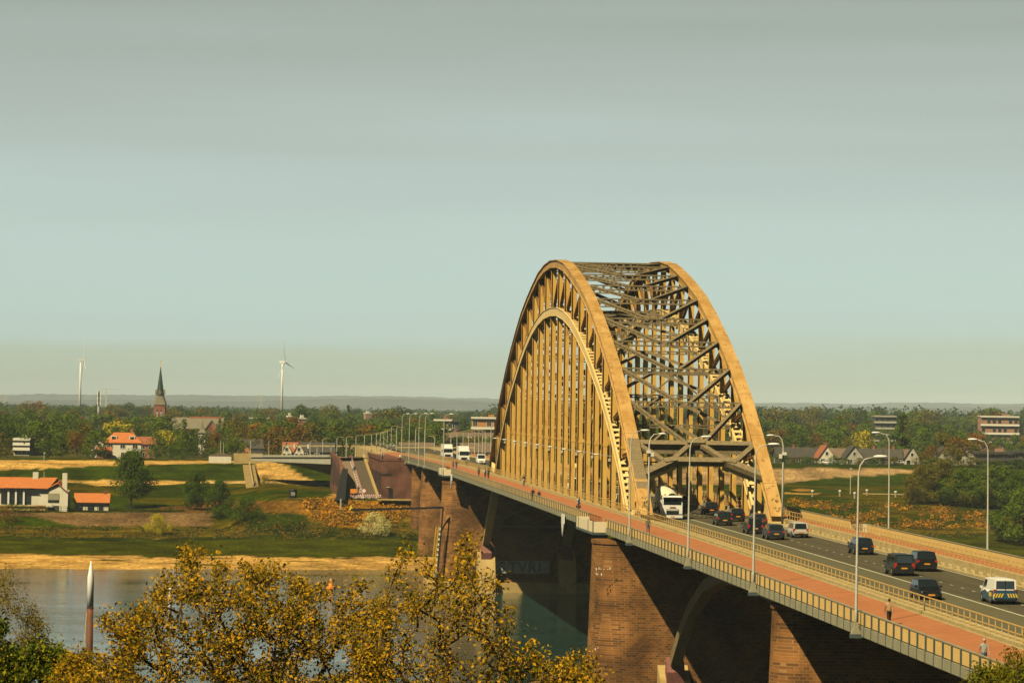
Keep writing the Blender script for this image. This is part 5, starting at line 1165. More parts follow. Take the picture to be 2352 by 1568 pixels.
# south abutment and approach wall
g = MB(); g.box((0, -330, -9.5), (29, 40, 14)); o = thing('abutment', 'dark masonry abutment under the near end of the bridge', 'abutment', (0, -330, -16)); g.build('masonry', GRANITE, o, world=True)
for (px, py) in ((675, 1135), (1010, 1133)):
    pass
o = thing('waste_bin', 'round black bin with faded white graffiti standing in the grass', 'bin', tuple(hitg(673, 1143))); g = MB(); g.tube([(0, 0, 0), (0, 0, 2.0)], [.95, 1.0], 14); g.build('drum', BLACK, o); g = MB(); g.tube([(0, 0, 2.0), (0, 0, 2.15)], [1.08, 1.0], 14); g.build('lid', BLACK, o)
g = MB()
for i in range(5): g.tube([(-.5+.22*i, -1.0, .6), (-.4+.2*i, -1.02, 1.1), (-.55+.22*i, -1.0, 1.5)], .05, 4)
g.build('graffiti', FRAME, o)
# marker post and small posts
for px, yt, yb, lab in ((655/1.0*1.0+435, 1036+0, 1068, ''),): pass
for px, yt, yb, w, lab, c_ in ((389.9+700-0, 0, 0, 0, '', None),): pass
p = hitg(1089.5, 1074)
o = thing('marker_post', 'thin pale marker post in the orange scrub', 'post', tuple(hitg(782-0, 1188))); g = MB(); g.beam((0, 0, 0), (0, 0, 4.6), .35, .2); g.build('board', GRW, o)
# bollards along the path right of the bridge
bpx = [(1866, 1140, 0), (1929, 1140, 0), (1963, 1145, 0), (1991, 1138, 0), (2057, 1142, 0), (2119, 1140, 0), (2184, 1141, 0)]
for i, (px, py, _) in enumerate(bpx):
    p = hitg(px, py); lb = ['first white topped bollard right of the arch', 'second white topped bollard right of the arch', 'dark bollard with a bright top, third from the arch', 'bollard at the start of the pale edging', 'bollard on the edging near the tall lamp', 'bollard on the edging right of the lamp', 'last bollard on the edging before the willow'][i]
    o = thing('bollard', lb, 'bollard', tuple(p), group='bollards along the meadow path'); g = MB(); g.tube([(0, 0, 0), (0, 0, 1.5)], .28, 8); g.build('stem', FASC, o); g = MB(); g.sphere((0, 0, 1.6), (.42, .42, .28)); g.build('head', WHITE, o)
g = MB(); a = hitg(1982, 1137); b = hitg(2240, 1142); g.beam(a+Vector((0, 0, .5)), b+Vector((0, 0, .5)), .3, .3); o = tag(link('path_edging', g.mesh('path_edging', PIERLIP)), 'long low pale rail beside the meadow path', 'rail')
# lamps of the far village (thin poles with no visible head) in the meadow and on the dike
VP = [(1953, 1076, 1135, 'thin grey pole in the meadow left of the middle lamp'), (2223, 1090, 1153, 'thin lamp in the thicket right of the bridge'), (101, 1040, 1060, 'short pale lamp post in front of the bronze trees'), (257, 0, 0, '')]
def pole(px, yt, yb, lab, arm=0, D=None, th=.13, head=True, name='lamp_post', cat='lamp post', grp=None, zb=None):
    p = hitg(px, yb) if D is None else at(px, yb, D); D = (p-CAM).dot(fw); h = (yb-yt)*D/F; o = thing(name, lab, cat, tuple(p), group=grp); g = MB(); g.tube([(0, 0, -1), (0, 0, h)], [th, th*.6], 6); g.build('pole', CONC if arm else GALV, o)
    if arm: g = MB(); g.beam((0, 0, h), (arm, 0, h+.1), .12, .12); g.build('arm', CONC, o)
    if head: g = MB(); g.box((arm*1.0+.1, 0, h+.05), (.7, .3, .16)); g.build('lamp_head', FRAME, o)
for px, yt, yb, lb in VP[:3]: pole(px, yt, yb, lb)
pole(648-1, 1055-0, 1102, 'thin pole beside the big dark tree', head=False) if False else None
for px, yt, D in ((920/3.136/1.7415*1+0, 0, 0),): pass
lp = [(506, 1012, 1064, 'dark pole on the dike left of the steps'), (513, 1016, 1062, 'second dark pole on the dike left of the steps'), (575, 1010, 1062, 'pale pole behind the dike wall'), (617, 1012, 1060, 'pale pole right of the orange gable'), (1100, 1000, 1058, 'x')]
for px, yt, yb, lb in lp[:4]: pole(px, yt, yb, lb, D=1070, head=False)
# pole rows of the road beyond the bridge: (x, top, arm)
rows = [(712, 1014, 1), (741, 1009, 1), (773.5, 1006, 1), (795, 1005, 1), (817, 1002, 1), (836.5, 1000, 1), (852.5, 998, 1), (864, 996, 1), (873, 994, 1), (881, 991, 1), (889, 988, 1), (898, 980, 1), (910, 983, 1), (954, 985, 1), (975, 988, 1), (998, 1004, -1), (1035, 998, -1), (1049, 996, -1), (1063, 995, -1), (1076, 993, -1), (1090, 991, -1), (1099, 990, -1), (1108, 989, -1), (1114, 991, -1), (728, 1024, 0), (760, 1023, 0), (1127, 978, 0)]
ordn = ['first', 'second', 'third', 'fourth', 'fifth', 'sixth', 'seventh', 'eighth', 'ninth', 'tenth', 'eleventh', 'twelfth', 'thirteenth', 'fourteenth', 'fifteenth', 'sixteenth', 'seventeenth', 'eighteenth', 'nineteenth', 'twentieth', 'twenty first', 'twenty second', 'twenty third', 'twenty fourth', 'twenty fifth', 'twenty sixth', 'twenty seventh']
for i, (px, yt, a) in enumerate(sorted(rows)):
    D = 1000-abs(px-900)*.1; yb = 1054
    pole(px, yt, yb, f'thin pale road pole north of the bridge, {ordn[i]} from the left', arm=0, D=D, th=.16, head=False, name='road_pole', cat='pole', grp='road poles north of the bridge')
    if a:
        o = [q for q in COL.objects if q.name.startswith('road_pole')][-1]; h = (yb-yt)*D/F
        g = MB(); g.tube([(0, 0, h*.999), (a*.5, 0, h+.35), (a*1.4, 0, h+.35)], .07, 5); g.box((a*1.7, 0, h+.33), (.8, .3, .14)); g.build('lamp_arm', CONC, o)
        if i % 2: g = MB(); g.beam((0, 0, h*.62), (-a*2.6, 0, h*.60), .09, .09); g.build('catenary_arm', CONC, o)

# ------------------------------------------------------------------ street lamps of the bridge
def lamp_proto(side):
    o = thing('street_lamp', 'x', 'street lamp', (0, 0, 0), group='tall curved street lamps of the bridge'); d = 1 if side < 0 else -1
    g = MB(); H = 11.3
    g.tube([(0, 0, -.4), (0, 0, .9), (d*.02, 0, 6), (d*.06, 0, H-1.1), (d*.16, 0, H-.55), (d*.45, 0, H-.12), (d*1.1, 0, H+.04)], [.12, .105, .08, .06, .05, .045, .04], 8); g.build('pole', GALV, o, True)
    g = MB(); g.sphere((d*1.55, 0, H+.08), (.52, .22, .12), 12, 6); g.build('lamp_head', WHITE, o, True)
    g = MB(); g.prism([(-.36, -.6), (.36, -.6), (.18, -.2), (.11, .2), (-.11, .2), (-.18, -.2)], 'y', -.16, .16); g.build('bracket', FASC, o); g = MB(); g.box((0, 0, -.74), (.75, .6, .28)); g.build('bracket_box', POST, o)
    return o
LB = [(3424/1.7415, 2525/1.7415), (3013/1.7415, 2360/1.7415), (2752/1.7415, 2247/1.7415), (2517/1.7415, 2145/1.7415)]
labs = ['nearest street lamp on the left parapet, its head against the meadow', 'second street lamp on the left parapet', 'third street lamp on the left parapet, before the portal', 'street lamp on the left parapet beside the viewing bay']
pl = lamp_proto(-1); first = True
def s_at_px(px, t):
    lo, hi = -300, 900
    for _ in range(50):
        m_ = (lo+hi)/2
        if pix((t, m_, zd(m_)))[0] > px: lo = m_
        else: hi = m_
    return (lo+hi)/2
def put_lamp(side, t, s, lab, scale=1, zoff=0):
    global first, pr
    if side < 0:
        o = pl if first else copy_thing(pl); first = False
    else:
        o = pr if not pr.get('_u') else copy_thing(pr); pr['_u'] = 1
    o.location = (t, s, zd(s)+zoff); o['label'] = lab; o.scale = (scale,)*3
    return o
for (px, py), lb in zip(LB, labs): put_lamp(-1, TL-.42, s_at_px(px, TL-.42), lb)
for px, lb in ((1018, 'street lamp on the parapet beside the far viewing bay'), (975, 'street lamp left of the far viewing bay'), (961, 'street lamp over the brick piers, second left of the far bay'), (939, 'street lamp over the brick piers, third left of the far bay'), (922, 'street lamp at the corner of the brick building')):
    put_lamp(-1, TL-.42, s_at_px(px, TL-.42), lb)
pr = lamp_proto(1)
for px, lb in ((2268, 'nearest street lamp on the right parapet'), (2041, 'second street lamp on the right parapet'), (1935, 'x')):
    if lb != 'x': put_lamp(1, TR+.42, s_at_px(px, TR+.42), lb)
def road_lamp(t, s, d, lab):
    o = thing('street_lamp', lab, 'street lamp', (t, s, zd(s)+.2), group='lamps at the foot of the arch'); g = MB(); H = 10.3
    g.tube([(0, 0, -.2), (0, 0, 5), (0, 0, H-1.2), (d*.2, 0, H-.4), (d*.55, 0, H), (d*1.1, 0, H+.05)], [.14, .12, .09, .07, .06, .05], 8); g.build('pole', GALV, o, True); g = MB(); g.sphere((d*1.55, 0, H+.09), (.52, .22, .12), 12, 6); g.build('lamp_head', WHITE, o, True)
    g = MB(); g.box((-d*.1, -.2, H*.80), (.5, .35, .35)); g.box((d*.35, -.2, H*.77), (.35, .35, .5)); g.build('camera_box', FRAME, o)
road_lamp(-TA-.05, -2.4, 1, 'grey lamp standing at the foot of the left arch with camera boxes'); road_lamp(TA+.1, -3.2, -1, 'grey lamp standing at the foot of the right arch with camera boxes')
# small lamps bracketed to the hangers
hb = thing('bracket_lamp', 'white lamp bracketed to a hanger of the left truss', 'lamp', (0, 0, 0), group='bracket lamps along the left truss'); g = MB(); g.beam((0, 0, 0), (-1.7, -.1, .15), .07, .07); g.box((-.3, 0, -.5), (.3, .3, .35)); g.build('arm', GALV, hb); g = MB(); g.sphere((-2.0, -.1, .2), (.42, .2, .10), 10, 5); g.build('lamp_head', WHITE, hb, True)
k = 0
for i, s in enumerate(NODES):
    if 3 <= i <= 19 and i % 2 == 1:
        loc = (-TA-.3, s-.45, zd(s)+7.2); k += 1
        if k == 1: hb.location = loc; hb['label'] = 'bracket lamp on the hanger of the left truss nearest the portal'
        else: copy_thing(hb, loc, label=f'bracket lamp on a hanger of the left truss, {ordn[k-1]} from the portal')

# ------------------------------------------------------------------ things on and near the river
def pile(px, yt, ycap, yb, wpx, D, lab, rope=True):
    top = at(px, yt, D); s = D/F; r = wpx*s/2; o = thing('mooring_pile', lab, 'mooring pile', (top.x, top.y, ZW-1)); H = top.z-ZW+1; cap = (ycap-yt)*s
    g = MB(); g.tube([(0, 0, H-cap), (0, 0, H-cap*.36), (0, 0, H)], [r, r, .04], 16); g.build('white_cap', WHITE, o, True)
    g = MB(); g.tube([(0, 0, 0), (0, 0, H-cap)], [r*1.05, r*.98], 16); g.tube([(0, 0, H-cap-.06), (0, 0, H-cap+.06)], r*1.1, 16)
    g.build('steel_pile', mat('rusty_pile', (.17, .055, .022), .75, c2=(.09, .04, .02), scale=1.2, c3=(.25, .12, .04)) if 'rusty_pile' not in bpy.data.materials else bpy.data.materials['rusty_pile'], o, True)
    if rope:
        g = MB()
        for a in (0, .1): g.tube([(-r, -.1+a, H-cap-.6), (-r*2.2, -.6, H-cap-8), (-r*3.1, -1, H-cap-14)], .045, 5)
        g.build('rope', YEL, o)
pile(209, 1287, 1395, 1600, 15, 400, 'tall rusty mooring pile with a pointed white cap at the left')
pile(391.5, 1330, 1422, 1452, 8.6, 520, 'farther mooring pile with a white cap behind the golden tree', False)
o = thing('buoy', 'orange buoy with a pale top floating on the river', 'buoy', tuple(onz(760, 1351, ZW))); g = MB(); g.tube([(0, 0, -.2), (0, 0, .45), (0, 0, .5), (0, 0, 1.0)], [.95, .95, .5, .36], 14); g.tube([(0, 0, 1.0), (0, 0, 1.75)], [.36, .28], 12); g.build('float', ORNG, o); g = MB(); g.tube([(0, 0, 1.75), (0, 0, 1.95)], [.22, .25], 10); g.build('top', WHITE, o)
# signal boom on the far pier
bo = thing('signal_boom', 'black steel boom reaching out from the far pier with a yellow sign at its tip', 'signal boom', (-18.3, 245, ZW)); D = (Vector((-18.3, 245, 0))-CAM).dot(fw)
P0 = at(1018, 1165, D); P1 = at(806, 1170.5, D); P2 = at(1002, 1356, D)
g = MB(); g.lattice(P0, P1, .25, .42, .09, .5); g.beam(P0, P1, .16, .3); g.build('arm', BLACK, bo, world=True); g = MB(); g.beam(P2, P0+Vector((0, 0, .2)), .28, .28); g.build('post', BLACK, bo, world=True)
g = MB(); g.prism([(P1.x-.5, P1.z), (P1.x+.4, P1.z), (P1.x+.05, P1.z+1.1)], 'y', P1.y-.05, P1.y+.05); g.build('yellow_sign', YEL, bo, world=True)
ld = thing('pier_ladder', 'yellow ladder with pale depth marks on the edge of the far pier', 'ladder', (-18.4, 246, ZW)); a = at(993, 1350, D); b = at(1008, 1168+40, D)
g = MB(); 
for k in (-.25, .25): g.beam(a+Vector((k-.3, -.2, 0)), b+Vector((k-.3, -.2, 0)), .09, .09)
for i in range(30): c = a.lerp(b, i/30); g.box((c.x-.3, c.y-.2, c.z), (.5, .06, .07))
g.build('rungs', YEL, ld, world=True); g = MB()
for i in range(12): c = a.lerp(b, (i+.5)/12); g.box((c.x+.25, c.y-.1, c.z), (.32, .08, .45))
g.build('depth_marks', FRAME, ld, world=True)
ld2 = thing('pier_ladder', 'yellow ladder on the left edge of the near pier low down', 'ladder', (-17.9, -24, ZW)); a = at(1345, 1600, 360); b = at(1349, 1515, 360); g = MB(); [g.beam(a+Vector((k, 0, 0)), b+Vector((k, 0, 0)), .08, .08) for k in (-.2, .2)]; [g.box(tuple(a.lerp(b, i/14)), (.4, .05, .05)) for i in range(15)]; g.build('rungs', YEL, ld2, world=True)
# painted lettering across the foot of the far pier
gr = thing('pier_lettering', 'dark block letters reading CASTVRI painted on a pale band of the far pier', 'painted lettering', (-6, 243.9, -17.8)); p0 = at(1092, 1320, (Vector((0, 244, 0))-CAM).dot(fw)); p1 = at(1262, 1320, (Vector((0, 244, 0))-CAM).dot(fw))
g = MB(); zb_ = at(1100, 1321, 617).z; zt_ = at(1100, 1292, 617).z; g.box(((p0.x+p1.x)/2, 243.95, (zb_+zt_)/2), (p1.x-p0.x, .06, zt_-zb_)); g.build('band', GRW, gr, world=True)
lt = MB(); cx_ = p0.x+.6; adv = (p1.x-p0.x-1)/7
for i, ch in enumerate('CASTVRI'):
    me = text_mesh(ch, (zt_-zb_)*1.12, POST); o = link('letter', me, gr); o.rotation_euler = (R(90), 0, 0); o.location = (cx_+i*adv-gr.location.x, 243.90-gr.location.y, zb_+.28-gr.location.z)
# pale patches of lime on the pier masonry
lm = MB()
for px, py in [(1358+r_*7, y_) for y_, n_ in ((1308, 8), (1318, 5), (1492, 4)) for r_ in range(n_)]:
    p = at(px+rnd.uniform(-2, 2), py+rnd.uniform(-3, 3), 357); 
    lm.box((max(p.x, -16.6), -24.62-.0225*(-1.7-p.z), p.z), (rnd.uniform(.06, .16), .06, rnd.uniform(.08, .3)))
lo_ = link('lime_stains', lm.mesh('lime_stains', FRAME, off=(0, SC, ZW)), PN); lo_['kind'] = 'stuff'

# wire fence along the top of the stone revetment
fn = thing('wire_fence', 'long dark wire fence on thin posts along the top of the stone revetment', 'fence', tuple(hitg(270, 1174))); fp = [hitg(70+i*14, 1176-(.6 if i % 2 else 0)) for i in range(30)]
for i, p in enumerate(fp): g = MB(); g.beam(p, p+Vector((0, 0, 1.5)), .12, .12); g.build('fence_post', BLACK, fn, world=True)
g = MB()
for a, b in zip(fp, fp[1:]):
    for z in (.5, 1.0, 1.4): g.beam(a+Vector((0, 0, z)), b+Vector((0, 0, z)), .05, .06)
g.build('wires', BLACK, fn, world=True)
for px, yt, yb, lb in ((101, 1082, 1110, 'thin pole on the slope behind the bungalow roof'), (765, 1075, 1095, 'x'), (390, 1090, 1130, 'y')):
    if lb not in 'xy': pole(px, yt, yb, lb, head=False)

# ------------------------------------------------------------------ vehicles
def paint(name, c, rough=.3): return mat(name, c, rough, spec=.4)
PK = {'dark green': paint('dark_green_paint', (.012, .018, .013)), 'black': paint('black_paint', (.008, .009, .010)), 'dark blue': paint('dark_blue_paint', (.006, .014, .022)), 'slate blue': paint('slate_blue_paint', (.022, .034, .042)), 'silver': paint('silver_paint', (.45, .44, .37)), 'brown': paint('brown_paint', (.10, .05, .03)), 'orange': paint('orange_paint', (.62, .16, .02)), 'white': paint('white_car_paint', (.78, .77, .66)), 'grey': paint('grey_paint', (.16, .17, .165)), 'blue': paint('blue_paint', (.02, .08, .14))}
def loft(st, m_):   # stations: list of (y, [(x,z)...])
    k = len(st[0][1]); P = []; f = []
    for y, s in st: P += [(x, y, z) for x, z in s]
    for i in range(len(st)-1):
        for j in range(k): a = i*k+j; b = i*k+(j+1) % k; f.append((a, b, b+k, a+k))
    f.append(tuple(reversed(range(k)))); f.append(tuple((len(st)-1)*k+j for j in range(k))); return m_.add(P, f)
KD = {  # rear glass base, roof rear, roof front, windscreen base (fractions of the length from the middle), belt, bonnet front height
 'suv': (-.485, -.40, .10, .27, .60, .52), 'hatch': (-.49, -.36, .10, .28, .61, .50), 'mpv': (-.49, -.44, .16, .36, .55, .46), 'van': (-.496, -.485, .20, .36, .56, .50), 'wagon': (-.49, -.40, .08, .25, .62, .50)}
def car(label, col, kind, L, Wd, H, X, Y, rz=0, front=False, cat='car', name='car', group='cars crossing the bridge', extra=None):
    o = thing(name, label, cat, (X, Y, zd(Y)+.005), rz, group); P_ = PK[col]
    rg, rr, rf, wb, be, bo_ = KD[kind]; zb = .24; belt = be*H
    def sect(w, b, top):
        h = [(0, b), (.43*w, b), (.475*w, b+.14), (.5*w, b+(top-b)*.45), (.49*w, top-.13), (.455*w, top), (0, top+.025)]
        return h+[(-x, z) for x, z in reversed(h[1:-1])]
    st = [(-.500*L, sect(Wd*.86, zb+.14, belt*.80)), (-.492*L, sect(Wd*.93, zb+.06, belt*.90)), (-.475*L, sect(Wd*.97, zb, belt)), (-.3*L, sect(Wd, zb, belt)), (0, sect(Wd, zb, belt*.99)), (wb*L, sect(Wd, zb, belt*.985)), (.43*L, sect(Wd*.97, zb, H*(bo_+.05))), (.48*L, sect(Wd*.90, zb+.03, H*bo_)), (.5*L, sect(Wd*.80, zb+.1, H*bo_*.82))]
    g = loft(st, MB()); b0 = .452*Wd; b1 = (.385 if kind != 'van' else .43)*Wd
    y0, y1, y2, y3 = rg*L, rr*L, rf*L, wb*L
    G = [(-b0, y0, belt), (b0, y0, belt), (b0, y3, belt), (-b0, y3, belt), (-b1, y1, H-.04), (b1, y1, H-.04), (b1, y2, H-.04), (-b1, y2, H-.04), (-b1*.6, y1+.12, H), (b1*.6, y1+.12, H), (b1*.6, y2-.12, H), (-b1*.6, y2-.12, H)]
    g.add(G, [(0, 1, 5, 4), (1, 2, 6, 5), (2, 3, 7, 6), (3, 0, 4, 7), (4, 5, 9, 8), (5, 6, 10, 9), (6, 7, 11, 10), (7, 4, 8, 11), (8, 9, 10, 11)])
    body = g.build('body', P_, o)
    def pane(a, b, c, d, u0, u1, v0, v1, nm):
        a, b, c, d = map(Vector, (a, b, c, d)); n = (b-a).cross(d-a).normalized(); q = lambda u, v: a.lerp(b, u).lerp(d.lerp(c, u), v)+n*.014
        m_ = MB(); m_.add([q(u0, v0), q(u1, v0), q(u1, v1), q(u0, v1)], [(0, 1, 2, 3)]); return m_.build(nm, GLASS, o)
    if extra != 'panelvan': pane(G[0], G[1], G[5], G[4], .08, .92, .06 if kind != 'van' else .12, .88, 'rear_window')
    pane(G[2], G[3], G[7], G[6], .05, .95, .05, .92, 'windscreen')
    for A in ((1, 2, 6, 5), (3, 0, 4, 7)):
        for u0, u1 in ((.04, .30), (.34, .62), (.66, .90)):
            if extra in ('panelvan', 'liveried') and ((A[0] == 1 and u0 < .5) or (A[0] == 3 and u1 > .5)): continue
            pane(G[A[0]], G[A[1]], G[A[2]], G[A[3]], u0, u1, .12, .88, 'side_window')
    wr = .33 if kind in ('hatch', 'mpv') else .36
    for sx in (-1, 1):
        for y in (-.30*L, .31*L):
            m_ = MB(); m_.tube([(sx*(Wd/2-.24), y, wr), (sx*(Wd/2-.005), y, wr)], wr+.05, 16); m_.build('wheel_arch', BLACK, o)
            m_ = MB(); m_.tube([(sx*(Wd/2-.23), y, wr), (sx*(Wd/2+.015), y, wr)], wr, 16); w_ = m_.build('wheel', TYRE, o); m_ = MB(); m_.tube([(sx*(Wd/2-.1), y, wr), (sx*(Wd/2+.024), y, wr)], wr*.6, 12); m_.build('rim', RIM, w_)
        m_ = MB(); m_.box((sx*(Wd/2+.07), y3-.25, belt+.08), (.2, .12, .16)); m_.build('mirror', P_, o)
        tz = belt*.86; m_ = MB(); m_.box((sx*Wd*.41, -.488*L, tz), (Wd*.13, .09, .20 if kind not in ('van', 'mpv') else .42)); m_.build('tail_light', REDL, o)
        m_ = MB(); m_.box((sx*Wd*.36, .478*L, H*bo_*.80), (Wd*.17, .12, .15)); m_.build('headlight', RIM, o)
    m_ = MB(); m_.box((0, -.503*L, belt*.64), (.52, .04, .12)); m_.build('number_plate', PLATE, o)
    m_ = MB(); m_.box((0, -.497*L, zb+.12), (Wd*.80, .07, .22)); m_.box((0, .497*L, zb+.12), (Wd*.72, .07, .18)); m_.build('bumper', BLACK, o)
    m_ = MB(); m_.box((0, .497*L, belt*.58), (Wd*.5, .04, .14)); m_.build('grille', BLACK, o)
    if front: m_ = MB(); m_.box((0, .515*L, belt*.42), (.52, .04, .12)); m_.build('number_plate', PLATE, o)
    return o
K = 1/1.7415
def rear(px, py, L):      # source-picture pixel of the middle of the rear bumper's foot
    p = ondeck(px*K, py*K, .0); return p.x, p.y+L/2
CARS = [
 ('dark green sport utility car, left one of the pair behind the portal lamp', 'dark green', 'suv', 4.5, 1.87, 1.62, (2926, 2102)),
 ('black estate car at the right of the first pair', 'black', 'wagon', 4.6, 1.84, 1.55, (2985, 2086)),
 ('black car passing beside the cab of the concrete mixer', 'black', 'suv', 4.4, 1.84, 1.6, (2796, 2058)),
 ('dark blue compact van left of the brown car', 'dark blue', 'mpv', 4.3, 1.8, 1.72, (3062, 2136)),
 ('brown orange car half hidden at the foot of the right arch', 'brown', 'hatch', 4.2, 1.8, 1.5, (3106, 2106)),
 ('slate blue sport utility car right behind the dark blue van', 'slate blue', 'suv', 4.4, 1.86, 1.62, (3128, 2159)),
 ('silver people carrier driving away in the right lane', 'silver', 'mpv', 4.3, 1.78, 1.66, (3212, 2151)),
 ('dark blue hatchback alone behind the first lamp post', 'dark blue', 'suv', 4.4, 1.88, 1.62, (3470, 2219)),
 ('dark grey compact van with orange plate in the middle lane', 'dark green', 'van', 4.5, 1.86, 1.85, (3652, 2304)),
 ('black sport utility car right behind the dark grey van', 'black', 'suv', 4.8, 1.95, 1.75, (3722, 2286)),
]
for lb, col, kd, L, w, h, (x, y) in CARS:
    X, Y = rear(x, y, L); X = .35 if X < 1.7 else (3.9 if X < 5.2 else 4.3); car(lb, col, kd, L, w, h, X, Y)
def front(px, py, L): p = ondeck(px*K, py*K, .0); return p.x, p.y+L/2
X, Y = front(3580, 2398, 4.1); car('black hatchback coming towards the camera behind the mesh railing', 'black', 'hatch', 4.1, 1.76, 1.48, -4.1, Y, math.pi, True)
X, Y = rear(4008, 2417, 4.4)
vn = car('white van with dark blue lower body and yellow chevrons on the back doors', 'white', 'van', 4.4, 1.86, 1.88, .55, Y, cat='van', name='liveried_van', extra='liveried')
NAVY = PK['blue']
m_ = MB(); L, w = 4.4, 1.86
m_.box((0, -.506*L, .72), (w*.9, .03, .62)); 
for sx in (-1, 1): m_.prism([(-.48*L, .3), (.40*L, .3), (.40*L, .72), (.1*L, 1.0), (-.1*L, .78), (-.3*L, 1.02), (-.48*L, 1.05)], 'x', sx*(w/2-.02), sx*(w/2+.012))
m_.build('lower_livery', NAVY, vn); m_ = MB()
for i in range(4):
    for sg in (-1, 1): x = sg*(.12+.2*i); m_.prism([(x, .82), (x+sg*.11, .82), (x+sg*.24, .52), (x+sg*.13, .52)] if sg > 0 else [(x, .82), (x-.11, .82), (x-.24, .52), (x-.13, .52)], 'y', -.512*L-.02, -.51*L)
for i in range(5): m_.box((-w/2-.02, -.38*L+i*.16, .72), (.02, .11, .30))
m_.build('yellow_chevrons', YEL, vn)
m_ = MB(); m_.box((0, -.50*L, 1.42), (.03, .05, .75)); m_.build('door_seam', BLACK, vn)
# grey flat bed lorry at the right edge, its rear frame showing
def flatbed():
    p = ondeck(4092*K, 2445*K); Y = p.y; o = thing('stake_truck', 'grey lorry with a barred tailgate at the right edge of the road', 'lorry', (4.2, Y, zd(Y)+.01), 0); m_ = MB(); m_.box((0, 3.2, .95), (2.1, 6.2, .3)); m_.build('chassis', BLACK, o)
    m_ = MB()
    for z in (1.2, 1.55, 1.9, 2.25): m_.box((0, .1, z), (2.2, .06, .09))
    for x in (-1.06, -.36, .36, 1.06): m_.box((x, .05, 1.7), (.1, .1, 1.35))
    m_.build('tailgate', GALV, o); m_ = MB(); m_.box((0, 2.3, 1.85), (2.15, 4.2, 1.5)); m_.build('load_box', PK['grey'], o); m_ = MB(); m_.box((0, 5.5, 1.55), (2.1, 1.7, 1.9)); m_.build('cab', PK['grey'], o)
    for sx in (-1, 1):
        for y in (1.3, 5.3): m_ = MB(); m_.tube([(sx*.7, y, .42), (sx*1.08, y, .42)], .42, 14); m_.build('wheel', TYRE, o)
flatbed()
# concrete mixer
def mixer():
    p = ondeck(2694*K, 2077*K); Y = p.y+.2; o = thing('concrete_mixer', 'white concrete mixer lorry coming under the portal with a pale drum', 'concrete mixer', (-3.5, Y, zd(Y)+.01), math.pi)
    # local: front at +Y side
    w = 2.5; CW = PK['white']
    m_ = MB(); L0 = -2.2
    prof = [(.0, .55), (.0, 1.2), (-.04, 2.0), (-.22, 3.0), (-.42, 3.28), (-2.1, 3.32), (-2.2, 1.2), (-2.2, .55)]
    m_.prism(prof, 'x', -w/2+.03, w/2-.03); cab = m_.build('cab', CW, o); cab.scale = (1, 1, .87)
    m_ = MB(); m_.add([(-1.12, -.062, 2.03), (1.12, -.062, 2.03), (1.08, -.205, 2.86), (-1.08, -.205, 2.86)], [(0, 1, 2, 3)]); m_.v = [(x, y+.03, z) for x, y, z in m_.v]; m_.build('windscreen', GLASS, cab)
    m_ = MB(); m_.box((0, -.1, 3.0), (2.3, .5, .22)); m_.build('sun_visor', BLACK, cab)
    m_ = MB(); m_.box((0, .02, .98), (1.5, .08, .95)); m_.build('grille', BLACK, cab); m_ = MB(); m_.box((0, .06, 1.36), (1.42, .08, .26)); m_.build('grille_bar', GALV, cab)
    m_ = MB(); m_.box((0, .05, 1.72), (.75, .03, .1)); m_.build('red_strip', REDP, cab)
    m_ = MB(); m_.box((0, .05, .42), (2.46, .3, .38)); m_.build('bumper', CW, cab)
    m_ = MB(); m_.box((0, .21, .42), (.52, .03, .12)); m_.build('number_plate', PLATE, cab)
    for sx in (-1, 1):
        m_ = MB(); m_.box((sx*.98, .08, .68), (.42, .2, .24)); m_.build('headlight', RIM, cab)
        m_ = MB(); m_.box((sx*1.38, -.35, 2.35), (.22, .16, .8)); m_.build('mirror', BLACK if sx < 0 else CW, cab)
        m_ = MB(); m_.box((sx*1.225, -1.1, 2.4), (.03, .9, .75)); m_.build('side_window', GLASS, cab)
        m_ = MB(); m_.box((sx*.85, -.55, 3.5), (.16, .16, .22)); m_.build('beacon', ORNG, cab)
        for y in (-1.35, -3.2, -6.2, -7.6): m_ = MB(); m_.tube([(sx*.85, y, .52), (sx*1.22, y, .52)], .52, 16); q = m_.build('wheel', TYRE, o); m_ = MB(); m_.tube([(sx*1.0, y, .52), (sx*1.24, y, .52)], .27, 12); m_.build('rim', RIM, q)
        m_ = MB(); m_.box((sx*1.1, -4.8, .75), (.3, 1.8, .5)); m_.build('side_tank', GALV, o)
    m_ = MB(); m_.box((0, -4.9, .95), (1.0, 7.2, .4)); m_.build('chassis', BLACK, o)
    m_ = MB(); a = Vector((0, -2.7, 1.85)); d = Vector((0, -6.3, 1.25)); m_.tube([a, a+d*.06, a+d*.28, a+d*.5, a+d*.68, a+d*.9, a+d*1.0], [.85, 1.15, 1.42, 1.48, 1.32, .75, .62], 28); m_.build('drum', mat('drum_paint', (.78, .72, .50), .4, c2=(.68, .60, .38), scale=1.2), o, True)
    m_ = MB(); m_.tube([a+d*.66, a+d*.70], [1.32, 1.30], 28); m_.build('drum_ring', GALV, o)
    m_ = MB(); m_.beam((-1.1, -8.2, 1.0), (-.7, -8.4, 3.3), .12, .12); m_.beam((1.1, -8.2, 1.0), (.7, -8.4, 3.3), .12, .12); m_.prism([(-.6, 3.0), (.6, 3.0), (.9, 3.9), (-.9, 3.9)], 'y', -9.2, -8.4); m_.beam((0, -9, 3.0), (.9, -9.4, 1.6), .5, .3); m_.build('chute', CW, o)
    m_ = MB(); m_.tube([(-1.0, -2.4, 1), (-1.0, -2.4, 3.6), (-1.05, -2.3, 3.9)], .09, 8); m_.build('exhaust', GALV, o)
mixer()
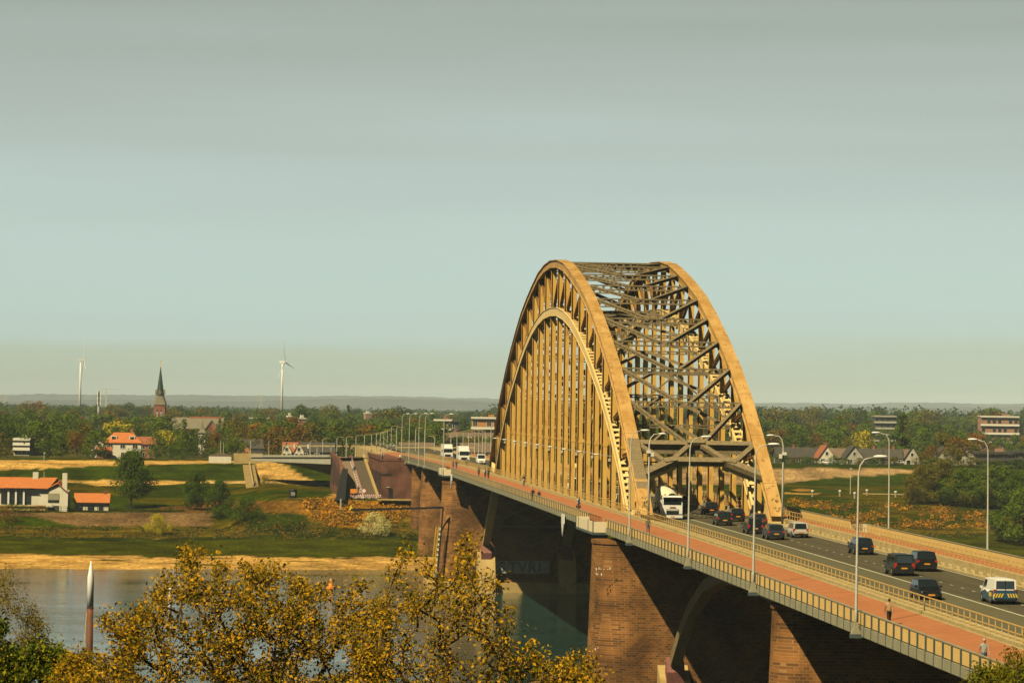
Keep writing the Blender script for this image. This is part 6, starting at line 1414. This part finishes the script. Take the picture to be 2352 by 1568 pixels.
def lorry(px, py, lab, off, col='white', Lb=6, H=3.7, cat='lorry', t=-3.6, cabh=3.0):
    p = ondeck(px*K, py*K); Y = p.y; o = thing('box_lorry', lab, cat, (t, Y, zd(Y)+.01), math.pi, group='lorries coming over the bridge'); w = 2.5; m_ = MB(); m_.prism([(0, .5), (-.03, 1.6), (-.3, cabh), (-.8, cabh+.15), (-2.0, cabh+.15), (-2.0, .5)], 'x', -w/2, w/2); c = m_.build('cab', PK[col], o)
    m_ = MB(); m_.box((0, -2.1-Lb/2, .9+(H-.9)/2), (w+.05, Lb, H-.9)); m_.build('load_box', PK[col], o); m_ = MB(); m_.prism([(-.7, cabh+.1), (-.95, H), (-2.05, H), (-2.05, cabh+.1)], 'x', -w/2+.1, w/2-.1); m_.build('wind_deflector', PK[col], o)
    m_ = MB(); m_.box((0, -.12, 2.25), (2.2, .22, .9)); m_.build('windscreen', GLASS, c); m_ = MB(); m_.box((0, .02, 1.0), (1.4, .08, .6)); m_.build('grille', BLACK, c); m_ = MB(); m_.box((0, .06, .5), (.5, .03, .12)); m_.build('number_plate', PLATE, c)
    for sx in (-1, 1):
        m_ = MB(); m_.box((sx*1.35, -.3, 2.2), (.2, .15, .6)); m_.build('mirror', BLACK, c); m_ = MB(); m_.box((sx*.95, .02, .75), (.35, .1, .2)); m_.build('headlight', RIM, c)
        for y in (-1.2, -2-Lb*.8): m_ = MB(); m_.tube([(sx*.85, y, .5), (sx*1.2, y, .5)], .5, 12); m_.build('wheel', TYRE, o)
lorry(1849, 1851, 'white lorry with a tall wind deflector coming from the north', 0, H=3.9)
lorry(1712, 1836, 'white box lorry farther north behind the lamps', 0, H=3.8, t=-3.4)
def oncoming(px, py, lab, col, kd, L, w, h, t=-3.6, cat='car'): p = ondeck(px*K, py*K); car(lab, col, kd, L, w, h, t, p.y+L/2, math.pi, True, cat=cat)
oncoming(1893, 1857, 'white van right of the tall white lorry', 'white', 'van', 5.0, 2.0, 2.3, -1.2, 'van')
oncoming(1926, 1868, 'orange car at the north end of the arch', 'orange', 'hatch', 4.1, 1.8, 1.5, -1.0)
oncoming(1734, 1842, 'black sport utility car in front of the box lorry', 'black', 'suv', 4.7, 1.95, 1.8, -1.4)
oncoming(1650, 1836, 'dark car behind the lamps, first of three', 'dark blue', 'wagon', 4.5, 1.8, 1.45, -1.2); oncoming(1630, 1833, 'dark car behind the lamps, second of three', 'grey', 'wagon', 4.5, 1.8, 1.45, -3.8); oncoming(1612, 1832, 'dark car behind the lamps, third of three', 'dark blue', 'hatch', 4.5, 1.8, 1.5, -1.4)
for t, s, col, kd, lb, rz in ((-3.8, 42, 'dark blue', 'mpv', 'dark car seen between the hangers behind the concrete mixer', math.pi), (-3.7, 60, 'silver', 'hatch', 'silver car seen between the hangers farther back', math.pi), (-3.8, 78, 'brown', 'hatch', 'red brown car seen between the hangers', math.pi), (.4, 36, 'black', 'suv', 'black car ahead of the one beside the mixer', 0), (-3.8, 122, 'white', 'van', 'white van behind the middle hangers', math.pi), (4.0, 56, 'grey', 'wagon', 'grey car in the right lane under the arch', 0)):
    car(lb, col, kd, 4.4, 1.82, 1.55 if kd != 'van' else 2.2, t, s, rz, rz != 0)
# parked cars by the gabled houses
for px, py, col, lb in ((1848, 1076, 'slate blue', 'blue car parked before the dark roofed house'), (1897, 1076, 'white', 'white car parked before the white gabled house'), (1998, 1075, 'slate blue', 'blue car parked before the wide dark roofed house'), (2062, 1075, 'silver', 'silver car parked beside the grey gabled house')):
    p = at(px, py, 1095); o = car(lb, col, 'hatch', 4.3, 1.8, 1.5, p.x, p.y, R(85), group='cars parked by the gabled houses'); o.location.z = gz(p.x, p.y)+.05

# ------------------------------------------------------------------ people
SKIN = mat('skin', (.42, .22, .13), .6); HAIR = mat('dark_hair', (.03, .02, .012), .7); GHAIR = mat('grey_hair', (.35, .32, .26), .7)
CL = {'tan': (.45, .27, .12), 'grey': (.34, .34, .29), 'black': (.012, .012, .014), 'navy': (.02, .03, .06), 'light blue': (.42, .55, .62), 'white': (.65, .64, .56), 'olive': (.12, .11, .05), 'jeans': (.06, .10, .16), 'red': (.32, .05, .03), 'khaki': (.30, .24, .14)}
CLM = {k: mat(k.replace(' ', '_')+'_cloth', v, .85, c2=tuple(c*.8 for c in v), scale=8) for k, v in CL.items()}
def person(label, X, Y, Z, rz, top, leg, pose='stand', hair='dark', h=1.76, skirt=False, bare_arms=False, bare_legs=False, group=None, lean=0.0):
    """one continuous skinned body; local +Y is the way the person faces"""
    o = thing('person', label, 'person', (X, Y, Z), rz, group, h/1.76)
    J = {}; r = {}
    def j(n, p, rad): J[n] = Vector(p); r[n] = rad
    if pose == 'ride':
        hip = Vector((0, -.28, 1.0)); ch = Vector((0, .02, 1.42)); j('hip', hip, .15); j('waist', (0, -.18, 1.18), .135); j('chest', ch, .155); j('neck', (0, .10, 1.58), .055); j('head', (0, .15, 1.68), .085); j('crown', (0, .16, 1.80), .085)
        for s in (-1, 1):
            n = 'l' if s < 0 else 'r'; j(n+'sh', (s*.19, .03, 1.46), .062); j(n+'el', (s*.27, .22, 1.22), .045); j(n+'wr', (s*.25, .42, 1.06), .031); j(n+'ha', (s*.24, .49, 1.04), .036)
            k = .16 if s < 0 else 0; j(n+'hp', (s*.10, -.24, .96), .10); j(n+'kn', (s*.13, .14, .72+k), .066); j(n+'an', (s*.12, .02, .30+k*1.3), .042); j(n+'to', (s*.12, .18, .25+k*1.3), .038)
    else:
        w = {'stand': 0, 'walk': .20}[pose]; lp = lean
        j('hip', (0, 0, .93), .15); j('waist', (0, lp*.3, 1.10), .13); j('chest', (0, lp*.6, 1.34), .155); j('neck', (0, lp*.8, 1.50), .055); j('head', (0, lp*.9+.01, 1.60), .085); j('crown', (0, lp*.9, 1.70), .082)
        for s in (-1, 1):
            n = 'l' if s < 0 else 'r'; a = s*w
            j(n+'sh', (s*.19, lp*.6, 1.40), .062); j(n+'el', (s*.25, -a*.5, 1.13), .045); j(n+'wr', (s*.24, -a*.9+.06, .89), .031); j(n+'ha', (s*.235, -a+.09, .81), .034)
            j(n+'hp', (s*.095, 0, .88), .105); j(n+'kn', (s*.105, a*.9+.03, .48), .068); j(n+'an', (s*.105, a*1.5-(.04 if a < 0 else 0), .09+(.06 if a < 0 else 0)), .043); j(n+'to', (s*.115, a*1.5+.15, .045), .036)
    names_ = list(J); ed = [('hip', 'waist'), ('waist', 'chest'), ('chest', 'neck'), ('neck', 'head'), ('head', 'crown')]
    for n in 'lr': ed += [('chest', n+'sh'), (n+'sh', n+'el'), (n+'el', n+'wr'), (n+'wr', n+'ha'), ('hip', n+'hp'), (n+'hp', n+'kn'), (n+'kn', n+'an'), (n+'an', n+'to')]
    me = bpy.data.meshes.new('sk'); me.from_pydata([J[n] for n in names_], [(names_.index(a), names_.index(b)) for a, b in ed], [])
    ob = bpy.data.objects.new('sk', me); COL.objects.link(ob); ob.modifiers.new('s', 'SKIN'); sv = me.skin_vertices[0].data
    for i, n in enumerate(names_): sv[i].radius = (r[n], r[n]*(.78 if n in ('hip', 'waist', 'chest') else 1)); sv[i].use_root = (n == 'hip')
    sb_ = ob.modifiers.new('b', 'SUBSURF'); sb_.levels = 1; sb_.render_levels = 1
    dg = bpy.context.evaluated_depsgraph_get(); bm_ = bpy.data.meshes.new_from_object(ob.evaluated_get(dg)); bpy.data.objects.remove(ob)
    V = [tuple(v.co) for v in bm_.vertices]; Fc = [tuple(p.vertices) for p in bm_.polygons]; g = MB(); M_ = []
    def reg(c):
        best = 9; bn = None
        for a, b in ed:
            A, B2 = J[a], J[b]; d = B2-A; t = max(0, min(1, (c-A).dot(d)/max(1e-9, d.length_squared))); q = (A+d*t-c).length-(r[a]*(1-t)+r[b]*t)
            if q < best: best = q; bn = (a, b, t)
        a, b, t = bn
        if b in ('head', 'crown') or (b == 'neck' and t > .55): return 0
        if b.endswith('ha'): return 0
        if b.endswith('wr') or b.endswith('el'): return 0 if (bare_arms and (b.endswith('wr') or t > .45)) else 1
        if b.endswith('to'): return 3
        if b.endswith('an'): return 0 if bare_legs else 2
        if b.endswith('kn'): return 2
        if b.endswith('hp') or (a == 'hip' and t < .35): return 2
        return 1
    for f in Fc:
        c = sum((Vector(V[i]) for i in f), Vector())/len(f); M_.append(reg(c))
    g.v = V; g.f = Fc; g.m = M_
    for n in 'lr':       # fingers and thumb rooted in the palm
        ha = J[n+'ha']; d = (ha-J[n+'wr']).normalized(); s = -1 if n == 'l' else 1; sd = d.cross(Vector((1, 0, 0))).normalized()
        for k in range(4):
            q = sd*((k-1.5)*.017)+ha+d*.01; L = (.062, .074, .070, .055)[k]; g.tube([q, q+d*L*.55, q+d*L*.85+Vector((-s*.018, 0, 0))], [.0095, .0085, .007], 5, 0)
        q = ha-d*.02+sd*.03; g.tube([q, q+sd*.028+d*.025, q+sd*.03+d*.05], [.011, .010, .008], 5, 0)
    g.build('body', [SKIN, CLM[top], CLM[leg], BLACK], o, True)
    hd = (J['head']+J['crown'])/2
    g = MB(); g.sphere(hd+Vector((0, -.02, .025)), (.093, .105, .112), 12, 8); g.v = [(x, y, z) for x, y, z in g.v]; g.build('hair', GHAIR if hair == 'grey' else HAIR, o, True)
    g = MB(); g.sphere(hd+Vector((0, .025, -.01)), (.078, .085, .105), 12, 8); g.add([hd+Vector(p) for p in ((-.015, .10, -.025), (.015, .10, -.025), (0, .132, -.022), (0, .10, .02))], [(0, 1, 2), (1, 3, 2), (3, 0, 2)]); fc = g.build('face', SKIN, o, True)
    g = MB(); [g.sphere(hd+Vector((s*.032, .098, .012)), .011, 6, 4) for s in (-1, 1)]; g.box(tuple(hd+Vector((0, .106, -.055))), (.05, .012, .010)); g.build('eyes_and_mouth', HAIR, fc)
    g = MB(); [g.sphere(hd+Vector((s*.083, .01, -.005)), (.014, .022, .032), 6, 4) for s in (-1, 1)]; g.build('ears', SKIN, fc)
    return o
def bicycle(label, X, Y, Z, rz, bag=False):
    o = thing('bicycle', label, 'bicycle', (X, Y, Z), rz, 'bicycles on the cycle path')
    for y in (-.52, .56):
        g = MB(); n = 20; P = [(0, y+.33*math.cos(2*math.pi*i/n), .34+.33*math.sin(2*math.pi*i/n)) for i in range(n+1)]; g.tube(P, .022, 6, cap=False); w = g.build('wheel', TYRE, o); g = MB(); [g.tube([(0, y, .34), (0, y+.33*math.cos(a), .34+.33*math.sin(a))], .004, 3) for a in [i*.785 for i in range(8)]]; g.build('spokes', GALV, w)
    g = MB(); 
    for a, b in (((0, -.52, .34), (0, -.05, .30)), ((0, -.52, .34), (0, -.22, .85)), ((0, -.05, .30), (0, -.24, .95)), ((0, -.05, .30), (0, .38, .82)), ((0, -.22, .80), (0, .36, .88)), ((0, .56, .34), (0, .36, .98))): g.tube([a, b], .02, 6)
    g.build('frame', BLACK, o); g = MB(); g.tube([(-.28, .36, 1.02), (-.1, .40, 1.04), (.1, .40, 1.04), (.28, .36, 1.02)], .014, 6); g.build('handlebar', BLACK, o)
    g = MB(); g.sphere((0, -.26, .97), (.08, .14, .045)); g.build('saddle', BLACK, o); g = MB(); g.box((.1, -.05, .18), (.1, .1, .03)); g.box((-.1, -.05, .42), (.1, .1, .03)); g.build('pedals', BLACK, o)
    if bag:
        for s in (-1, 1): g = MB(); g.box((s*.2, -.55, .55), (.16, .36, .34)); g.build('pannier', BLACK, o)
def foot(px, py):
    p = ondeck(px*K, py*K, .2)
    for _ in range(6): p = ondeck(px*K, py*K, pz(p.x))
    return p
GRP = 'people on the bridge'
p = foot(3556, 2500); person('man in a tan jacket and dark trousers walking away along the red path', p.x, p.y, zd(p.y)+pz(p.x)+.004, 0, 'tan', 'black', 'walk', h=1.8, group=GRP)
p = foot(3936, 2678); person('man in a grey T-shirt walking towards the camera at the lower right', p.x, p.y, zd(p.y)+pz(p.x)+.004, math.pi, 'grey', 'jeans', 'walk', 'grey', h=1.8, bare_arms=True, group=GRP)
p = foot(2592, 2134); person('person in an open jacket and jeans standing near the viewing bay', p.x, p.y, zd(p.y)+pz(p.x)+.004, math.pi-.2, 'olive', 'jeans', 'walk', h=1.76, group=GRP)
p = foot(2131, 2003); person('left one of two people in black walking towards the camera', p.x, p.y, zd(p.y)+pz(p.x)+.004, math.pi, 'black', 'black', 'walk', h=1.85, group=GRP)
p = foot(2156, 2008); person('right one of two people in black, with long hair', p.x, p.y, zd(p.y)+pz(p.x)+.004, math.pi, 'black', 'navy', 'walk', h=1.72, group=GRP)
for px, py, lb, c in ((1812, 1874, 'left walker of the pair nearest the far viewing bay', 'red'), (1825, 1876, 'right walker of the pair nearest the far viewing bay', 'navy')):
    p = foot(px, py); person(lb, p.x, p.y, zd(p.y)+pz(p.x)+.004, math.pi, c, 'jeans', 'walk', group=GRP)
def rider(px, py, lb, blb, rz, top, leg, bl=False, hair='dark', surf_t=None, bag=False):
    p = foot(px, py); person(lb, p.x, p.y, zd(p.y)+pz(p.x)+.004, rz, top, leg, 'ride', hair, bare_legs=bl, bare_arms=bl, group='cyclists on the bridge'); bicycle(blb, p.x, p.y, zd(p.y)+pz(p.x)+.004, rz, bag)
def rider_r(px, py, lb, blb, rz, top, leg):
    p = ondeck(px*K, py*K, .01); person(lb, p.x, p.y, zd(p.y)+.01, rz, top, leg, 'ride', group='cyclists on the bridge'); bicycle(blb, p.x, p.y, zd(p.y)+.01, rz)
rider(2315, 2043, 'cyclist in a light blue shirt and shorts riding towards the camera', 'bicycle under the cyclist in light blue', math.pi, 'light blue', 'navy', True, bag=True)
rider(2095, 1943, 'cyclist in a black jacket riding away beside the railing', 'bicycle under the cyclist in the black jacket', 0, 'black', 'white')
rider(1915, 1903, 'cyclist in olive, left of the far group of three', 'bicycle of the cyclist in olive', 0, 'olive', 'black')
rider(1941, 1911, 'cyclist in white in the middle of the far group of three', 'bicycle of the cyclist in white', math.pi, 'white', 'black')
rider(1953, 1914, 'cyclist in black at the right of the far group of three', 'bicycle of the cyclist in black at the far end', 0, 'black', 'black')
rider(1867.5, 1867, 'cyclist in dark olive beside the far railing', 'bicycle of the cyclist in dark olive', 0, 'olive', 'black')
rider_r(2959, 2036, 'cyclist in black on the right hand path behind the hangers', 'bicycle behind the hangers on the right hand path', math.pi, 'black', 'black')
rider(1600, 1846, 'cyclist in white at the corner of the brick building', 'bicycle at the corner of the brick building', 0, 'white', 'black')
rider(1530, 1838, 'cyclist with white helmet by the stair head', 'bicycle by the stair head', math.pi, 'white', 'navy')
def onramp(px, py, lb, c, rz=0):
    d = ray(px*K, py*K); lo, hi = 700, 1000
    for _ in range(50):
        k = (lo+hi)/2; q = CAM+d*k
        if q.z > rz_(q.y): lo = k
        else: hi = k
    q = CAM+d*k; person(lb, min(max(q.x, rx0+.6), rx1-4.3), q.y, rz_(q.y)+.01, rz, c, 'jeans', 'walk', group='people on the ramp')
onramp(1434, 1970, 'person in black walking up the foot of the ramp', 'black'); onramp(1412, 1886, 'person in white, left of a pair half way up the ramp', 'white'); onramp(1421, 1887, 'person in dark clothes, right of a pair half way up the ramp', 'navy'); onramp(1394, 1843, 'person at the top of the ramp on the left', 'navy'); onramp(1410, 1843, 'person at the top of the ramp on the right', 'red')
for px, py, lb, c in ((587, 1118, 'person in black at the foot of the concrete steps', 'black'), (606, 1113, 'person in navy half hidden by the shrub at the steps', 'navy')):
    q = hitg(px, py); person(lb, q.x, q.y, q.z, -1.5, c, 'black', 'walk')
# red and white road works barriers on the ramp
for i in range(5):
    o = thing('barrier', f'red and white barrier board at the foot of the ramp, {ordn[i]} from the left', 'barrier', (rx1-6.8+i*1.65, RY0-.6, GB), group='barrier boards at the foot of the ramp'); g = MB(); g.box((0, 0, .95), (1.6, .05, .28)); g.box((0, 0, .55), (1.6, .05, .2)); g.box((-.7, 0, .5), (.06, .06, 1.0)); g.box((.7, 0, .5), (.06, .06, 1.0)); b_ = g.build('board', WHITE, o); g = MB()
    for k in range(3): g.box((-.55+k*.55, -.035, .95), (.25, .03, .28)); g.box((-.3+k*.5, -.035, .55), (.2, .03, .2))
    g.build('red_stripes', REDP, b_)
o = thing('warning_sign', 'square orange warning sign standing at the ramp foot', 'sign', (rx1-6.6, RY0-.9, GB)); g = MB(); g.box((0, 0, 1.9), (1.6, .06, 1.1)); g.build('panel', ORNG, o); g = MB(); g.box((0, .05, .7), (.08, .08, 1.4)); g.build('post', GALV, o)
o = thing('no_entry_sign', 'round red rimmed sign above the barrier boards', 'sign', (rx1-4.0, RY0-.8, GB)); g = MB(); g.tube([(0, 0, 2.0), (0, -.05, 2.0)], .62, 20); g.build('rim_disc', REDP, o); g = MB(); g.tube([(0, -.06, 2.0), (0, -.09, 2.0)], .45, 20); g.build('face_disc', WHITE, o); g = MB(); g.box((0, .05, 1.0), (.07, .07, 2.0)); g.build('post', GALV, o)
for i in range(16):
    y = RY0+2+i*5.6; o = thing('striped_post', f'red and white striped guide post dividing ramp and stairs, {ordn[i]} from the bottom', 'guide post', (rx1-4.1, y, rz_(y)), group='guide posts along the ramp'); g = MB(); g.box((0, 0, .65), (.28, .08, 1.1)); g.box((0, 0, .06), (.8, .4, .12)); b_ = g.build('board', WHITE, o); g = MB(); [g.box((0, -.05, z), (.28, .03, .18)) for z in (.3, .65, 1.0)]; g.build('red_bands', REDP, b_)

# ------------------------------------------------------------------ near trees on the south bank
import numpy as np
def near_tree(name, label, prof, D, root_px, n, seed, mats, depth=3.2, leaf=.115, per=25, ybot=1640, bark=BARKY, dens=1.0, base_split=0.0, twig=1.0):
    r = random.Random(seed); x0, x1 = prof[0][0], prof[-1][0]; s = D/F
    rp_ = at(root_px, 1568, D); zr = gz(rp_.x, rp_.y); o = thing(name, label, 'tree', (rp_.x, rp_.y, zr))
    pts = []
    while len(pts) < n:
        px = r.uniform(x0, x1); yt = interp(px, prof)+noise.noise(Vector((px*.035, seed, 0)))*26; py = yt+r.random()**1.1*(ybot-yt)
        if py > ybot: continue
        e = (py-yt)/300
        if r.random() > dens*(.45+.8*min(1, e+.25)): continue
        if noise.noise(Vector((px*.016, py*.016, seed+3))) < -.22: continue
        dd = r.uniform(-1, 1)*depth*min(1, .35+(py-yt)/160)
        pts.append(at(px, py, D+dd))
    base = at(root_px, 1790, D); nodes = [Vector((rp_.x, rp_.y, zr-.3)), Vector((rp_.x+.1, rp_.y, (zr+base.z)/2)), base]; par = [-1, 0, 1]; cnt = [0, 0, 0]
    pts.sort(key=lambda p: (p-base).length); A = np.array([tuple(v) for v in nodes]+[(0, 0, 0)]*(n*14)); Nn = 3; bz = np.array(tuple(base)); paths = []; tips = []
    dist0 = np.zeros(len(A)); dist0[:3] = 0
    for p in pts:
        q = np.array(tuple(p)); d = np.linalg.norm(A[:Nn]-q, axis=1); up_pen = np.maximum(0, A[:Nn, 2]-q[2]+.15)*1.2; cost = d+up_pen+dist0[:Nn]*.10
        cost[:2] = 1e9
        k = int(np.argmin(cost)); a = nodes[k]; v = p-a; L = v.length
        if L < .05: continue
        ns = max(1, min(12, int(L/.28))); path = [k]; bend = Vector((r.gauss(0, 1), r.gauss(0, 1), r.gauss(.3, .6)))*L*.07
        for i in range(1, ns+1):
            u = i/ns; w = a+v*u+bend*math.sin(u*math.pi)+(Vector((r.gauss(0, .02), r.gauss(0, .02), r.gauss(0, .02))) if i < ns else Vector())
            nodes.append(w); par.append(path[-1]); cnt.append(0); A[Nn] = tuple(w); dist0[Nn] = dist0[path[-1]]+L/ns; path.append(Nn); Nn += 1
            if Nn >= len(A)-2: break
        paths.append(path); tips.append((path[-1], (nodes[path[-1]]-nodes[path[-2]]).normalized()))
        if Nn >= len(A)-20: break
    for t_, _ in tips:
        k = t_
        while k >= 0: cnt[k] += 1; k = par[k]
    rad = [max(.006, .0075*(c**.50)) for c in cnt]
    g = MB(); off = o.location
    g.tube([nodes[0], nodes[1], nodes[2]], [rad[0]*1.3, rad[1]*1.1, rad[2]], 10)
    for p_ in paths: 
        rr = [rad[i] for i in p_]; rr[0] = min(rr[0], rad[p_[1]]*1.25)
        g.tube([nodes[i] for i in p_], rr, 5 if rr[0] < .05 else 8, cap=False)
    g.build('trunk_and_branches', bark, o, True, world=True)
    V = []; Fc = []; M_ = []
    for t_, d0 in tips:
        c = nodes[t_]; mi0 = r.random()
        for _ in range(int(per*r.uniform(.6, 1.4))):
            q = c+d0*r.uniform(-.45, .12)*twig+Vector((r.gauss(0, .13), r.gauss(0, .13), r.gauss(0, .12)))*twig; sz = leaf*r.uniform(.45, 1.2)
            nn = Vector((r.gauss(0, .7), r.gauss(0, .7), r.gauss(.35, .6))).normalized(); x = Matrix.Rotation(r.uniform(0, 6.28), 3, nn) @ nn.orthogonal().normalized(); y = nn.cross(x)
            b_ = len(V); V += [q-x*sz*.55, q-y*sz*.34+nn*sz*.12, q+x*sz*.55, q+y*sz*.34+nn*sz*.12]; Fc += [(b_, b_+1, b_+2), (b_, b_+2, b_+3)]; k = (0 if mi0+r.gauss(0, .25) < .5 else 1) if r.random() < .8 else 2; M_ += [k, k]
    g = MB(); g.v = [tuple(v-off) for v in V]; g.f = Fc; g.m = M_; link('foliage', g.mesh('foliage', mats), o)
    return o
L1 = leafmat('gold_leaves', (.48, .255, .004), (.62, .35, .008), .25); L2 = leafmat('ochre_leaves', (.27, .16, .003), (.35, .21, .004), .25); L3 = leafmat('olive_gold_leaves', (.10, .105, .002), (.14, .135, .003), .2)
near_tree('golden_tree', 'golden leaved spring tree filling the lower left foreground, the taller bushy one', [(120, 1545), (170, 1500), (215, 1440), (250, 1395), (300, 1400), (345, 1370), (370, 1320), (400, 1310), (425, 1255), (455, 1240), (480, 1275), (530, 1290), (580, 1300), (640, 1285), (690, 1325), (740, 1345), (800, 1310), (850, 1345), (890, 1370)], 92, 560, 1650, 5, [L1, L1, L2, L3][1:])
near_tree('golden_tree', 'open golden tree with pale crooked limbs in front of the far pier', [(800, 1420), (850, 1370), (890, 1360), (925, 1260), (950, 1240), (975, 1270), (1000, 1330), (1040, 1290), (1060, 1230), (1085, 1200), (1110, 1250), (1140, 1300), (1160, 1370), (1190, 1440), (1260, 1480), (1320, 1465), (1345, 1500), (1400, 1560)], 88, 1010, 800, 8, [L1, L2, L3], depth=2.6, per=19)
G1 = leafmat('fresh_green_leaves', (.12, .15, .003), (.19, .20, .004), .25); G2 = leafmat('deep_green_leaves', (.035, .065, .003), (.055, .085, .003), .2); G3 = leafmat('lime_leaves', (.32, .27, .006), (.38, .30, .008), .25)
near_tree('green_tree', 'fresh green tree in the lower left corner', [(-120, 1440), (0, 1420), (40, 1430), (80, 1455), (120, 1480), (150, 1500), (165, 1545)], 96, 10, 420, 12, [G1, G2, G3], leaf=.13, per=60, ybot=1620, bark=BARK)
WL = leafmat('willow_leaves', (.20, .145, .016), (.27, .19, .02), .2)
near_tree('willow', 'hazy olive willow behind the green tree at the left edge', [(-200, 1290), (0, 1290), (25, 1310), (55, 1350), (85, 1400), (105, 1450)], 230, -60, 380, 15, [WL, WL, L3], depth=5, leaf=.16, per=60, ybot=1560, bark=BARK, twig=2.2)
near_tree('green_tree', 'yellow green tree in the lower right corner over the parapet', [(2205, 1560), (2225, 1540), (2260, 1528), (2305, 1535), (2322, 1490), (2352, 1462), (2450, 1450), (2560, 1480)], 100, 2400, 520, 18, [leafmat('olive_bright_leaves', (.16, .125, .003), (.24, .18, .004), .25), G1, L3], leaf=.10, per=46, ybot=1600, bark=BARK, depth=2)

# ------------------------------------------------------------------ air
hz = MB(); hz.box((0, 0, 60), (56000, 56000, 400)); 
hz = MB(); zlo, zhi = -31, 190; hz.box((0, 0, (zlo+zhi)/2), (60000, 60000, zhi-zlo))
HZM = bpy.data.materials.new('haze'); HZM.use_nodes = True; t = HZM.node_tree; t.nodes.clear(); ou = N(t, 'ShaderNodeOutputMaterial'); pv = N(t, 'ShaderNodeVolumePrincipled')
pv.inputs['Color'].default_value = (.74, .90, .95, 1); pv.inputs['Density'].default_value = 5e-5; pv.inputs['Anisotropy'].default_value = -.4
t.links.new(pv.outputs[0], ou.inputs['Volume']); ho = link('haze', hz.mesh('haze', HZM)); ho['kind'] = 'stuff'; ho['label'] = 'thin summer haze over the whole plain'
